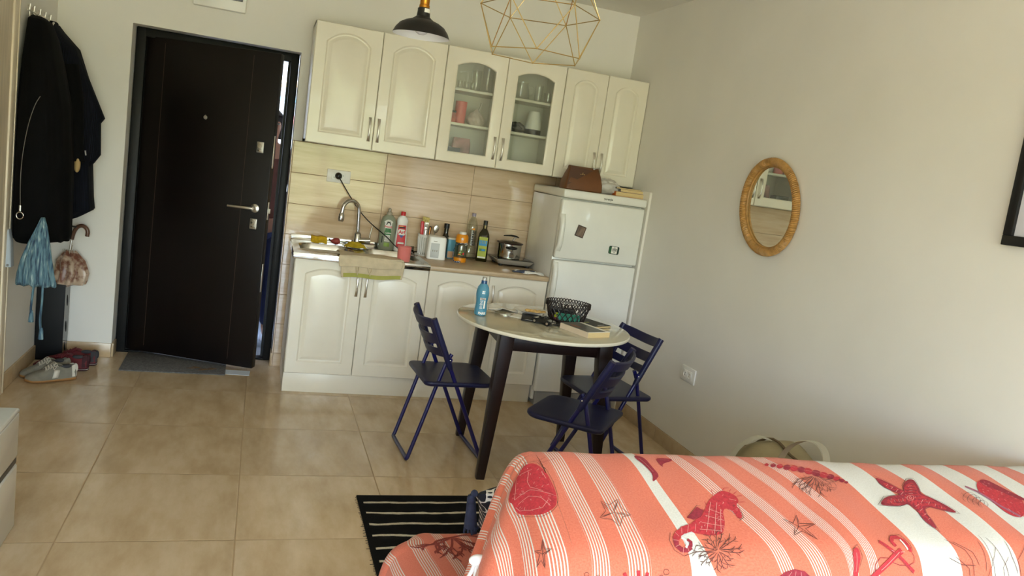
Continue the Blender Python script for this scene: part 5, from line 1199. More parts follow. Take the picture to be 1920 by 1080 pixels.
# brass wire cage
cx_, cz_, R_m, ph_, r_b, h_b = -1.477, 2.1104, .2301, 2.8495, .1916, .1672
t = thing('cage_lamp', 'brass wire geometric cage pendant lamp', 'pendant lamp', (cx_, -2.3, cz_))
tx_, ty_ = .0059, -.0097
tilt = lambda x, y, z: (x - tx_ * z, y - ty_ * z, z + tx_ * x + ty_ * y)
MID = [tilt(R_m * cos(ph_ - i * pi / 3), R_m * sin(ph_ - i * pi / 3), 0) for i in range(6)]
BOT = [tilt(r_b * cos(ph_ - (i + .5) * pi / 3), r_b * sin(ph_ - (i + .5) * pi / 3), -h_b) for i in range(6)]
TOP = [tilt(r_b * .8 * cos(ph_ - (i + .5) * pi / 3), r_b * .8 * sin(ph_ - (i + .5) * pi / 3), h_b * 1.05) for i in range(6)]
b = MB(); W_ = .0019
for i in range(6):
    j = (i + 1) % 6
    for p, q in ((MID[i], MID[j]), (BOT[i], BOT[j]), (TOP[i], TOP[j]), (MID[i], BOT[i]), (BOT[i], MID[j]), (MID[i], TOP[i]), (TOP[i], MID[j]), (TOP[i], (0, 0, h_b * 1.5))): b.tube([p, q], W_, M['gold'], 7)
for p in MID + BOT + TOP: b.ell(p, (.0030, .0030, .0030), M['gold'], u=8, w=6)
b.build('wire_cage', t)
b = MB(); b.lathe([(.018, h_b * 1.5 - .07), (.020, h_b * 1.5 - .06), (.020, h_b * 1.5), (.008, h_b * 1.5 + .02), (0, h_b * 1.5 + .021)], M['brass'], 20); b.build('socket', t)
b = MB(); b.tube([(0, 0, h_b * 1.5), (0, 0, ZC - cz_ - .02)], .003, M['black'], 8); b.lathe([(.045, -.022), (.05, 0), (0, 0)], M['brass'], 24, o=(0, 0, ZC - cz_)); b.build('cord', t)
b = MB(); b.lathe([(0, h_b * 1.5 - .155), (.016, h_b * 1.5 - .150), (.029, h_b * 1.5 - .125), (.026, h_b * 1.5 - .10), (.014, h_b * 1.5 - .075), (.013, h_b * 1.5 - .065)], M['bulb'], 22); b.build('bulb', t)
DECALS = [
('F','r',0,[(-1.843,0.093),(-1.814,0.062),(-1.781,0.033),(-1.759,0.044),(-1.746,0.073),(-1.742,0.113),(-1.74,0.151),(-1.747,0.182),(-1.761,0.194),(-1.788,0.207),(-1.812,0.206),(-1.84,0.197),(-1.847,0.167),(-1.843,0.142),(-1.851,0.126)]),
('S','p',3,[(-1.814,0.068),(-1.825,0.104),(-1.837,0.134)]),
('S','p',3,[(-1.782,0.068),(-1.794,0.098),(-1.793,0.12),(-1.769,0.138)]),
('S','p',3,[(-1.837,0.134),(-1.795,0.128),(-1.77,0.141),(-1.741,0.162)]),
('S','p',3,[(-1.842,0.162),(-1.837,0.182),(-1.812,0.192),(-1.783,0.187),(-1.765,0.167)]),
('S','p',3,[(-1.834,0.157),(-1.804,0.147),(-1.779,0.157),(-1.766,0.182)]),
('S','p',3,[(-1.754,0.079),(-1.751,0.102)]),
('S','p',3,[(-1.802,0.062),(-1.773,0.064)]),
('S','k',1.2,[(-1.843,0.096),(-1.813,0.057),(-1.779,0.028),(-1.755,0.04),(-1.742,0.072),(-1.737,0.113),(-1.739,0.162),(-1.747,0.187),(-1.765,0.201),(-1.79,0.212),(-1.813,0.212),(-1.844,0.202),(-1.85,0.168)]),
('S','m',2.2,[(-1.766,0.027),(-1.748,0.037),(-1.732,0.054)]),
('S','m',2.2,[(-1.748,0.037),(-1.724,0.018)]),
('S','m',2.2,[(-1.742,0.044),(-1.703,0.026)]),
('S','m',2.2,[(-1.751,0.034),(-1.747,0.049)]),
('S','k',1.5,[(-1.639,0.176),(-1.622,0.189),(-1.594,0.171),(-1.596,0.197),(-1.579,0.219),(-1.601,0.224),(-1.617,0.25),(-1.631,0.231),(-1.658,0.226),(-1.637,0.207),(-1.639,0.176)]),
('S','k',1.5,[(-1.619,0.212),(-1.638,0.182)]),
('S','k',1.5,[(-1.619,0.212),(-1.597,0.176)]),
('S','k',1.5,[(-1.619,0.212),(-1.585,0.218)]),
('S','k',1.5,[(-1.619,0.212),(-1.616,0.243)]),
('S','k',1.5,[(-1.619,0.212),(-1.653,0.224)]),
('S','k',1.0,[(-1.619,0.201),(-1.633,0.186)]),
('S','k',1.0,[(-1.629,0.207),(-1.637,0.189)]),
('S','k',1.0,[(-1.609,0.2),(-1.6,0.182)]),
('S','k',1.0,[(-1.619,0.206),(-1.604,0.185)]),
('S','k',1.0,[(-1.606,0.21),(-1.59,0.216)]),
('S','k',1.0,[(-1.615,0.216),(-1.594,0.218)]),
('S','k',1.0,[(-1.614,0.217),(-1.615,0.236)]),
('S','k',1.0,[(-1.623,0.223),(-1.618,0.238)]),
('S','k',1.0,[(-1.623,0.212),(-1.645,0.22)]),
('S','k',1.0,[(-1.632,0.218),(-1.648,0.223)]),
('S','k',1.6,[(-1.806,0.274),(-1.808,0.298),(-1.793,0.297),(-1.81,0.309),(-1.813,0.336),(-1.819,0.32),(-1.831,0.334),(-1.82,0.309),(-1.83,0.302),(-1.815,0.3),(-1.806,0.274)]),
('S','k',1.6,[(-1.809,0.287),(-1.814,0.309),(-1.814,0.333)]),
('S','k',1.6,[(-1.826,0.303),(-1.814,0.308),(-1.797,0.299)]),
('F','m',0,[(-1.48,-0.001),(-1.457,0.01),(-1.454,0.052),(-1.447,0.085),(-1.461,0.1),(-1.478,0.112),(-1.464,0.085),(-1.474,0.046),(-1.485,0.018)]),
('S','p',2,[(-1.475,0.017),(-1.468,0.042),(-1.46,0.075)]),
('F','m',0,[(-1.424,0.015),(-1.409,0.009),(-1.377,0.013),(-1.38,0.024),(-1.416,0.037),(-1.421,0.055),(-1.426,0.034)]),
('S','p',1.5,[(-1.414,0.02),(-1.388,0.02)]),
('S','r',26,[(-1.622,0.375),(-1.631,0.357)]),
('S','r',26,[(-1.597,0.375),(-1.598,0.353)]),
('S','r',26,[(-1.579,0.376),(-1.577,0.358)]),
('S','k',1.5,[(-1.525,0.359),(-1.526,0.362),(-1.529,0.364),(-1.532,0.364),(-1.536,0.364),(-1.538,0.361),(-1.539,0.358),(-1.538,0.355),(-1.536,0.353),(-1.532,0.353),(-1.529,0.353),(-1.526,0.356),(-1.525,0.359)]),
('S','k',1.5,[(-1.713,0.358),(-1.714,0.36),(-1.715,0.361),(-1.718,0.362),(-1.72,0.361),(-1.722,0.36),(-1.723,0.357),(-1.722,0.355),(-1.721,0.354),(-1.718,0.353),(-1.716,0.354),(-1.714,0.355),(-1.713,0.358)]),
('S','k',1.5,[(-1.54,0.368),(-1.54,0.37),(-1.542,0.371),(-1.544,0.372),(-1.546,0.371),(-1.548,0.37),(-1.548,0.368),(-1.548,0.366),(-1.546,0.365),(-1.544,0.365),(-1.542,0.365),(-1.541,0.366),(-1.54,0.368)]),
('S','k',1.5,[(-1.688,0.363),(-1.688,0.365),(-1.69,0.366),(-1.691,0.366),(-1.693,0.366),(-1.695,0.364),(-1.695,0.363),(-1.695,0.361),(-1.693,0.36),(-1.692,0.36),(-1.69,0.36),(-1.689,0.362),(-1.688,0.363)]),
('F','r',0,[(-1.443,0.247),(-1.399,0.223),(-1.377,0.202),(-1.357,0.176),(-1.332,0.157),(-1.303,0.139),(-1.279,0.146),(-1.267,0.16),(-1.271,0.178),(-1.286,0.187),(-1.283,0.205),(-1.289,0.228),(-1.301,0.233),(-1.304,0.207),(-1.319,0.196),(-1.332,0.21),(-1.339,0.238),(-1.354,0.262),(-1.368,0.275),(-1.403,0.279),(-1.426,0.273),(-1.445,0.269)]),
('F','m',0,[(-1.439,0.227),(-1.396,0.194),(-1.383,0.205),(-1.4,0.225),(-1.424,0.234)]),
('S','r',62,[(-1.418,0.255),(-1.44,0.256),(-1.464,0.263)]),
('S','r',50,[(-1.457,0.26),(-1.479,0.272),(-1.493,0.288)]),
('S','m',42,[(-1.492,0.286),(-1.496,0.303),(-1.485,0.312)]),
('S','m',34,[(-1.487,0.312),(-1.471,0.312),(-1.459,0.305)]),
('S','m',26,[(-1.46,0.305),(-1.455,0.294),(-1.462,0.287)]),
('S','r',5,[(-1.334,0.16),(-1.329,0.136)]),
('S','r',5,[(-1.301,0.142),(-1.291,0.132),(-1.274,0.13)]),
('S','r',5,[(-1.271,0.16),(-1.247,0.154)]),
('S','r',5,[(-1.278,0.18),(-1.253,0.178)]),
('S','r',5,[(-1.366,0.187),(-1.366,0.176)]),
('S','r',5,[(-1.382,0.209),(-1.385,0.198)]),
('S','r',5,[(-1.283,0.146),(-1.271,0.134)]),
('S','r',5,[(-1.275,0.153),(-1.257,0.141)]),
('S','p',3.5,[(-1.367,0.2),(-1.335,0.215)]),
('S','p',3.5,[(-1.384,0.221),(-1.34,0.235)]),
('S','p',3.5,[(-1.407,0.242),(-1.348,0.252)]),
('S','p',3.5,[(-1.42,0.261),(-1.361,0.266)]),
('S','p',3.5,[(-1.35,0.178),(-1.406,0.269)]),
('S','p',3.5,[(-1.334,0.18),(-1.387,0.275)]),
('S','p',3.5,[(-1.333,0.2),(-1.366,0.269)]),
('S','p',3.5,[(-1.295,0.169),(-1.278,0.174)]),
('S','p',2.5,[(-1.424,0.246),(-1.435,0.267)]),
('S','p',2.5,[(-1.443,0.247),(-1.455,0.27)]),
('S','p',2.5,[(-1.464,0.255),(-1.47,0.272)]),
('S','p',2.5,[(-1.486,0.268),(-1.48,0.279)]),
('S','p',2.5,[(-1.501,0.288),(-1.486,0.29)]),
('S','p',2.5,[(-1.5,0.305),(-1.486,0.3)]),
('S','p',2.5,[(-1.485,0.32),(-1.479,0.306)]),
('S','p',2.5,[(-1.467,0.318),(-1.469,0.305)]),
('S','w',16,[(-1.476,0.283),(-1.468,0.288),(-1.466,0.299),(-1.473,0.307)]),
('S','k',1.4,[(-1.436,0.225),(-1.394,0.189),(-1.384,0.192)]),
('S','k',1.4,[(-1.498,0.268),(-1.51,0.29),(-1.506,0.313),(-1.483,0.325),(-1.457,0.318),(-1.444,0.301)]),
('S','k',1.4,[(-1.28,0.187),(-1.286,0.228),(-1.303,0.238)]),
('S','k',2.2,[(-1.293,0.187),(-1.289,0.19),(-1.294,0.193),(-1.293,0.187)]),
('S','k',2.0,[(-1.388,0.316),(-1.372,0.319),(-1.354,0.321),(-1.337,0.322)]),
('S','k',2.0,[(-1.372,0.319),(-1.367,0.324),(-1.365,0.328)]),
('S','k',2.0,[(-1.363,0.32),(-1.357,0.317),(-1.353,0.315)]),
('S','k',2.0,[(-1.351,0.321),(-1.343,0.326),(-1.34,0.331)]),
('S','k',2.0,[(-1.345,0.322),(-1.333,0.319),(-1.325,0.315)]),
('S','k',2.0,[(-1.394,0.318),(-1.382,0.324),(-1.373,0.33),(-1.363,0.336)]),
('S','k',2.0,[(-1.383,0.324),(-1.381,0.329),(-1.381,0.333)]),
('S','k',2.0,[(-1.378,0.327),(-1.372,0.328),(-1.368,0.328)]),
('S','k',2.0,[(-1.371,0.332),(-1.368,0.336),(-1.367,0.34)]),
('S','k',2.0,[(-1.367,0.334),(-1.362,0.334),(-1.359,0.334)]),
('S','k',2.0,[(-1.393,0.319),(-1.385,0.331),(-1.38,0.34),(-1.369,0.352)]),
('S','k',2.0,[(-1.387,0.33),(-1.388,0.336),(-1.391,0.34)]),
('S','k',2.0,[(-1.383,0.335),(-1.374,0.338),(-1.367,0.338)]),
('S','k',2.0,[(-1.377,0.342),(-1.376,0.349),(-1.378,0.354)]),
('S','k',2.0,[(-1.374,0.346),(-1.364,0.348),(-1.357,0.348)]),
('S','k',2.0,[(-1.397,0.32),(-1.393,0.332),(-1.391,0.344),(-1.385,0.357)]),
('S','k',2.0,[(-1.393,0.332),(-1.396,0.338),(-1.399,0.342)]),
('S','k',2.0,[(-1.392,0.338),(-1.385,0.344),(-1.378,0.346)]),
('S','k',2.0,[(-1.389,0.346),(-1.392,0.352),(-1.395,0.356)]),
('S','k',2.0,[(-1.388,0.35),(-1.383,0.354),(-1.379,0.355)]),
('S','k',2.0,[(-1.396,0.321),(-1.4,0.333),(-1.402,0.347),(-1.401,0.359)]),
('S','k',2.0,[(-1.4,0.333),(-1.406,0.338),(-1.41,0.34)]),
('S','k',2.0,[(-1.401,0.34),(-1.396,0.347),(-1.39,0.351)]),
('S','k',2.0,[(-1.402,0.348),(-1.407,0.354),(-1.412,0.356)]),
('S','k',2.0,[(-1.402,0.353),(-1.398,0.359),(-1.393,0.363)]),
('S','k',2.0,[(-1.399,0.32),(-1.407,0.328),(-1.416,0.336),(-1.424,0.345)]),
('S','k',2.0,[(-1.408,0.328),(-1.416,0.332),(-1.422,0.333)]),
('S','k',2.0,[(-1.413,0.332),(-1.413,0.336),(-1.412,0.339)]),
('S','k',2.0,[(-1.418,0.338),(-1.424,0.34),(-1.429,0.34)]),
('S','k',2.0,[(-1.421,0.341),(-1.421,0.345),(-1.42,0.348)]),
('S','k',2.0,[(-1.402,0.319),(-1.417,0.326),(-1.431,0.335),(-1.442,0.344)]),
('S','k',2.0,[(-1.416,0.327),(-1.426,0.328),(-1.433,0.326)]),
('S','k',2.0,[(-1.423,0.331),(-1.428,0.338),(-1.429,0.344)]),
('S','k',2.0,[(-1.432,0.337),(-1.439,0.337),(-1.443,0.336)]),
('S','k',2.0,[(-1.436,0.339),(-1.44,0.343),(-1.44,0.346)]),
('S','k',2.0,[(-1.404,0.318),(-1.417,0.319),(-1.433,0.324),(-1.447,0.327)]),
('S','k',2.0,[(-1.417,0.32),(-1.424,0.319),(-1.427,0.316)]),
('S','k',2.0,[(-1.424,0.322),(-1.43,0.326),(-1.433,0.33)]),
('S','k',2.0,[(-1.434,0.324),(-1.441,0.324),(-1.446,0.323)]),
('S','k',2.0,[(-1.439,0.326),(-1.444,0.329),(-1.446,0.332)]),
('S','k',2.0,[(-1.404,0.315),(-1.421,0.317),(-1.441,0.316),(-1.46,0.318)]),
('S','k',2.0,[(-1.421,0.317),(-1.431,0.314),(-1.435,0.31)]),
('S','k',2.0,[(-1.431,0.317),(-1.44,0.321),(-1.444,0.326)]),
('S','k',2.0,[(-1.443,0.317),(-1.454,0.314),(-1.459,0.309)]),
('S','k',2.0,[(-1.449,0.317),(-1.458,0.322),(-1.462,0.326)]),
('S','k',2.0,[(-1.403,0.314),(-1.417,0.31),(-1.432,0.305),(-1.445,0.301)]),
('S','k',2.0,[(-1.416,0.31),(-1.422,0.303),(-1.423,0.297)]),
('S','k',2.0,[(-1.424,0.307),(-1.435,0.308),(-1.443,0.311)]),
('S','k',2.0,[(-1.434,0.304),(-1.436,0.298),(-1.436,0.293)]),
('S','k',2.0,[(-1.438,0.303),(-1.445,0.303),(-1.449,0.305)]),
('S','k',2.0,[(-1.399,0.314),(-1.405,0.304),(-1.412,0.298),(-1.418,0.287)]),
('S','k',2.0,[(-1.406,0.305),(-1.406,0.3),(-1.404,0.296)]),
('S','k',2.0,[(-1.409,0.301),(-1.416,0.298),(-1.421,0.298)]),
('S','k',2.0,[(-1.413,0.295),(-1.413,0.29),(-1.411,0.286)]),
('S','k',2.0,[(-1.415,0.292),(-1.421,0.289),(-1.427,0.289)]),
('S','k',2.0,[(-1.399,0.312),(-1.4,0.299),(-1.404,0.287),(-1.404,0.275)]),
('S','k',2.0,[(-1.401,0.3),(-1.399,0.294),(-1.395,0.29)]),
('S','k',2.0,[(-1.403,0.294),(-1.41,0.289),(-1.417,0.288)]),
('S','k',2.0,[(-1.404,0.285),(-1.399,0.278),(-1.395,0.274)]),
('S','k',2.0,[(-1.405,0.281),(-1.412,0.277),(-1.418,0.276)]),
('S','k',2.0,[(-1.396,0.31),(-1.392,0.294),(-1.383,0.277),(-1.378,0.26)]),
('S','k',2.0,[(-1.391,0.295),(-1.383,0.288),(-1.376,0.285)]),
('S','k',2.0,[(-1.388,0.287),(-1.39,0.28),(-1.393,0.276)]),
('S','k',2.0,[(-1.384,0.275),(-1.374,0.266),(-1.366,0.262)]),
('S','k',2.0,[(-1.382,0.269),(-1.387,0.26),(-1.393,0.257)]),
('S','k',2.0,[(-1.394,0.31),(-1.387,0.299),(-1.374,0.285),(-1.364,0.269)]),
('S','k',2.0,[(-1.385,0.298),(-1.377,0.294),(-1.371,0.292)]),
('S','k',2.0,[(-1.38,0.291),(-1.38,0.285),(-1.381,0.281)]),
('S','k',2.0,[(-1.373,0.281),(-1.366,0.275),(-1.36,0.273)]),
('S','k',2.0,[(-1.369,0.276),(-1.37,0.268),(-1.372,0.264)]),
('S','k',2.0,[(-1.392,0.313),(-1.376,0.302),(-1.361,0.291),(-1.347,0.283)]),
('S','k',2.0,[(-1.377,0.303),(-1.37,0.3),(-1.365,0.3)]),
('S','k',2.0,[(-1.37,0.298),(-1.366,0.291),(-1.366,0.286)]),
('S','k',2.0,[(-1.359,0.291),(-1.352,0.288),(-1.347,0.288)]),
('S','k',2.0,[(-1.354,0.287),(-1.347,0.278),(-1.344,0.272)]),
('S','k',2.0,[(-1.39,0.314),(-1.37,0.304),(-1.353,0.296),(-1.334,0.287)]),
('S','k',2.0,[(-1.372,0.305),(-1.365,0.303),(-1.36,0.304)]),
('S','k',2.0,[(-1.362,0.3),(-1.357,0.293),(-1.355,0.288)]),
('S','k',2.0,[(-1.349,0.294),(-1.339,0.294),(-1.334,0.296)]),
('S','k',2.0,[(-1.342,0.291),(-1.336,0.285),(-1.333,0.281)]),
('S','k',2.0,[(-1.387,0.314),(-1.371,0.314),(-1.349,0.313),(-1.33,0.311)]),
('S','k',2.0,[(-1.37,0.314),(-1.361,0.317),(-1.356,0.32)]),
('S','k',2.0,[(-1.36,0.313),(-1.352,0.31),(-1.347,0.306)]),
('S','k',2.0,[(-1.347,0.312),(-1.339,0.314),(-1.335,0.317)]),
('S','k',2.0,[(-1.34,0.312),(-1.332,0.306),(-1.327,0.301)]),
('S','k',2,[(-1.407,0.311),(-1.399,0.308),(-1.395,0.312),(-1.402,0.316),(-1.407,0.311)]),
('S','k',1.8,[(-0.969,0.074),(-0.951,0.083),(-0.932,0.089),(-0.915,0.097)]),
('S','k',1.8,[(-0.951,0.082),(-0.951,0.091),(-0.953,0.098)]),
('S','k',1.8,[(-0.942,0.086),(-0.928,0.083),(-0.918,0.077)]),
('S','k',1.8,[(-0.93,0.091),(-0.93,0.105),(-0.934,0.116)]),
('S','k',1.8,[(-0.924,0.093),(-0.907,0.087),(-0.895,0.08)]),
('S','k',1.8,[(-0.971,0.074),(-0.96,0.084),(-0.95,0.095),(-0.937,0.102)]),
('S','k',1.8,[(-0.96,0.084),(-0.96,0.09),(-0.962,0.096)]),
('S','k',1.8,[(-0.954,0.089),(-0.946,0.088),(-0.939,0.086)]),
('S','k',1.8,[(-0.947,0.095),(-0.947,0.106),(-0.952,0.116)]),
('S','k',1.8,[(-0.943,0.097),(-0.933,0.096),(-0.926,0.093)]),
('S','k',1.8,[(-0.974,0.081),(-0.968,0.096),(-0.964,0.114),(-0.954,0.126)]),
('S','k',1.8,[(-0.968,0.095),(-0.975,0.11),(-0.983,0.12)]),
('S','k',1.8,[(-0.965,0.103),(-0.955,0.106),(-0.946,0.104)]),
('S','k',1.8,[(-0.961,0.114),(-0.967,0.129),(-0.975,0.14)]),
('S','k',1.8,[(-0.959,0.119),(-0.947,0.122),(-0.936,0.12)]),
('S','k',1.8,[(-0.974,0.08),(-0.975,0.101),(-0.971,0.118),(-0.969,0.136)]),
('S','k',1.8,[(-0.974,0.099),(-0.98,0.11),(-0.986,0.117)]),
('S','k',1.8,[(-0.973,0.109),(-0.964,0.111),(-0.955,0.109)]),
('S','k',1.8,[(-0.971,0.121),(-0.978,0.133),(-0.986,0.14)]),
('S','k',1.8,[(-0.97,0.127),(-0.958,0.13),(-0.947,0.128)]),
('S','k',1.8,[(-0.978,0.082),(-0.982,0.099),(-0.988,0.123),(-0.989,0.139)]),
('S','k',1.8,[(-0.983,0.101),(-0.994,0.114),(-1.004,0.122)]),
('S','k',1.8,[(-0.985,0.111),(-0.98,0.115),(-0.974,0.115)]),
('S','k',1.8,[(-0.988,0.124),(-0.995,0.132),(-1.001,0.137)]),
('S','k',1.8,[(-0.989,0.131),(-0.984,0.135),(-0.979,0.136)]),
('S','k',1.8,[(-0.982,0.083),(-0.988,0.105),(-1.002,0.132),(-1.01,0.154)]),
('S','k',1.8,[(-0.99,0.106),(-0.999,0.118),(-1.008,0.126)]),
('S','k',1.8,[(-0.995,0.118),(-0.994,0.129),(-0.989,0.134)]),
('S','k',1.8,[(-1.001,0.134),(-1.013,0.15),(-1.025,0.159)]),
('S','k',1.8,[(-1.004,0.141),(-1.004,0.153),(-0.999,0.158)]),
('S','k',1.8,[(-0.979,0.08),(-0.995,0.102),(-1.005,0.12),(-1.014,0.14)]),
('S','k',1.8,[(-0.993,0.101),(-1.002,0.111),(-1.01,0.116)]),
('S','k',1.8,[(-0.999,0.112),(-0.999,0.121),(-0.995,0.126)]),
('S','k',1.8,[(-1.007,0.125),(-1.016,0.134),(-1.023,0.139)]),
('S','k',1.8,[(-1.011,0.132),(-1.013,0.141),(-1.011,0.145)]),
('S','k',1.8,[(-0.984,0.084),(-1.005,0.106),(-1.026,0.128),(-1.046,0.15)]),
('S','k',1.8,[(-1.006,0.106),(-1.019,0.115),(-1.029,0.12)]),
('S','k',1.8,[(-1.017,0.117),(-1.019,0.126),(-1.018,0.131)]),
('S','k',1.8,[(-1.03,0.133),(-1.043,0.14),(-1.052,0.143)]),
('S','k',1.8,[(-1.037,0.14),(-1.04,0.149),(-1.04,0.154)]),
('S','k',1.8,[(-0.984,0.08),(-1.008,0.099),(-1.028,0.115),(-1.049,0.133)]),
('S','k',1.8,[(-1.006,0.098),(-1.02,0.106),(-1.028,0.109)]),
('S','k',1.8,[(-1.017,0.108),(-1.026,0.122),(-1.028,0.13)]),
('S','k',1.8,[(-1.031,0.12),(-1.047,0.125),(-1.056,0.126)]),
('S','k',1.8,[(-1.038,0.126),(-1.045,0.136),(-1.048,0.142)]),
('S','k',1.8,[(-0.987,0.082),(-1.01,0.099),(-1.036,0.119),(-1.061,0.135)]),
('S','k',1.8,[(-1.011,0.1),(-1.021,0.104),(-1.028,0.105)]),
('S','k',1.8,[(-1.024,0.109),(-1.03,0.119),(-1.032,0.126)]),
('S','k',1.8,[(-1.04,0.122),(-1.051,0.127),(-1.058,0.128)]),
('S','k',1.8,[(-1.048,0.128),(-1.056,0.137),(-1.059,0.144)]),
('S','k',1.8,[(-0.988,0.079),(-1.014,0.095),(-1.036,0.109),(-1.062,0.122)]),
('S','k',1.8,[(-1.011,0.093),(-1.02,0.095),(-1.024,0.093)]),
('S','k',1.8,[(-1.024,0.101),(-1.036,0.112),(-1.041,0.12)]),
('S','k',1.8,[(-1.041,0.11),(-1.05,0.113),(-1.056,0.112)]),
('S','k',1.8,[(-1.05,0.115),(-1.058,0.125),(-1.062,0.132)]),
('S','k',1.8,[(-0.987,0.077),(-1.014,0.089),(-1.048,0.103),(-1.075,0.113)]),
('S','k',1.8,[(-1.016,0.09),(-1.028,0.087),(-1.032,0.082)]),
('S','k',1.8,[(-1.031,0.096),(-1.045,0.106),(-1.054,0.114)]),
('S','k',1.8,[(-1.05,0.104),(-1.062,0.104),(-1.068,0.101)]),
('S','k',1.8,[(-1.06,0.108),(-1.075,0.119),(-1.083,0.128)]),
('S','k',1.8,[(-0.987,0.078),(-1.01,0.084),(-1.032,0.09),(-1.054,0.097)]),
('S','k',1.8,[(-1.008,0.083),(-1.015,0.08),(-1.017,0.075)]),
('S','k',1.8,[(-1.019,0.086),(-1.029,0.092),(-1.035,0.097)]),
('S','k',1.8,[(-1.035,0.091),(-1.047,0.09),(-1.052,0.087)]),
('S','k',1.8,[(-1.042,0.093),(-1.058,0.105),(-1.066,0.114)]),
('S','k',1.8,[(-1.175,0.231),(-1.152,0.244),(-1.13,0.22),(-1.136,0.246),(-1.091,0.248),(-1.128,0.262),(-1.113,0.294),(-1.141,0.268),(-1.17,0.28),(-1.154,0.256),(-1.175,0.231)]),
('S','k',1.8,[(-1.167,0.234),(-1.143,0.255),(-1.119,0.288)]),
('S','k',1.8,[(-1.133,0.227),(-1.143,0.255),(-1.164,0.274)]),
('S','k',1.8,[(-1.143,0.255),(-1.1,0.25)]),
('F','r',0,[(-1.093,0.032),(-1.097,0.036),(-1.102,0.039),(-1.106,0.039),(-1.108,0.036),(-1.107,0.032),(-1.102,0.028),(-1.097,0.025),(-1.093,0.025),(-1.092,0.027)]),
('F','m',0,[(-1.074,0.035),(-1.079,0.04),(-1.086,0.044),(-1.091,0.044),(-1.093,0.041),(-1.091,0.035),(-1.086,0.03),(-1.079,0.026),(-1.074,0.026),(-1.072,0.029)]),
('F','r',0,[(-1.056,0.039),(-1.062,0.046),(-1.07,0.05),(-1.076,0.05),(-1.078,0.046),(-1.076,0.04),(-1.07,0.033),(-1.062,0.029),(-1.056,0.029),(-1.053,0.033)]),
('F','m',0,[(-1.035,0.044),(-1.042,0.051),(-1.051,0.056),(-1.059,0.056),(-1.062,0.052),(-1.059,0.045),(-1.052,0.037),(-1.042,0.032),(-1.034,0.031),(-1.032,0.036)]),
('F','r',0,[(-1.013,0.047),(-1.021,0.055),(-1.032,0.06),(-1.04,0.061),(-1.044,0.056),(-1.041,0.048),(-1.033,0.039),(-1.022,0.033),(-1.013,0.033),(-1.01,0.038)]),
('F','m',0,[(-0.99,0.05),(-0.999,0.059),(-1.01,0.064),(-1.019,0.065),(-1.023,0.059),(-1.02,0.051),(-1.011,0.042),(-0.999,0.036),(-0.99,0.035),(-0.986,0.041)]),
('F','r',0,[(-0.966,0.054),(-0.976,0.064),(-0.989,0.07),(-0.999,0.07),(-1.003,0.065),(-1.0,0.055),(-0.99,0.045),(-0.977,0.038),(-0.966,0.038),(-0.963,0.044)]),
('F','m',0,[(-0.943,0.06),(-0.953,0.069),(-0.966,0.075),(-0.976,0.075),(-0.98,0.07),(-0.977,0.06),(-0.967,0.051),(-0.954,0.044),(-0.943,0.044),(-0.939,0.05)]),
('F','r',0,[(-0.924,0.066),(-0.933,0.074),(-0.945,0.079),(-0.954,0.08),(-0.958,0.075),(-0.955,0.066),(-0.946,0.058),(-0.934,0.052),(-0.925,0.052),(-0.921,0.057)]),
('F','m',0,[(-0.909,0.073),(-0.917,0.08),(-0.927,0.084),(-0.935,0.085),(-0.938,0.08),(-0.935,0.073),(-0.928,0.066),(-0.918,0.061),(-0.909,0.061),(-0.906,0.065)]),
('F','r',0,[(-0.896,0.08),(-0.903,0.086),(-0.911,0.09),(-0.918,0.09),(-0.921,0.087),(-0.919,0.081),(-0.912,0.075),(-0.904,0.071),(-0.897,0.071),(-0.894,0.074)]),
('F','m',0,[(-0.889,0.089),(-0.894,0.093),(-0.9,0.096),(-0.905,0.096),(-0.908,0.093),(-0.906,0.089),(-0.901,0.084),(-0.895,0.082),(-0.89,0.081),(-0.887,0.084)]),
('F','m',0,[(-0.883,0.096),(-0.887,0.099),(-0.891,0.101),(-0.894,0.101),(-0.896,0.099),(-0.895,0.096),(-0.892,0.093),(-0.887,0.091),(-0.884,0.091),(-0.882,0.093)]),
('S','p',2,[(-1.087,0.031),(-1.044,0.039),(-1.003,0.044)]),
('S','p',2,[(-1.0,0.053),(-0.953,0.056),(-0.919,0.071)]),
('F','m',0,[(-1.243,0.379),(-1.225,0.366),(-1.197,0.36),(-1.168,0.365),(-1.145,0.382)]),
('S','p',3,[(-1.216,0.377),(-1.206,0.366)]),
('S','p',3,[(-1.197,0.377),(-1.194,0.365)]),
('S','p',3,[(-1.178,0.378),(-1.179,0.367)]),
('F','m',0,[(-0.764,0.062),(-0.742,0.082),(-0.729,0.107),(-0.717,0.125),(-0.707,0.104),(-0.668,0.075),(-0.641,0.071),(-0.644,0.086),(-0.658,0.114),(-0.673,0.136),(-0.652,0.145),(-0.626,0.166),(-0.61,0.186),(-0.601,0.208),(-0.642,0.2),(-0.685,0.184),(-0.704,0.191),(-0.711,0.21),(-0.709,0.224),(-0.715,0.266),(-0.734,0.242),(-0.737,0.224),(-0.732,0.195),(-0.74,0.171),(-0.776,0.182),(-0.813,0.182),(-0.844,0.179),(-0.798,0.147),(-0.755,0.139),(-0.736,0.137),(-0.749,0.126),(-0.765,0.11),(-0.771,0.088)]),
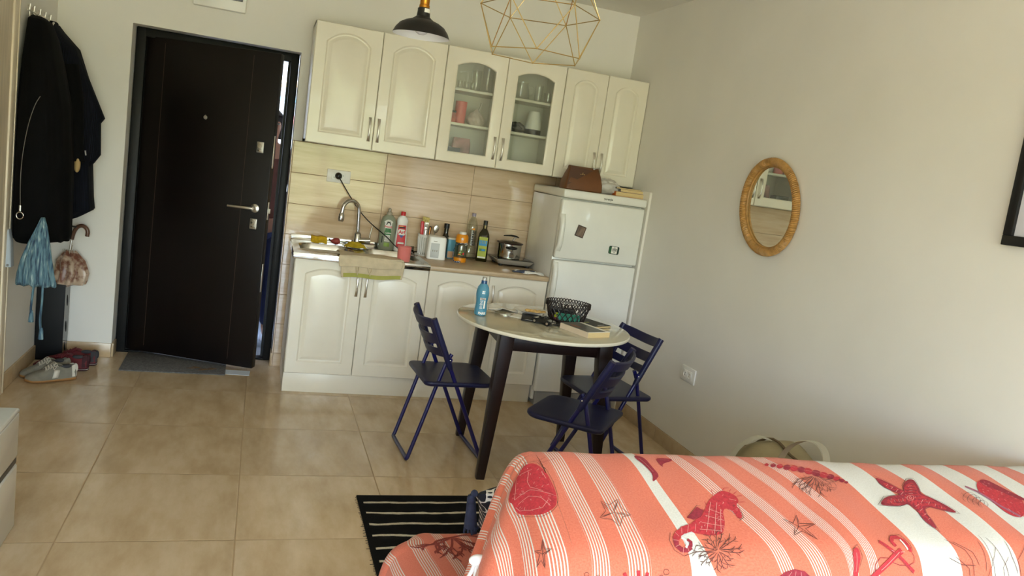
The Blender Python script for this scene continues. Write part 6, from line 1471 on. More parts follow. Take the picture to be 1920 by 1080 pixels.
('F','r',0,[(-0.756,0.081),(-0.738,0.096),(-0.727,0.116),(-0.717,0.13),(-0.71,0.113),(-0.679,0.091),(-0.658,0.088),(-0.66,0.1),(-0.671,0.121),(-0.682,0.139),(-0.665,0.147),(-0.645,0.163),(-0.632,0.179),(-0.624,0.196),(-0.657,0.191),(-0.692,0.178),(-0.707,0.183),(-0.713,0.198),(-0.711,0.21),(-0.717,0.245),(-0.731,0.225),(-0.733,0.21),(-0.729,0.187),(-0.735,0.167),(-0.765,0.176),(-0.794,0.176),(-0.819,0.173),(-0.783,0.147),(-0.748,0.141),(-0.732,0.14),(-0.743,0.131),(-0.756,0.118),(-0.76,0.101)]),
('S','p',3.2,[(-0.738,0.138),(-0.722,0.127)]),
('S','p',3.2,[(-0.744,0.126),(-0.73,0.116)]),
('S','p',3.2,[(-0.75,0.114),(-0.738,0.106)]),
('S','p',3.2,[(-0.755,0.101),(-0.746,0.095)]),
('S','p',3.2,[(-0.712,0.135),(-0.699,0.135)]),
('S','p',3.2,[(-0.703,0.125),(-0.692,0.125)]),
('S','p',3.2,[(-0.694,0.115),(-0.685,0.115)]),
('S','p',3.2,[(-0.685,0.105),(-0.678,0.104)]),
('S','p',3.2,[(-0.684,0.158),(-0.699,0.17)]),
('S','p',3.2,[(-0.669,0.167),(-0.681,0.177)]),
('S','p',3.2,[(-0.654,0.175),(-0.664,0.184)]),
('S','p',3.2,[(-0.639,0.184),(-0.647,0.191)]),
('S','p',3.2,[(-0.71,0.175),(-0.726,0.183)]),
('S','p',3.2,[(-0.711,0.192),(-0.725,0.199)]),
('S','p',3.2,[(-0.712,0.209),(-0.723,0.214)]),
('S','p',3.2,[(-0.712,0.225),(-0.721,0.229)]),
('S','p',3.2,[(-0.75,0.163),(-0.742,0.151)]),
('S','p',3.2,[(-0.765,0.166),(-0.759,0.155)]),
('S','p',3.2,[(-0.781,0.168),(-0.776,0.159)]),
('S','p',3.2,[(-0.797,0.171),(-0.793,0.164)]),
('S','p',3.5,[(-0.708,0.151),(-0.713,0.156),(-0.72,0.159),(-0.726,0.16),(-0.73,0.159),(-0.731,0.156),(-0.729,0.151),(-0.724,0.146),(-0.717,0.143),(-0.711,0.142),(-0.706,0.143),(-0.705,0.146),(-0.708,0.151)]),
('S','p',3.5,[(-0.714,0.151),(-0.718,0.153),(-0.721,0.155),(-0.723,0.154),(-0.722,0.151),(-0.719,0.148),(-0.715,0.147),(-0.714,0.148),(-0.714,0.151)]),
('S','k',1.4,[(-0.764,0.057),(-0.742,0.078),(-0.729,0.104),(-0.717,0.124),(-0.707,0.101),(-0.665,0.07),(-0.637,0.067),(-0.64,0.082),(-0.656,0.112),(-0.671,0.135),(-0.649,0.145),(-0.622,0.166),(-0.606,0.187),(-0.597,0.21),(-0.639,0.203),(-0.684,0.186),(-0.704,0.193),(-0.711,0.213),(-0.709,0.227),(-0.715,0.271),(-0.735,0.246),(-0.738,0.227),(-0.733,0.198),(-0.741,0.172),(-0.779,0.184),(-0.817,0.184),(-0.849,0.18),(-0.802,0.146),(-0.756,0.138),(-0.736,0.136),(-0.75,0.124),(-0.766,0.108),(-0.772,0.085)]),
('S','r',34,[(-0.893,0.313),(-0.899,0.3),(-0.888,0.289),(-0.869,0.287)]),
('S','r',28,[(-0.871,0.287),(-0.857,0.299),(-0.851,0.317),(-0.852,0.326)]),
('S','r',30,[(-0.937,0.3),(-0.915,0.319),(-0.892,0.338),(-0.868,0.358),(-0.846,0.374)]),
('S','r',46,[(-0.879,0.323),(-0.909,0.338),(-0.936,0.357),(-0.96,0.376),(-0.978,0.392)]),
('S','w',14,[(-0.868,0.295),(-0.863,0.308),(-0.859,0.321)]),
('S','p',4,[(-0.889,0.327),(-0.918,0.346),(-0.948,0.368)]),
('S','p',4,[(-0.885,0.327),(-0.871,0.326)]),
('S','p',4,[(-0.905,0.326),(-0.912,0.322)]),
('S','k',1.4,[(-0.941,0.296),(-0.913,0.324),(-0.846,0.379)]),
('S','k',1.4,[(-0.909,0.302),(-0.889,0.283),(-0.858,0.281),(-0.845,0.306),(-0.844,0.327)]),
('S','m',5,[(-0.964,0.375),(-0.963,0.353),(-0.949,0.339),(-0.926,0.341),(-0.914,0.352),(-0.894,0.358),(-0.864,0.358),(-0.846,0.351),(-0.844,0.336),(-0.851,0.323)]),
('F','r',0,[(-1.026,0.322),(-1.005,0.309),(-1.001,0.333),(-1.01,0.355),(-1.013,0.391),(-1.027,0.39),(-1.024,0.352)]),
('S','k',1.4,[(-1.028,0.32),(-1.003,0.306),(-0.997,0.333),(-1.008,0.358)]),
('S','p',3,[(-1.013,0.325),(-1.015,0.342),(-1.019,0.368)]),
('F','r',0,[(-0.421,0.083),(-0.387,0.072),(-0.364,0.081),(-0.353,0.101),(-0.331,0.126),(-0.312,0.153),(-0.38,0.225),(-0.411,0.221),(-0.426,0.2),(-0.432,0.175),(-0.442,0.138),(-0.446,0.117)]),
('F','m',0,[(-0.406,0.075),(-0.374,0.07),(-0.352,0.095),(-0.328,0.124),(-0.303,0.151),(-0.317,0.164),(-0.35,0.14),(-0.381,0.113),(-0.411,0.096)]),
('S','v',30,[(-0.474,0.1),(-0.452,0.122),(-0.437,0.149),(-0.421,0.18),(-0.401,0.205),(-0.391,0.221)]),
('S','k',1.4,[(-0.54,0.167),(-0.541,0.161),(-0.537,0.153),(-0.528,0.144),(-0.516,0.136),(-0.503,0.13),(-0.49,0.127),(-0.48,0.128),(-0.475,0.132),(-0.475,0.139),(-0.48,0.147),(-0.49,0.156),(-0.502,0.164)]),
('S','k',1.4,[(-0.531,0.174),(-0.532,0.168),(-0.528,0.16),(-0.52,0.152),(-0.508,0.144),(-0.495,0.139),(-0.483,0.136),(-0.474,0.137),(-0.469,0.141),(-0.469,0.147),(-0.474,0.155),(-0.483,0.164),(-0.494,0.171)]),
('S','k',1.4,[(-0.521,0.181),(-0.522,0.176),(-0.518,0.169),(-0.51,0.161),(-0.5,0.154),(-0.488,0.149),(-0.477,0.147),(-0.468,0.147),(-0.464,0.151),(-0.464,0.157),(-0.468,0.164),(-0.476,0.172),(-0.487,0.178)]),
('S','k',1.4,[(-0.509,0.188),(-0.51,0.184),(-0.507,0.178),(-0.5,0.171),(-0.491,0.165),(-0.481,0.161),(-0.471,0.159),(-0.464,0.159),(-0.46,0.162),(-0.46,0.167),(-0.463,0.174),(-0.471,0.18),(-0.48,0.186)]),
('S','k',1.2,[(-0.519,0.128),(-0.528,0.15)]),
('S','k',1.2,[(-0.516,0.133),(-0.526,0.154)]),
('S','k',1.2,[(-0.513,0.138),(-0.523,0.159)]),
('S','k',1.2,[(-0.511,0.143),(-0.52,0.164)]),
('S','k',1.2,[(-0.508,0.147),(-0.518,0.168)]),
('S','k',1.2,[(-0.506,0.152),(-0.515,0.173)]),
('S','k',1.2,[(-0.503,0.157),(-0.512,0.177)]),
('S','k',1.2,[(-0.5,0.161),(-0.51,0.182)]),
('S','k',1.2,[(-0.498,0.166),(-0.507,0.186)]),
('S','k',1.2,[(-0.495,0.171),(-0.504,0.191)]),
('S','k',1.8,[(-0.731,0.341),(-0.692,0.359),(-0.647,0.363)]),
('S','k',1.8,[(-0.72,0.293),(-0.675,0.323),(-0.66,0.349),(-0.648,0.395)]),
('S','k',1.8,[(-0.609,0.286),(-0.6,0.331),(-0.578,0.397)]),
('S','k',1.8,[(-0.589,0.291),(-0.566,0.328),(-0.544,0.365),(-0.53,0.398)]),
('S','k',1.8,[(-0.528,0.304),(-0.523,0.342),(-0.504,0.388)]),
('S','k',1.8,[(-0.469,0.315),(-0.506,0.352),(-0.492,0.399)]),
('S','k',1.8,[(-0.699,0.301),(-0.655,0.33),(-0.638,0.363)]),
('S','k',1.8,[(-0.571,0.317),(-0.591,0.351),(-0.606,0.396)]),
('S','k',1.8,[(-0.533,0.342),(-0.554,0.369),(-0.545,0.398)]),
('S','k',1.8,[(-0.708,0.339),(-0.669,0.369),(-0.662,0.394)]),
('S','k',1.8,[(-0.626,0.302),(-0.618,0.344),(-0.614,0.378)]),
]
# ------------------------------------------------------------------ sofa, throws, pillow, rug, duffel bag
M['sofafab'] = mat('grey_sofa_fabric', (120, 118, 116), .9, noise=.1, nscale=60)
t = thing('sofa', 'sofa with its back to the viewer, covered by coral throws', 'sofa', (-1.0, -3.5, 0))
b = MB(); b.box(-.88, .93, -.33, .34, .06, .375, M['sofafab'], .07, 4); b.build('seat', t)
b = MB(); b.box(-.82, .93, -.385, -.30, .06, .665, M['sofafab'], .03, 3); b.build('back_frame', t)
b = MB(); b.box(-.70, .93, -.30, -.03, .375, .775, M['sofafab'], .08, 4); b.build('back_cushion', t)
for x in (-.82, .88):
    for y in (-.28, .28): b = MB(); b.lathe([(0, 0), (.018, 0), (.022, .07), (0, .07)], M['wenge'], 14, o=(x, y, 0)); b.build('leg', t)

def cloth_mat(name, solid, groups, U0, U1):
    m = bpy.data.materials.new(name); m.use_nodes = True
    t = NT(m); p = t.n['Principled BSDF']; p.inputs['Roughness'].default_value = .85; p.inputs['Sheen Weight'].default_value = .15; p.inputs['Specular IOR Level'].default_value = .2
    uv = t.new('ShaderNodeUVMap'); sp = t.new('ShaderNodeSeparateXYZ'); t.link(uv.outputs[0], sp.inputs[0])
    u = sp.outputs[0]
    def mask(bands):
        r = t.new('ShaderNodeValToRGB'); cr = r.color_ramp; cr.interpolation = 'CONSTANT'; cr.elements[0].position = 0; cr.elements[0].color = (0, 0, 0, 1); cr.elements[1].position = 1; cr.elements[1].color = (0, 0, 0, 1)
        for a, b_ in bands:
            e = cr.elements.new((a - U0) / (U1 - U0)); e.color = (1, 1, 1, 1)
            e = cr.elements.new((b_ - U0) / (U1 - U0)); e.color = (0, 0, 0, 1)
        t.link(t.math('DIVIDE', t.math('SUBTRACT', u, U0), U1 - U0), r.inputs[0]); return r.outputs[0]
    ms = mask(solid); mg = mask(groups)
    fr = t.math('FRACT', t.math('DIVIDE', u, .0067)); ln = t.math('MULTIPLY', mg, t.math('LESS_THAN', fr, .42))
    nz = t.new('ShaderNodeTexNoise', i_Scale=260.0, i_Detail=2.0); t.link(uv.outputs[0], nz.inputs['Vector'])
    n3 = t.new('ShaderNodeTexNoise', i_Scale=6.0, i_Detail=3.0); t.link(uv.outputs[0], n3.inputs['Vector'])
    base = t.ramp(nz.outputs[0], [(.3, lin((197, 99, 77))), (.7, lin((209, 117, 93)))])
    whit = t.ramp(nz.outputs[0], [(.3, lin((196, 191, 183))), (.7, lin((208, 204, 197)))])
    f = t.math('MINIMUM', t.math('ADD', ms, ln), 1.0)
    t.link(t.mix(f, base, whit), p.inputs['Base Color'])
    bp = t.new('ShaderNodeBump', i_Strength=.25, i_Distance=.002); t.link(t.math('ADD', nz.outputs[0], t.math('MULTIPLY', n3.outputs[0], 3.0)), bp.inputs['Height']); t.link(bp.outputs[0], p.inputs['Normal'])
    return m
M['throw'] = cloth_mat('coral_striped_throw', [(-1.497, -1.469), (-.890, -.765), (-.678, -.592), (-.502, -.429), (-.333, -.26), (-.17, -.10)],
    [(-2.20, -2.16), (-2.11, -2.07), (-2.02, -1.985), (-1.935, -1.90), (-1.865, -1.832), (-1.812, -1.776), (-1.726, -1.686), (-1.640, -1.596), (-1.371, -1.331), (-1.275, -1.234), (-1.179, -1.136), (-1.088, -1.047)], -2.4, .2)
PRINT = {'r': mat('print_red', (176, 44, 54), .85, noise=.22, nscale=160), 'm': mat('print_maroon', (140, 36, 52), .85, noise=.22, nscale=160), 'p': mat('print_pink', (212, 146, 138), .85), 'k': mat('print_ink', (84, 50, 48), .85), 'w': mat('print_white', (236, 230, 220), .85), 'v': mat('print_violet', (150, 84, 104), .85, noise=.2, nscale=120), 'b': mat('print_redbrown', (132, 50, 42), .85)}

def stipple(decals, seed=4):
    """hatch marks inside the big red prints, like the printed engraving lines"""
    rs = random.Random(seed); out = []
    for ty, c, w, P in decals:
        out.append((ty, c, w, P))
        if ty != 'F' or c != 'r' or len(P) < 8: continue
        xs = [p[0] for p in P]; ys = [p[1] for p in P]
        if max(xs) - min(xs) < .05: continue
        cx, cy = sum(xs) / len(xs), sum(ys) / len(ys); n = int(900 * (max(xs) - min(xs)) * (max(ys) - min(ys)) / .01)
        for _ in range(min(n, 260)):
            x, y = rs.uniform(min(xs), max(xs)), rs.uniform(min(ys), max(ys)); q = [(cx + (p[0] - cx) * .88, cy + (p[1] - cy) * .88) for p in P]; ins = False
            for i in range(len(q)):
                a, b_ = q[i - 1], q[i]
                if (a[1] > y) != (b_[1] > y) and x < (b_[0] - a[0]) * (y - a[1]) / (b_[1] - a[1]) + a[0]: ins = not ins
            if not ins: continue
            t_ = atan2(y - cy, x - cx) + rs.uniform(-.5, .5); l = rs.uniform(.003, .008)
            out.append(('S', 'm' if rs.random() < .75 else 'p', 2.6 if rs.random() < .75 else 1.5, [(x - cos(t_) * l / 2, y - sin(t_) * l / 2), (x + cos(t_) * l / 2, y + sin(t_) * l / 2)]))
    return out
def build_cloth(name, surf, patches, decals, uvf, cm, wscale=1 / 3250., thick=.0025, grid_step=.012):
    """patches: list of (flat grid function, nu, nv); decals drawn on the flat cloth and mapped through surf"""
    V = []; F = []; MI = []; UV = []
    mats = [cm] + list(PRINT.values()); key = {k: i + 1 for i, k in enumerate(PRINT)}
    for fn, nu, nv in patches:
        o = len(V)
        for j in range(nv + 1):
            for i in range(nu + 1):
                a, b_ = fn(i / nu, j / nv); V.append(tuple(surf(a, b_))); UV.append(uvf(a, b_))
        w = nu + 1
        for j in range(nv):
            for i in range(nu): F.append((o + j * w + i, o + j * w + i + 1, o + (j + 1) * w + i + 1, o + (j + 1) * w + i)); MI.append(0)
    def lift(a, b_, h):
        p = surf(a, b_); e = .002; n = (surf(a + e, b_) - p).cross(surf(a, b_ + e) - p)
        n = n.normalized() if n.length > 1e-12 else Vector((0, 0, 1))
        if n.z < -.2 or (abs(n.z) <= .2 and n.y > .3): n = -n
        return tuple(p + n * h)
    base = .0012
    for di, (ty, c, w, P) in enumerate(decals):
        h = base + min(di, 700) * .0000012 + (.0004 if ty == 'S' else 0) + (.0003 if c in 'pw' else 0)
        if ty == 'S':
            w = w * wscale * {'k': 2.5, 'p': 1.15}.get(c, 1.0); Q = []
            for p, q in zip(P[:-1], P[1:]):
                n = max(1, int(math.hypot(q[0] - p[0], q[1] - p[1]) / .006)); Q += [(p[0] + (q[0] - p[0]) * k / n, p[1] + (q[1] - p[1]) * k / n) for k in range(n)]
            Q.append(P[-1]); m = len(Q)
            if m < 2: continue
            o = len(V)
            for i in range(m):
                a, b_ = Q[max(0, i - 1)], Q[min(m - 1, i + 1)]; dx, dy = b_[0] - a[0], b_[1] - a[1]; l = math.hypot(dx, dy) or 1
                nx, ny = -dy / l * w / 2, dx / l * w / 2
                if m > 2 and c in 'rkmb' and w < .004 and i in (0, m - 1): nx *= .4; ny *= .4
                cols = (-1, 0, 1) if w < .006 else (-1, -.5, 0, .5, 1)
                for s in cols: V.append(lift(Q[i][0] + nx * s, Q[i][1] + ny * s, h)); UV.append((0, 0))
            k = len(cols)
            for i in range(m - 1):
                for s in range(k - 1): F.append((o + i * k + s, o + i * k + s + 1, o + (i + 1) * k + s + 1, o + (i + 1) * k + s)); MI.append(key[c])
        else:
            P2 = [Vector(p) for p in (chaikin(P, 2, True) if len(P) > 5 else P)]; n0 = len(P2); xs = [p.x for p in P2]; ys = [p.y for p in P2]; g = grid_step; extra = []
            def inside(x, y):
                c_ = False
                for i in range(n0):
                    a, b_ = P2[i - 1], P2[i]
                    if (a.y > y) != (b_.y > y) and x < (b_.x - a.x) * (y - a.y) / (b_.y - a.y) + a.x: c_ = not c_
                return c_
            x = min(xs) + g / 2
            while x < max(xs):
                y = min(ys) + g / 2
                while y < max(ys):
                    if inside(x, y): extra.append(Vector((x, y)))
                    y += g
                x += g
            vs, es, fs, _, _, _ = geometry.delaunay_2d_cdt(P2 + extra, [], [list(range(n0))], 1, 1e-5)
            o = len(V)
            for v in vs: V.append(lift(v.x, v.y, h)); UV.append((0, 0))
            for f in fs: F.append(tuple(o + i for i in f)); MI.append(key[c])
    me = bpy.data.meshes.new(name); me.from_pydata(V, [], F)
    for m in mats: me.materials.append(m)
    me.polygons.foreach_set('material_index', MI); me.polygons.foreach_set('use_smooth', [True] * len(F))
    ul = me.uv_layers.new(name='UVMap'); li = np.empty(len(me.loops), dtype=np.int32); me.loops.foreach_get('vertex_index', li)
    ul.data.foreach_set('uv', np.array(UV, dtype=np.float32)[li].ravel()); me.update()
    o = bpy.data.objects.new(name, me); COL.objects.link(o); return o

# back throw -----------------------------------------------------------------
PROF = chaikin([(-3.46, .42), (-3.49, .70), (-3.53, .835), (-3.61, .848), (-3.83, .768), (-3.90, .725), (-3.91, .60), (-3.92, .2)], 4)
PS = [0.0]
for a, b_ in zip(PROF[:-1], PROF[1:]): PS.append(PS[-1] + math.hypot(b_[0] - a[0], b_[1] - a[1]))
IR = max(range(len(PROF)), key=lambda i: PROF[i][1]); SR = PS[IR]; YRG, ZRG = PROF[IR]
PYs, PZs = [p[0] for p in PROF], [p[1] for p in PROF]
LP = chaikin([(0, ZRG), (.030, .836), (.056, .80), (.078, .72), (.105, .58), (.135, .38), (.15, .2)], 3); LS = [0.0]
for a, b_ in zip(LP[:-1], LP[1:]): LS.append(LS[-1] + math.hypot(b_[0] - a[0], b_[1] - a[1]))
XE = -1.745
def dzr(x): return interp(x, [-1.75, -1.4, -1.1, -.72, 0], [-.006, -.006, -.006, -.020, -.016])
def back_surf(a, b_):
    if a >= XE:
        y = interp(SR + b_, PS, PYs); z = interp(SR + b_, PS, PZs); k = max(0, 1 - abs(b_) / .4)
        wr = .0022 * sin(a * 23 + b_ * 9) * sin(b_ * 17 + a * 5) + .0015 * sin(a * 41 - b_ * 13)
        low = max(0, b_ - .36) / .4
        return Vector((a, y - wr - low * .012 * sin(a * 14), z + dzr(a) * k + wr))
    r = math.hypot(XE - a, b_); ph = atan2(XE - a, b_)
    dN = YRG - interp(SR + min(r, PS[-1] - SR), PS, PYs); zN = interp(SR + r, PS, PZs)
    dF = interp(SR - r, PS, PYs) - YRG; zF = interp(SR - r, PS, PZs)
    dL = interp(r, LS, [p[0] for p in LP]); zL = interp(r, LS, [p[1] for p in LP])
    near = ph < pi / 2; d0, z0 = (dN, zN) if near else (dF, zF)
    c, s = abs(cos(ph)), abs(sin(ph)); n = 2.6
    d = ((c / max(d0, 1e-4)) ** n + (s / max(dL, 1e-4)) ** n) ** (-1 / n) if r > 1e-6 else 0
    w = s * s; z = z0 * (1 - w) + zL * w
    fl = .085 * math.exp(-((ph - .72) / .34) ** 2) * min(1, max(0, (r - .08) / .35)) if near else 0
    d += fl + .010 * sin(ph * 11) * min(1, r / .4)
    return Vector((XE - d * sin(ph), YRG - d * cos(ph), z + dzr(XE) * max(0, 1 - r / .4)))
KX = [-2.4, -1.9, -1.6, -1.45, -1.30, -1.05, -.90, -.60, 0]; KV = [.02, .04, .06, .12, .42, .48, .22, .27, .30]
def back_uv(a, b_):
    k = interp(a, KX, KV) * (1 if a >= XE else max(0, 1 - (XE - a) / .1)); return (a - k * (min(max(b_, 0), .42) - .075), b_)
VB0, VB1 = -.40, .82
VMAX = min(VB1, PS[-1] - SR - .002)
o = build_cloth('sofa_throw', back_surf, [(lambda u, v: (XE + .0001 + (-.012 - XE) * u, VB0 + (VMAX - VB0) * v), 150, 110), (lambda u, v: (XE - .00005 - (.0005 + (VMAX - .001) * v) * sin(pi * u), (.0005 + (VMAX - .001) * v) * cos(pi * u)), 70, 90)], stipple(DECALS), back_uv, M['throw'])
tag(o, 'coral striped throw with seahorse and starfish prints over the sofa back', 'throw')
# knotted white fringe on its corner
M['fringe'] = mat('white_cotton_fringe', (228, 226, 228), .9, noise=.05, bump=.3)
b = MB()
kc = back_surf(-2.0, .20)
kx, ky, kz = kc.x - .012, kc.y - .02, kc.z
b.ell((kx, ky, kz + .012), (.022, .014, .013), M['fringe']); b.ell((kx + .012, ky - .006, kz - .002), (.014, .012, .012), M['fringe'])
for dx in (-.02, -.006, .010, .024):
    b.tube(chaikin([(kx + dx * .3, ky, kz + .005), (kx + dx * .9, ky - .008, kz - .02), (kx + dx * 1.5, ky - .012, kz - .035), (kx + dx * 1.9, ky - .012, kz - .055)], 2), .0045, M['fringe'], 7)
fr_ = b.build('knotted_fringe', o)

# seat throw -----------------------------------------------------------------
M['throw2'] = cloth_mat('coral_seat_throw', [(-1.60, -1.55)], [(-2.26, -2.22), (-2.17, -2.13), (-2.09, -2.052), (-2.01, -1.975), (-1.925, -1.889), (-1.850, -1.815), (-1.770, -1.735), (-1.69, -1.655)], -2.4, .2)
SXI, SYI, SR_ = -1.845, -3.225, .075       # straight edges start here; arc r outward
SPD = chaikin([(0, .405), (.055, .404), (.115, .392), (.150, .35), (.160, .25), (.168, .075)], 3); SPS = [0.0]
for a, b_ in zip(SPD[:-1], SPD[1:]): SPS.append(SPS[-1] + math.hypot(b_[0] - a[0], b_[1] - a[1]))
SD, SZ_ = [p[0] for p in SPD], [p[1] for p in SPD]
def seat_surf(a, b_):
    dx, dy = max(0, SXI - a), max(0, b_ - SYI); r = math.hypot(dx, dy)
    wr = .002 * sin(a * 17 + b_ * 11) + .002 * sin(b_ * 29 - a * 6)
    if r < 1e-9: return Vector((a, b_, .405 + wr))
    d = interp(r, SPS, SD); z = interp(r, SPS, SZ_); fl = .018 * sin(atan2(dy, dx) * 6) * min(1, r / .3)
    return Vector((max(a, SXI) - (d + fl) * dx / r, min(b_, SYI) + (d + fl) * dy / r, z + wr))
rs = random.Random(5); SDEC = []
def twig(x, y, a, l, w, dep):
    n = 4; P = [(x, y)]
    for i in range(n): a += rs.uniform(-.18, .18); x += cos(a) * l / n; y += sin(a) * l / n; P.append((x, y))
    SDEC.append(('S', 'b', w, P))
    if dep > 0:
        for s in (-1, 1, 1 if dep > 1 else -1):
            k = rs.choice((2, 3, 4)); twig(P[k][0], P[k][1], a + s * rs.uniform(.35, .8), l * rs.uniform(.45, .62), w * .72, dep - 1)
for a_ in (-2.75, -2.25, -1.8, -1.35, -.9, -.45, .3): twig(-1.800, -3.165, a_, .085, 24, 2)
V_, F_ = text2d('Corallo', .030)
EXT = .40
o = build_cloth('seat_throw', seat_surf, [(lambda u, v: (SXI + (-.03 - SXI) * u, -3.90 + (SYI + 3.90) * v), 60, 30), (lambda u, v: (SXI - EXT * (1 - u), -3.90 + (SYI + 3.90) * v), 40, 30), (lambda u, v: (SXI + (-.03 - SXI) * u, SYI + EXT * v), 60, 40), (lambda u, v: (SXI - EXT * v * cos(pi / 2 * (1 - u)), SYI + EXT * v * sin(pi / 2 * (1 - u))), 30, 40)], SDEC, lambda a, b_: (a + .10 * (b_ + 3.3), b_), M['throw2'])
tag(o, 'coral striped throw with branching coral print over the sofa seat', 'throw')
b = MB(); b.add([(x * .9 - 1.868 - y * .25, y * .9 - 3.405, .4095) for x, y in V_], F_, PRINT['k']); b.build('printed_script', o, recalc=False)

# pillow ---------------------------------------------------------------------
m = bpy.data.materials.new('navy_trellis_fabric'); m.use_nodes = True; tt = NT(m); pb = tt.n['Principled BSDF']; pb.inputs['Roughness'].default_value = .85
tc = tt.new('ShaderNodeTexCoord'); sp = tt.new('ShaderNodeSeparateXYZ'); tt.link(tc.outputs['Object'], sp.inputs[0])
k_ = 2 * pi / .062
cu = tt.math('COSINE', tt.math('MULTIPLY', sp.outputs[0], k_)); cv = tt.math('COSINE', tt.math('MULTIPLY', sp.outputs[2], k_))
c2 = tt.math('MULTIPLY', tt.math('COSINE', tt.math('MULTIPLY', sp.outputs[0], 2 * k_)), tt.math('COSINE', tt.math('MULTIPLY', sp.outputs[2], 2 * k_)))
fv = tt.math('ABSOLUTE', tt.math('ADD', tt.math('ADD', cu, cv), tt.math('MULTIPLY', c2, .38)))
tt.link(tt.mix(tt.math('LESS_THAN', fv, .30), lin((26, 30, 44)), lin((222, 220, 216))), pb.inputs['Base Color']); M['trellis'] = m
M['tassel'] = mat('navy_tassel', (34, 40, 66), .9, noise=.2, nscale=90)
t = thing('cushion', 'navy cushion with white trellis pattern and tassel leaning behind the throw', 'cushion', (-1.585, -3.325, .556))
t.rotation_euler = (radians(52), radians(-6), radians(-17))
b = MB(); n = 26; Vp = []
def cush(u, v, s):
    x, z = (u - .5) * 2, (v - .5) * 2; e = (1 - abs(x) ** 2.2) * (1 - abs(z) ** 2.2); pin = 1 - .07 * (x * x) * (1 - z * z) - .0; pin2 = 1 - .07 * (z * z) * (1 - x * x)
    return (x * .195 * (1 - .06 * (1 - x * x) * 0) * (1 - .05 * (1 - z * z) * abs(x)), s * .075 * max(0, e) ** .55 + 0, z * .195 * (1 - .05 * (1 - x * x) * abs(z)))
b.grid(lambda u, v: cush(u, v, -1), n, n, m); b.grid(lambda u, v: cush(u, v, 1), n, n, m); b.build('cover', t)
for cxp, czp in ((-1, 1), (1, 1), (-1, -1), (1, -1)):
    b = MB(); px_, pz_ = cxp * .196, czp * .196
    rot = Matrix.Rotation(radians(-58), 4, 'X')
    b.ell((px_, 0, pz_), (.010, .010, .010), M['tassel'], u=12, w=8); b.lathe([(.006, .0), (.011, -.006), (.011, -.016), (.008, -.020), (.014, -.05), (.017, -.085), (.015, -.088), (0, -.086)], M['tassel'], 14, M=TR(px_ + cxp * .008, -.004, pz_) @ rot @ RZ(0))
    for q in range(10):
        a = 2 * pi * q / 10; b.tube([(px_ + cxp * .008 + .008 * cos(a), -.004 + .008 * sin(a), pz_ - .018), tuple(Vector((px_ + cxp * .008, -.004, pz_)) + rot @ Vector((.016 * cos(a), .016 * sin(a), -.092 - .005 * (q % 3))))], .0028, M['tassel'], 5)
    b.build('tassel', t)

# rug ------------------------------------------------------------------------
m = bpy.data.materials.new('black_striped_rug'); m.use_nodes = True; tt = NT(m); pb = tt.n['Principled BSDF']; pb.inputs['Roughness'].default_value = .95; pb.inputs['Specular IOR Level'].default_value = .1
tc = tt.new('ShaderNodeTexCoord'); sp = tt.new('ShaderNodeSeparateXYZ'); tt.link(tc.outputs['Object'], sp.inputs[0])
mp = tt.new('ShaderNodeMapping'); mp.inputs['Scale'].default_value = (7, 14, 1); tt.link(tc.outputs['Object'], mp.inputs[0])
nz = tt.new('ShaderNodeTexNoise', i_Scale=1.0, i_Detail=4.0); tt.link(mp.outputs[0], nz.inputs['Vector'])
yy = tt.math('ADD', sp.outputs[1], tt.math('MULTIPLY', tt.math('SUBTRACT', nz.outputs[0], .5), .034))
fr = tt.math('FRACT', tt.math('DIVIDE', tt.math('ADD', yy, 5.0 - .016), .100)); ln = tt.math('LESS_THAN', fr, .16)
inn = tt.math('MULTIPLY', tt.math('GREATER_THAN', sp.outputs[0], .022), tt.math('LESS_THAN', sp.outputs[1], -.012))
wv = tt.new('ShaderNodeTexNoise', i_Scale=220.0); tt.link(tc.outputs['Object'], wv.inputs['Vector'])
tt.link(tt.mix(tt.math('MULTIPLY', ln, inn), tt.ramp(wv.outputs[0], [(.3, lin((14, 14, 15))), (.7, lin((24, 24, 26)))]), tt.ramp(wv.outputs[0], [(.3, lin((190, 182, 164))), (.7, lin((214, 206, 190)))])), pb.inputs['Base Color'])
bp = tt.new('ShaderNodeBump', i_Strength=.5, i_Distance=.002); tt.link(wv.outputs[0], bp.inputs['Height']); tt.link(bp.outputs[0], pb.inputs['Normal'])
t = thing('rug', 'black woven rug with uneven cream stripes on the tiles', 'rug', (-1.912, -2.008, 0))
b = MB(); b.box(0, .71, -1.18, 0, 0.0005, .008, m, .003); b.build('woven_mat', t)
b = MB(); rs = random.Random(2)
for k in range(70):
    y = -.01 - k * .0165; l = rs.uniform(.003, .014) * (1 if rs.random() < .6 else .4); b.tube([(.003, y, .004), (-l, y + rs.uniform(-.006, .006), .0022)], .0011, M['ink'], 4)
b.build('frayed_edge', t)

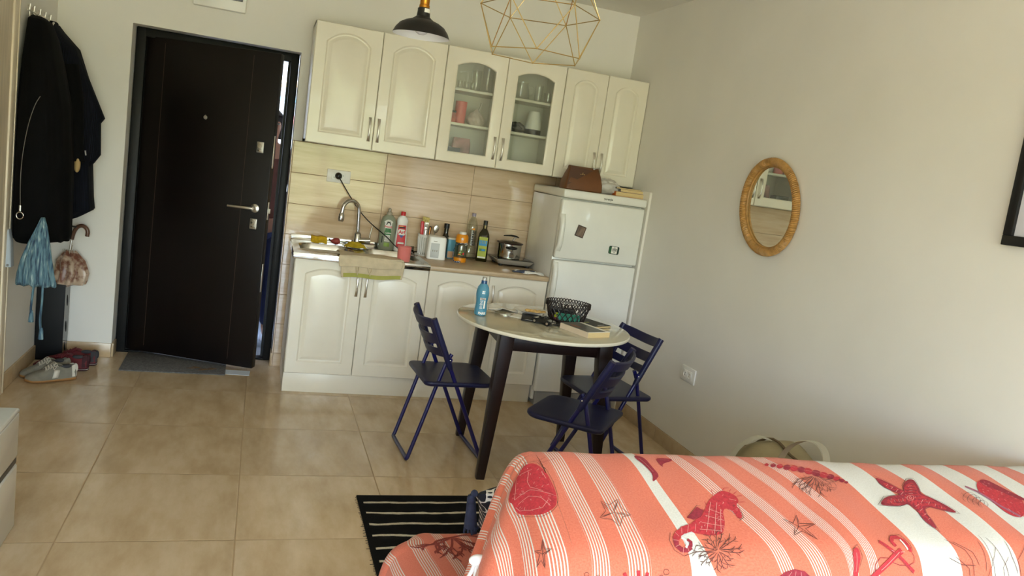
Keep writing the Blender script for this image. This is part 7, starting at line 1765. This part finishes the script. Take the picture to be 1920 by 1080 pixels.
# duffel bag ------------------------------------------------------------------
M['canvas'] = mat('beige_canvas', (158, 146, 116), .85, noise=.1, nscale=10, bump=.35, bscale=30); M['webbing'] = mat('pale_webbing', (186, 183, 170), .8, noise=.05); M['piping'] = mat('brown_piping', (104, 88, 66), .8)
t = thing('duffel_bag', 'beige canvas duffel bag with pale handles by the right wall behind the sofa', 'bag', (-.215, -2.73, 0))
rings = []; L_ = .40
for i in range(25):
    u = -1 + 2 * i / 24; k = (1 - abs(u) ** 4) ** .5 if abs(u) < 1 else 0; k = max(k, .5 if abs(u) < 1 else .46)
    sag = interp(u, [-1, -.5, 0, .5, 1], [.92, 1.06, 1.20, 1.28, 1.10]); R_ = []
    for j in range(40):
        a = 2 * pi * j / 40; c, s_ = cos(a), sin(a); e = 2.8
        w = 1 + .03 * sin(5 * a + u * 7) + .03 * sin(9 * u + 3 * a)
        X = .185 * k * abs(c) ** (2 / e) * (1 if c > 0 else -1) * w; Z = .20 + .20 * (abs(s_) ** (2 / e) * (1 if s_ > 0 else -1)) * (w if s_ > 0 else 1) * k
        R_.append((min(X, .195), u * L_, max(0.003, Z * (sag if Z > .1 else 1) * 1.02)))
    rings.append(R_)
b = MB(); b.loft(rings, M['canvas']); b.build('bag_body', t, sharp=80)
b = MB(); b.tube([(rings[21][j][0] * 1.01, rings[21][j][1], rings[21][j][2] * 1.005) for j in range(0, 40)], .005, M['piping'], 6, closed=True); b.tube([(-.03 + .01 * sin(i), -L_ * .9 + L_ * 1.8 * i / 20, interp(-.9 + 1.8 * i / 20, [-1, -.5, 0, .5, 1], [.92, 1.06, 1.20, 1.28, 1.10]) * .41 * (1 - abs(-.9 + 1.8 * i / 20) ** 4 * .38) + .008) for i in range(21)], .006, M['piping'], 6); b.build('zip_piping', t)
def strap(pts, name):
    b = MB(); P = chaikin(pts, 3); rr = []
    for i, p in enumerate(P):
        rr.append([(p[0], p[1] - .015, p[2] * .93), (p[0], p[1] + .015, p[2] * .93), (p[0] + .004, p[1] + .015, p[2] * .93 + .003), (p[0] + .004, p[1] - .015, p[2] * .93 + .003)])
    b.loft(rr, M['webbing'], smooth=False); b.build(name, t)
strap([(-.20, .22, .12), (-.205, .22, .36), (-.185, .21, .50), (-.11, .18, .575), (-.05, .17, .56)], 'strap')
b = MB()
P = chaikin([(-.17, -.02, .46), (-.15, -.04, .60), (-.12, -.09, .665), (-.10, -.17, .685), (-.12, -.25, .645), (-.15, -.28, .54), (-.17, -.29, .44)], 3)
b.loft([[(p[0] - .003, p[1], p[2] * .93), (p[0] + .001, p[1], p[2] * .93 + .004), (p[0] + .030, p[1], p[2] * .93 + .004), (p[0] + .030, p[1], p[2] * .93)] for p in P], M['webbing'], smooth=False); b.build('carry_handle', t)
strap([(.06, -.10, .54), (.05, -.20, .56), (.02, -.32, .52), (-.02, -.38, .42)], 'strap')
# ------------------------------------------------------------------ beyond the entrance: gallery, added light blockers, person, facade
M['concrete'] = mat('grey_gallery_floor', (120, 118, 114), .7, noise=.15); M['darkwall'] = mat('dark_brown_parapet', (70, 44, 38), .7, noise=.1)
b = MB(); b.box(-4.2, -.5, WT, 1.75, -.12, -.004, M['concrete']); o = struct(b, 'floor_gallery', 'grey gallery floor outside the entrance door', 'floor')
b = MB(); b.box(-4.2, -.5, 1.60, 1.72, -.004, 1.05, M['darkwall']); o = struct(b, 'wall_gallery', 'dark brown parapet outside the entrance door', 'wall')
b = MB(); b.box(-4.2, -.5, WT, 1.75, 2.32, 2.45, M['concrete']); struct(b, 'ceiling_light_block', 'unseen slab added over the gallery to block sky light', 'ceiling')  # added roof slab, cuts sky light reaching the door gap
b = MB(); b.box(-4.3, -4.2, WT, 1.75, -.12, 2.45, M['darkwall']); struct(b, 'wall_light_block_left', 'unseen dark wall added at the left gallery end to block light', 'wall')  # added end wall, stops light leaking in from the side
b = MB(); b.box(-.5, -.4, WT, 1.75, -.12, 2.45, M['darkwall']); struct(b, 'wall_light_block_right', 'unseen dark wall added at the right gallery end to block light', 'wall')  # its right counterpart, also added against side light
t = thing('building', 'bright facade across the way seen through the door gap', 'building', (-2.2, 8.0, 0))
M['plaster'] = mat('pale_plaster', (124, 124, 122), .8); M['bluepaint'] = mat('blue_band', (96, 150, 186), .6); M['brownpaint'] = mat('red_brown_band', (110, 66, 54), .7); M['tanfab'] = mat('tan_awning', (190, 158, 110), .8)
b = MB(); b.box(-16, 16, 0, .2, -3, 10, M['plaster']); b.build('facade_wall', t)  # extended far past the visible strip to block sky light
b = MB(); b.box(-3.5, 3.5, -.03, 0, 2.06, 2.12, M['bluepaint']); b.build('blue_band', t)
b = MB(); b.box(-3.5, 3.5, -.06, 0, 1.72, 1.84, M['brownpaint']); b.build('brown_band', t)
b = MB(); b.tube([(-.8 + 1.6 * i / 20, -.2, 2.25 + .10 * (i / 20 * 1.6 - .8 + .6) ) for i in range(21)], .05, M['tanfab'], 10); b.build('awning_roll', t)

def skin(name, verts, edges, radii, m, parent, sub=2, root=0):
    me = bpy.data.meshes.new(name); me.from_pydata(verts, edges, []); me.materials.append(m)
    o = bpy.data.objects.new(name, me); COL.objects.link(o); o.parent = parent
    sk = o.modifiers.new('skin', 'SKIN'); sk.use_smooth_shade = True
    for i, r in enumerate(radii):
        d = me.skin_vertices[0].data[i]; d.radius = (r, r) if not isinstance(r, tuple) else r; d.use_root = (i == root)
    s = o.modifiers.new('sub', 'SUBSURF'); s.levels = sub; s.render_levels = sub
    return o
M['skin'] = mat('skin', (168, 120, 96), .55, noise=.06); M['hair'] = mat('dark_hair', (26, 18, 15), .55, noise=.3, nscale=60); M['brownjacket'] = mat('brown_jacket', (96, 48, 36), .6, noise=.2); M['jeans'] = mat('dark_blue_jeans', (26, 34, 72), .85, noise=.2); M['whiteshoe'] = mat('white_shoe', (220, 218, 216), .6)
p = thing('person', 'person in a brown jacket and dark blue jeans standing outside behind the door', 'person', (-2.385, .66, 0), radians(8))
# facing -y; head 0.22 tall, total 1.66
V = [(0, 0, .90), (0, .01, 1.06), (0, 0, 1.24), (0, .005, 1.38), (0, 0, 1.45), (0, -.01, 1.50), (0, -.01, 1.56), (0, -.005, 1.62)]
E_ = [(i, i + 1) for i in range(7)]; Rr = [(.135, .10), (.125, .095), (.14, .10), (.13, .085), (.052, .052), (.05, .05), (.072, .088), (.06, .074)]
def add(base, pts, rs_):
    a = base
    for q, r in zip(pts, rs_): V.append(q); E_.append((a, len(V) - 1)); Rr.append(r); a = len(V) - 1
    return a
for s in (-1, 1):
    add(0, [(s * .085, 0, .82), (s * .09, -.01, .48), (s * .09, .02, .09), (s * .095, -.07, .05), (s * .095, -.15, .035)], [.085, .058, .038, .038, .028])
    h = add(3, [(s * .17, .005, 1.37), (s * .215, .01, 1.10), (s * .20, -.06, .88), (s * .198, -.075, .84)], [.055, .043, .032, .026])
    for k, (dx, L) in enumerate(((-.022, .062), (-.008, .072), (.007, .068), (.020, .052))):
        add(h, [(s * .198 + dx * .6, -.085 + abs(dx) * .2, .805), (s * .198 + dx, -.085, .80 - L * .55), (s * .198 + dx, -.070, .80 - L)], [.010, .009, .008])
    add(h, [(s * .172, -.100, .815), (s * .165, -.108, .785)], [.011, .009])
skin('body', V, E_, Rr, M['skin'], p)
jv = [(0, .005, .86), (0, .01, 1.06), (0, 0, 1.24), (0, .005, 1.37), (0, .0, 1.43)]; je = [(0, 1), (1, 2), (2, 3), (3, 4)]; jr = [(.165, .125), (.15, .118), (.162, .122), (.15, .105), (.075, .07)]
for s in (-1, 1):
    o_ = len(jv); jv += [(s * .175, .005, 1.36), (s * .22, .01, 1.10), (s * .205, -.055, .90)]; je += [(3, o_), (o_, o_ + 1), (o_ + 1, o_ + 2)]; jr += [.072, .058, .045]
skin('jacket', jv, je, jr, M['brownjacket'], p)
tv = [(0, 0, .92)]; te = []; tr = [(.145, .112)]
for s in (-1, 1):
    o_ = len(tv); tv += [(s * .088, 0, .80), (s * .09, -.01, .48), (s * .09, .015, .10)]; te += [(0, o_), (o_, o_ + 1), (o_ + 1, o_ + 2)]; tr += [.10, .072, .058]
skin('trousers', tv, te, tr, M['jeans'], p)
for s in (-1, 1):
    b = MB(); b.loft([[(s * .095 + x, y, z) for x, y in rrect(-.042 + k, .042 - k, -.20 + k * 1.5, .07 - k, .035)] for z, k in ((.001, .004), (.02, 0), (.05, .006), (.08, .016), (.095, .022))], M['whiteshoe']); b.build('shoe', p)
b = MB(); hr = []
for i in range(13):
    f = i / 12; z = 1.70 - f * .22
    w = .092 * sin(min(1, f * 2.2 + .12) * pi / 2); hr.append([((w * cos(a)), .022 + (w * 1.08) * sin(a) if sin(a) > -.25 or f < .28 else .012 - w * .30, z) for a in [2 * pi * k / 28 for k in range(28)]])
b.loft(hr, M['hair']); b.build('hair', p, sharp=80)
b = MB()
for s in (-1, 1): b.ell((s * .030, -.088, 1.585), (.012, .006, .006), M['paper'], u=12, w=8); b.ell((s * .030, -.0935, 1.585), (.0055, .003, .0055), M['ink'], u=10, w=6); b.tube([(s * .016, -.094, 1.602), (s * .032, -.096, 1.606), (s * .046, -.088, 1.602)], .0035, M['hair'], 6); b.ell((s * .076, .0, 1.575), (.008, .020, .030), M['skin'], u=12, w=8)
b.tube([(0, -.092, 1.59), (0, -.104, 1.565), (0, -.108, 1.552)], [.007, .010, .012], M['skin'], 8); b.tube([(-.022, -.085, 1.522), (0, -.094, 1.521), (.022, -.085, 1.522)], [.003, .006, .003], mat('lips', (150, 84, 76), .5), 8); b.build('face', p)

# ------------------------------------------------------------------ world, light, camera
w = bpy.data.worlds.new('World'); SC.world = w; w.use_nodes = True
t = NT(w); bg = t.n['Background']
tc = t.new('ShaderNodeTexCoord'); sp = t.new('ShaderNodeSeparateXYZ'); t.link(tc.outputs['Generated'], sp.inputs[0])
nz = t.new('ShaderNodeTexNoise', i_Scale=22.0, i_Detail=4.0); t.link(tc.outputs['Generated'], nz.inputs['Vector'])
el = t.math('ADD', sp.outputs[2], t.math('MULTIPLY', t.math('SUBTRACT', nz.outputs[0], .5), .16))
col = t.ramp(t.math('ADD', t.math('MULTIPLY', el, .5), .5), [(0.0, (.26, .24, .20, 1)), (.44, (.24, .24, .16, 1)), (.52, (.20, .25, .13, 1)), (.535, (.80, .87, .95, 1)), (.58, (.67, .83, 1.05, 1)), (.75, (.50, .72, 1.12, 1)), (1.0, (.40, .60, 1.1, 1))])
t.link(col, bg.inputs['Color']); bg.inputs['Strength'].default_value = 8.3
sun = bpy.data.lights.new('sun', 'SUN'); sun.energy = 3.8; sun.angle = radians(.6); sun.color = (1.0, .88, .74)
so = bpy.data.objects.new('sun', sun); COL.objects.link(so)
d = Vector((.25, 1.0, -1.45)).normalized(); so.rotation_euler = d.to_track_quat('-Z', 'Y').to_euler()
ar = bpy.data.lights.new('window_portal', 'AREA'); ar.shape = 'RECTANGLE'; ar.size = WX1 - WX0; ar.size_y = WZ1; ar.cycles.is_portal = True
ao = bpy.data.objects.new('window_portal', ar); COL.objects.link(ao); ao.location = ((WX0 + WX1) / 2, YR - .04, WZ1 / 2); ao.rotation_euler = (radians(90), 0, 0)

ar2 = bpy.data.lights.new('side_portal', 'AREA'); ar2.shape = 'RECTANGLE'; ar2.size = LY1 - LY0; ar2.size_y = LZ1_ - LZ0_; ar2.cycles.is_portal = True
ao2 = bpy.data.objects.new('side_portal', ar2); COL.objects.link(ao2); ao2.location = (XL + .01, (LY0 + LY1) / 2, (LZ0_ + LZ1_) / 2); ao2.rotation_euler = (radians(90), 0, radians(-90))
cam = bpy.data.cameras.new('camera'); co = bpy.data.objects.new('camera', cam); COL.objects.link(co)
yaw, pitch, roll, fpx = -.3247, -.1484, .1428, 1473.75
cy, sy, cp, sp_, cr, sr = cos(yaw), sin(yaw), cos(pitch), sin(pitch), cos(roll), sin(roll)
f = Vector((-sy * cp, cy * cp, sp_)); r = Vector((cy, sy, 0)); u = r.cross(f)
r2 = r * cr + u * sr; u2 = -r * sr + u * cr
mw = Matrix((r2, u2, -f)).transposed().to_4x4(); mw.translation = Vector((-2.4357, -5.281, 1.5046)); co.matrix_world = mw
cam.sensor_width = 36.0; cam.lens = fpx * 36.0 / 1920.0; cam.clip_start = .02
SC.camera = co
SC.cycles.transparent_max_bounces = 40; SC.cycles.max_bounces = 14; SC.cycles.diffuse_bounces = 7; SC.cycles.sample_clamp_indirect = 10.0
SC.view_settings.view_transform = 'Standard'; SC.view_settings.look = 'None'; SC.view_settings.gamma = 1.0; SC.view_settings.use_curve_mapping = False
SC.view_settings.exposure = 1.80
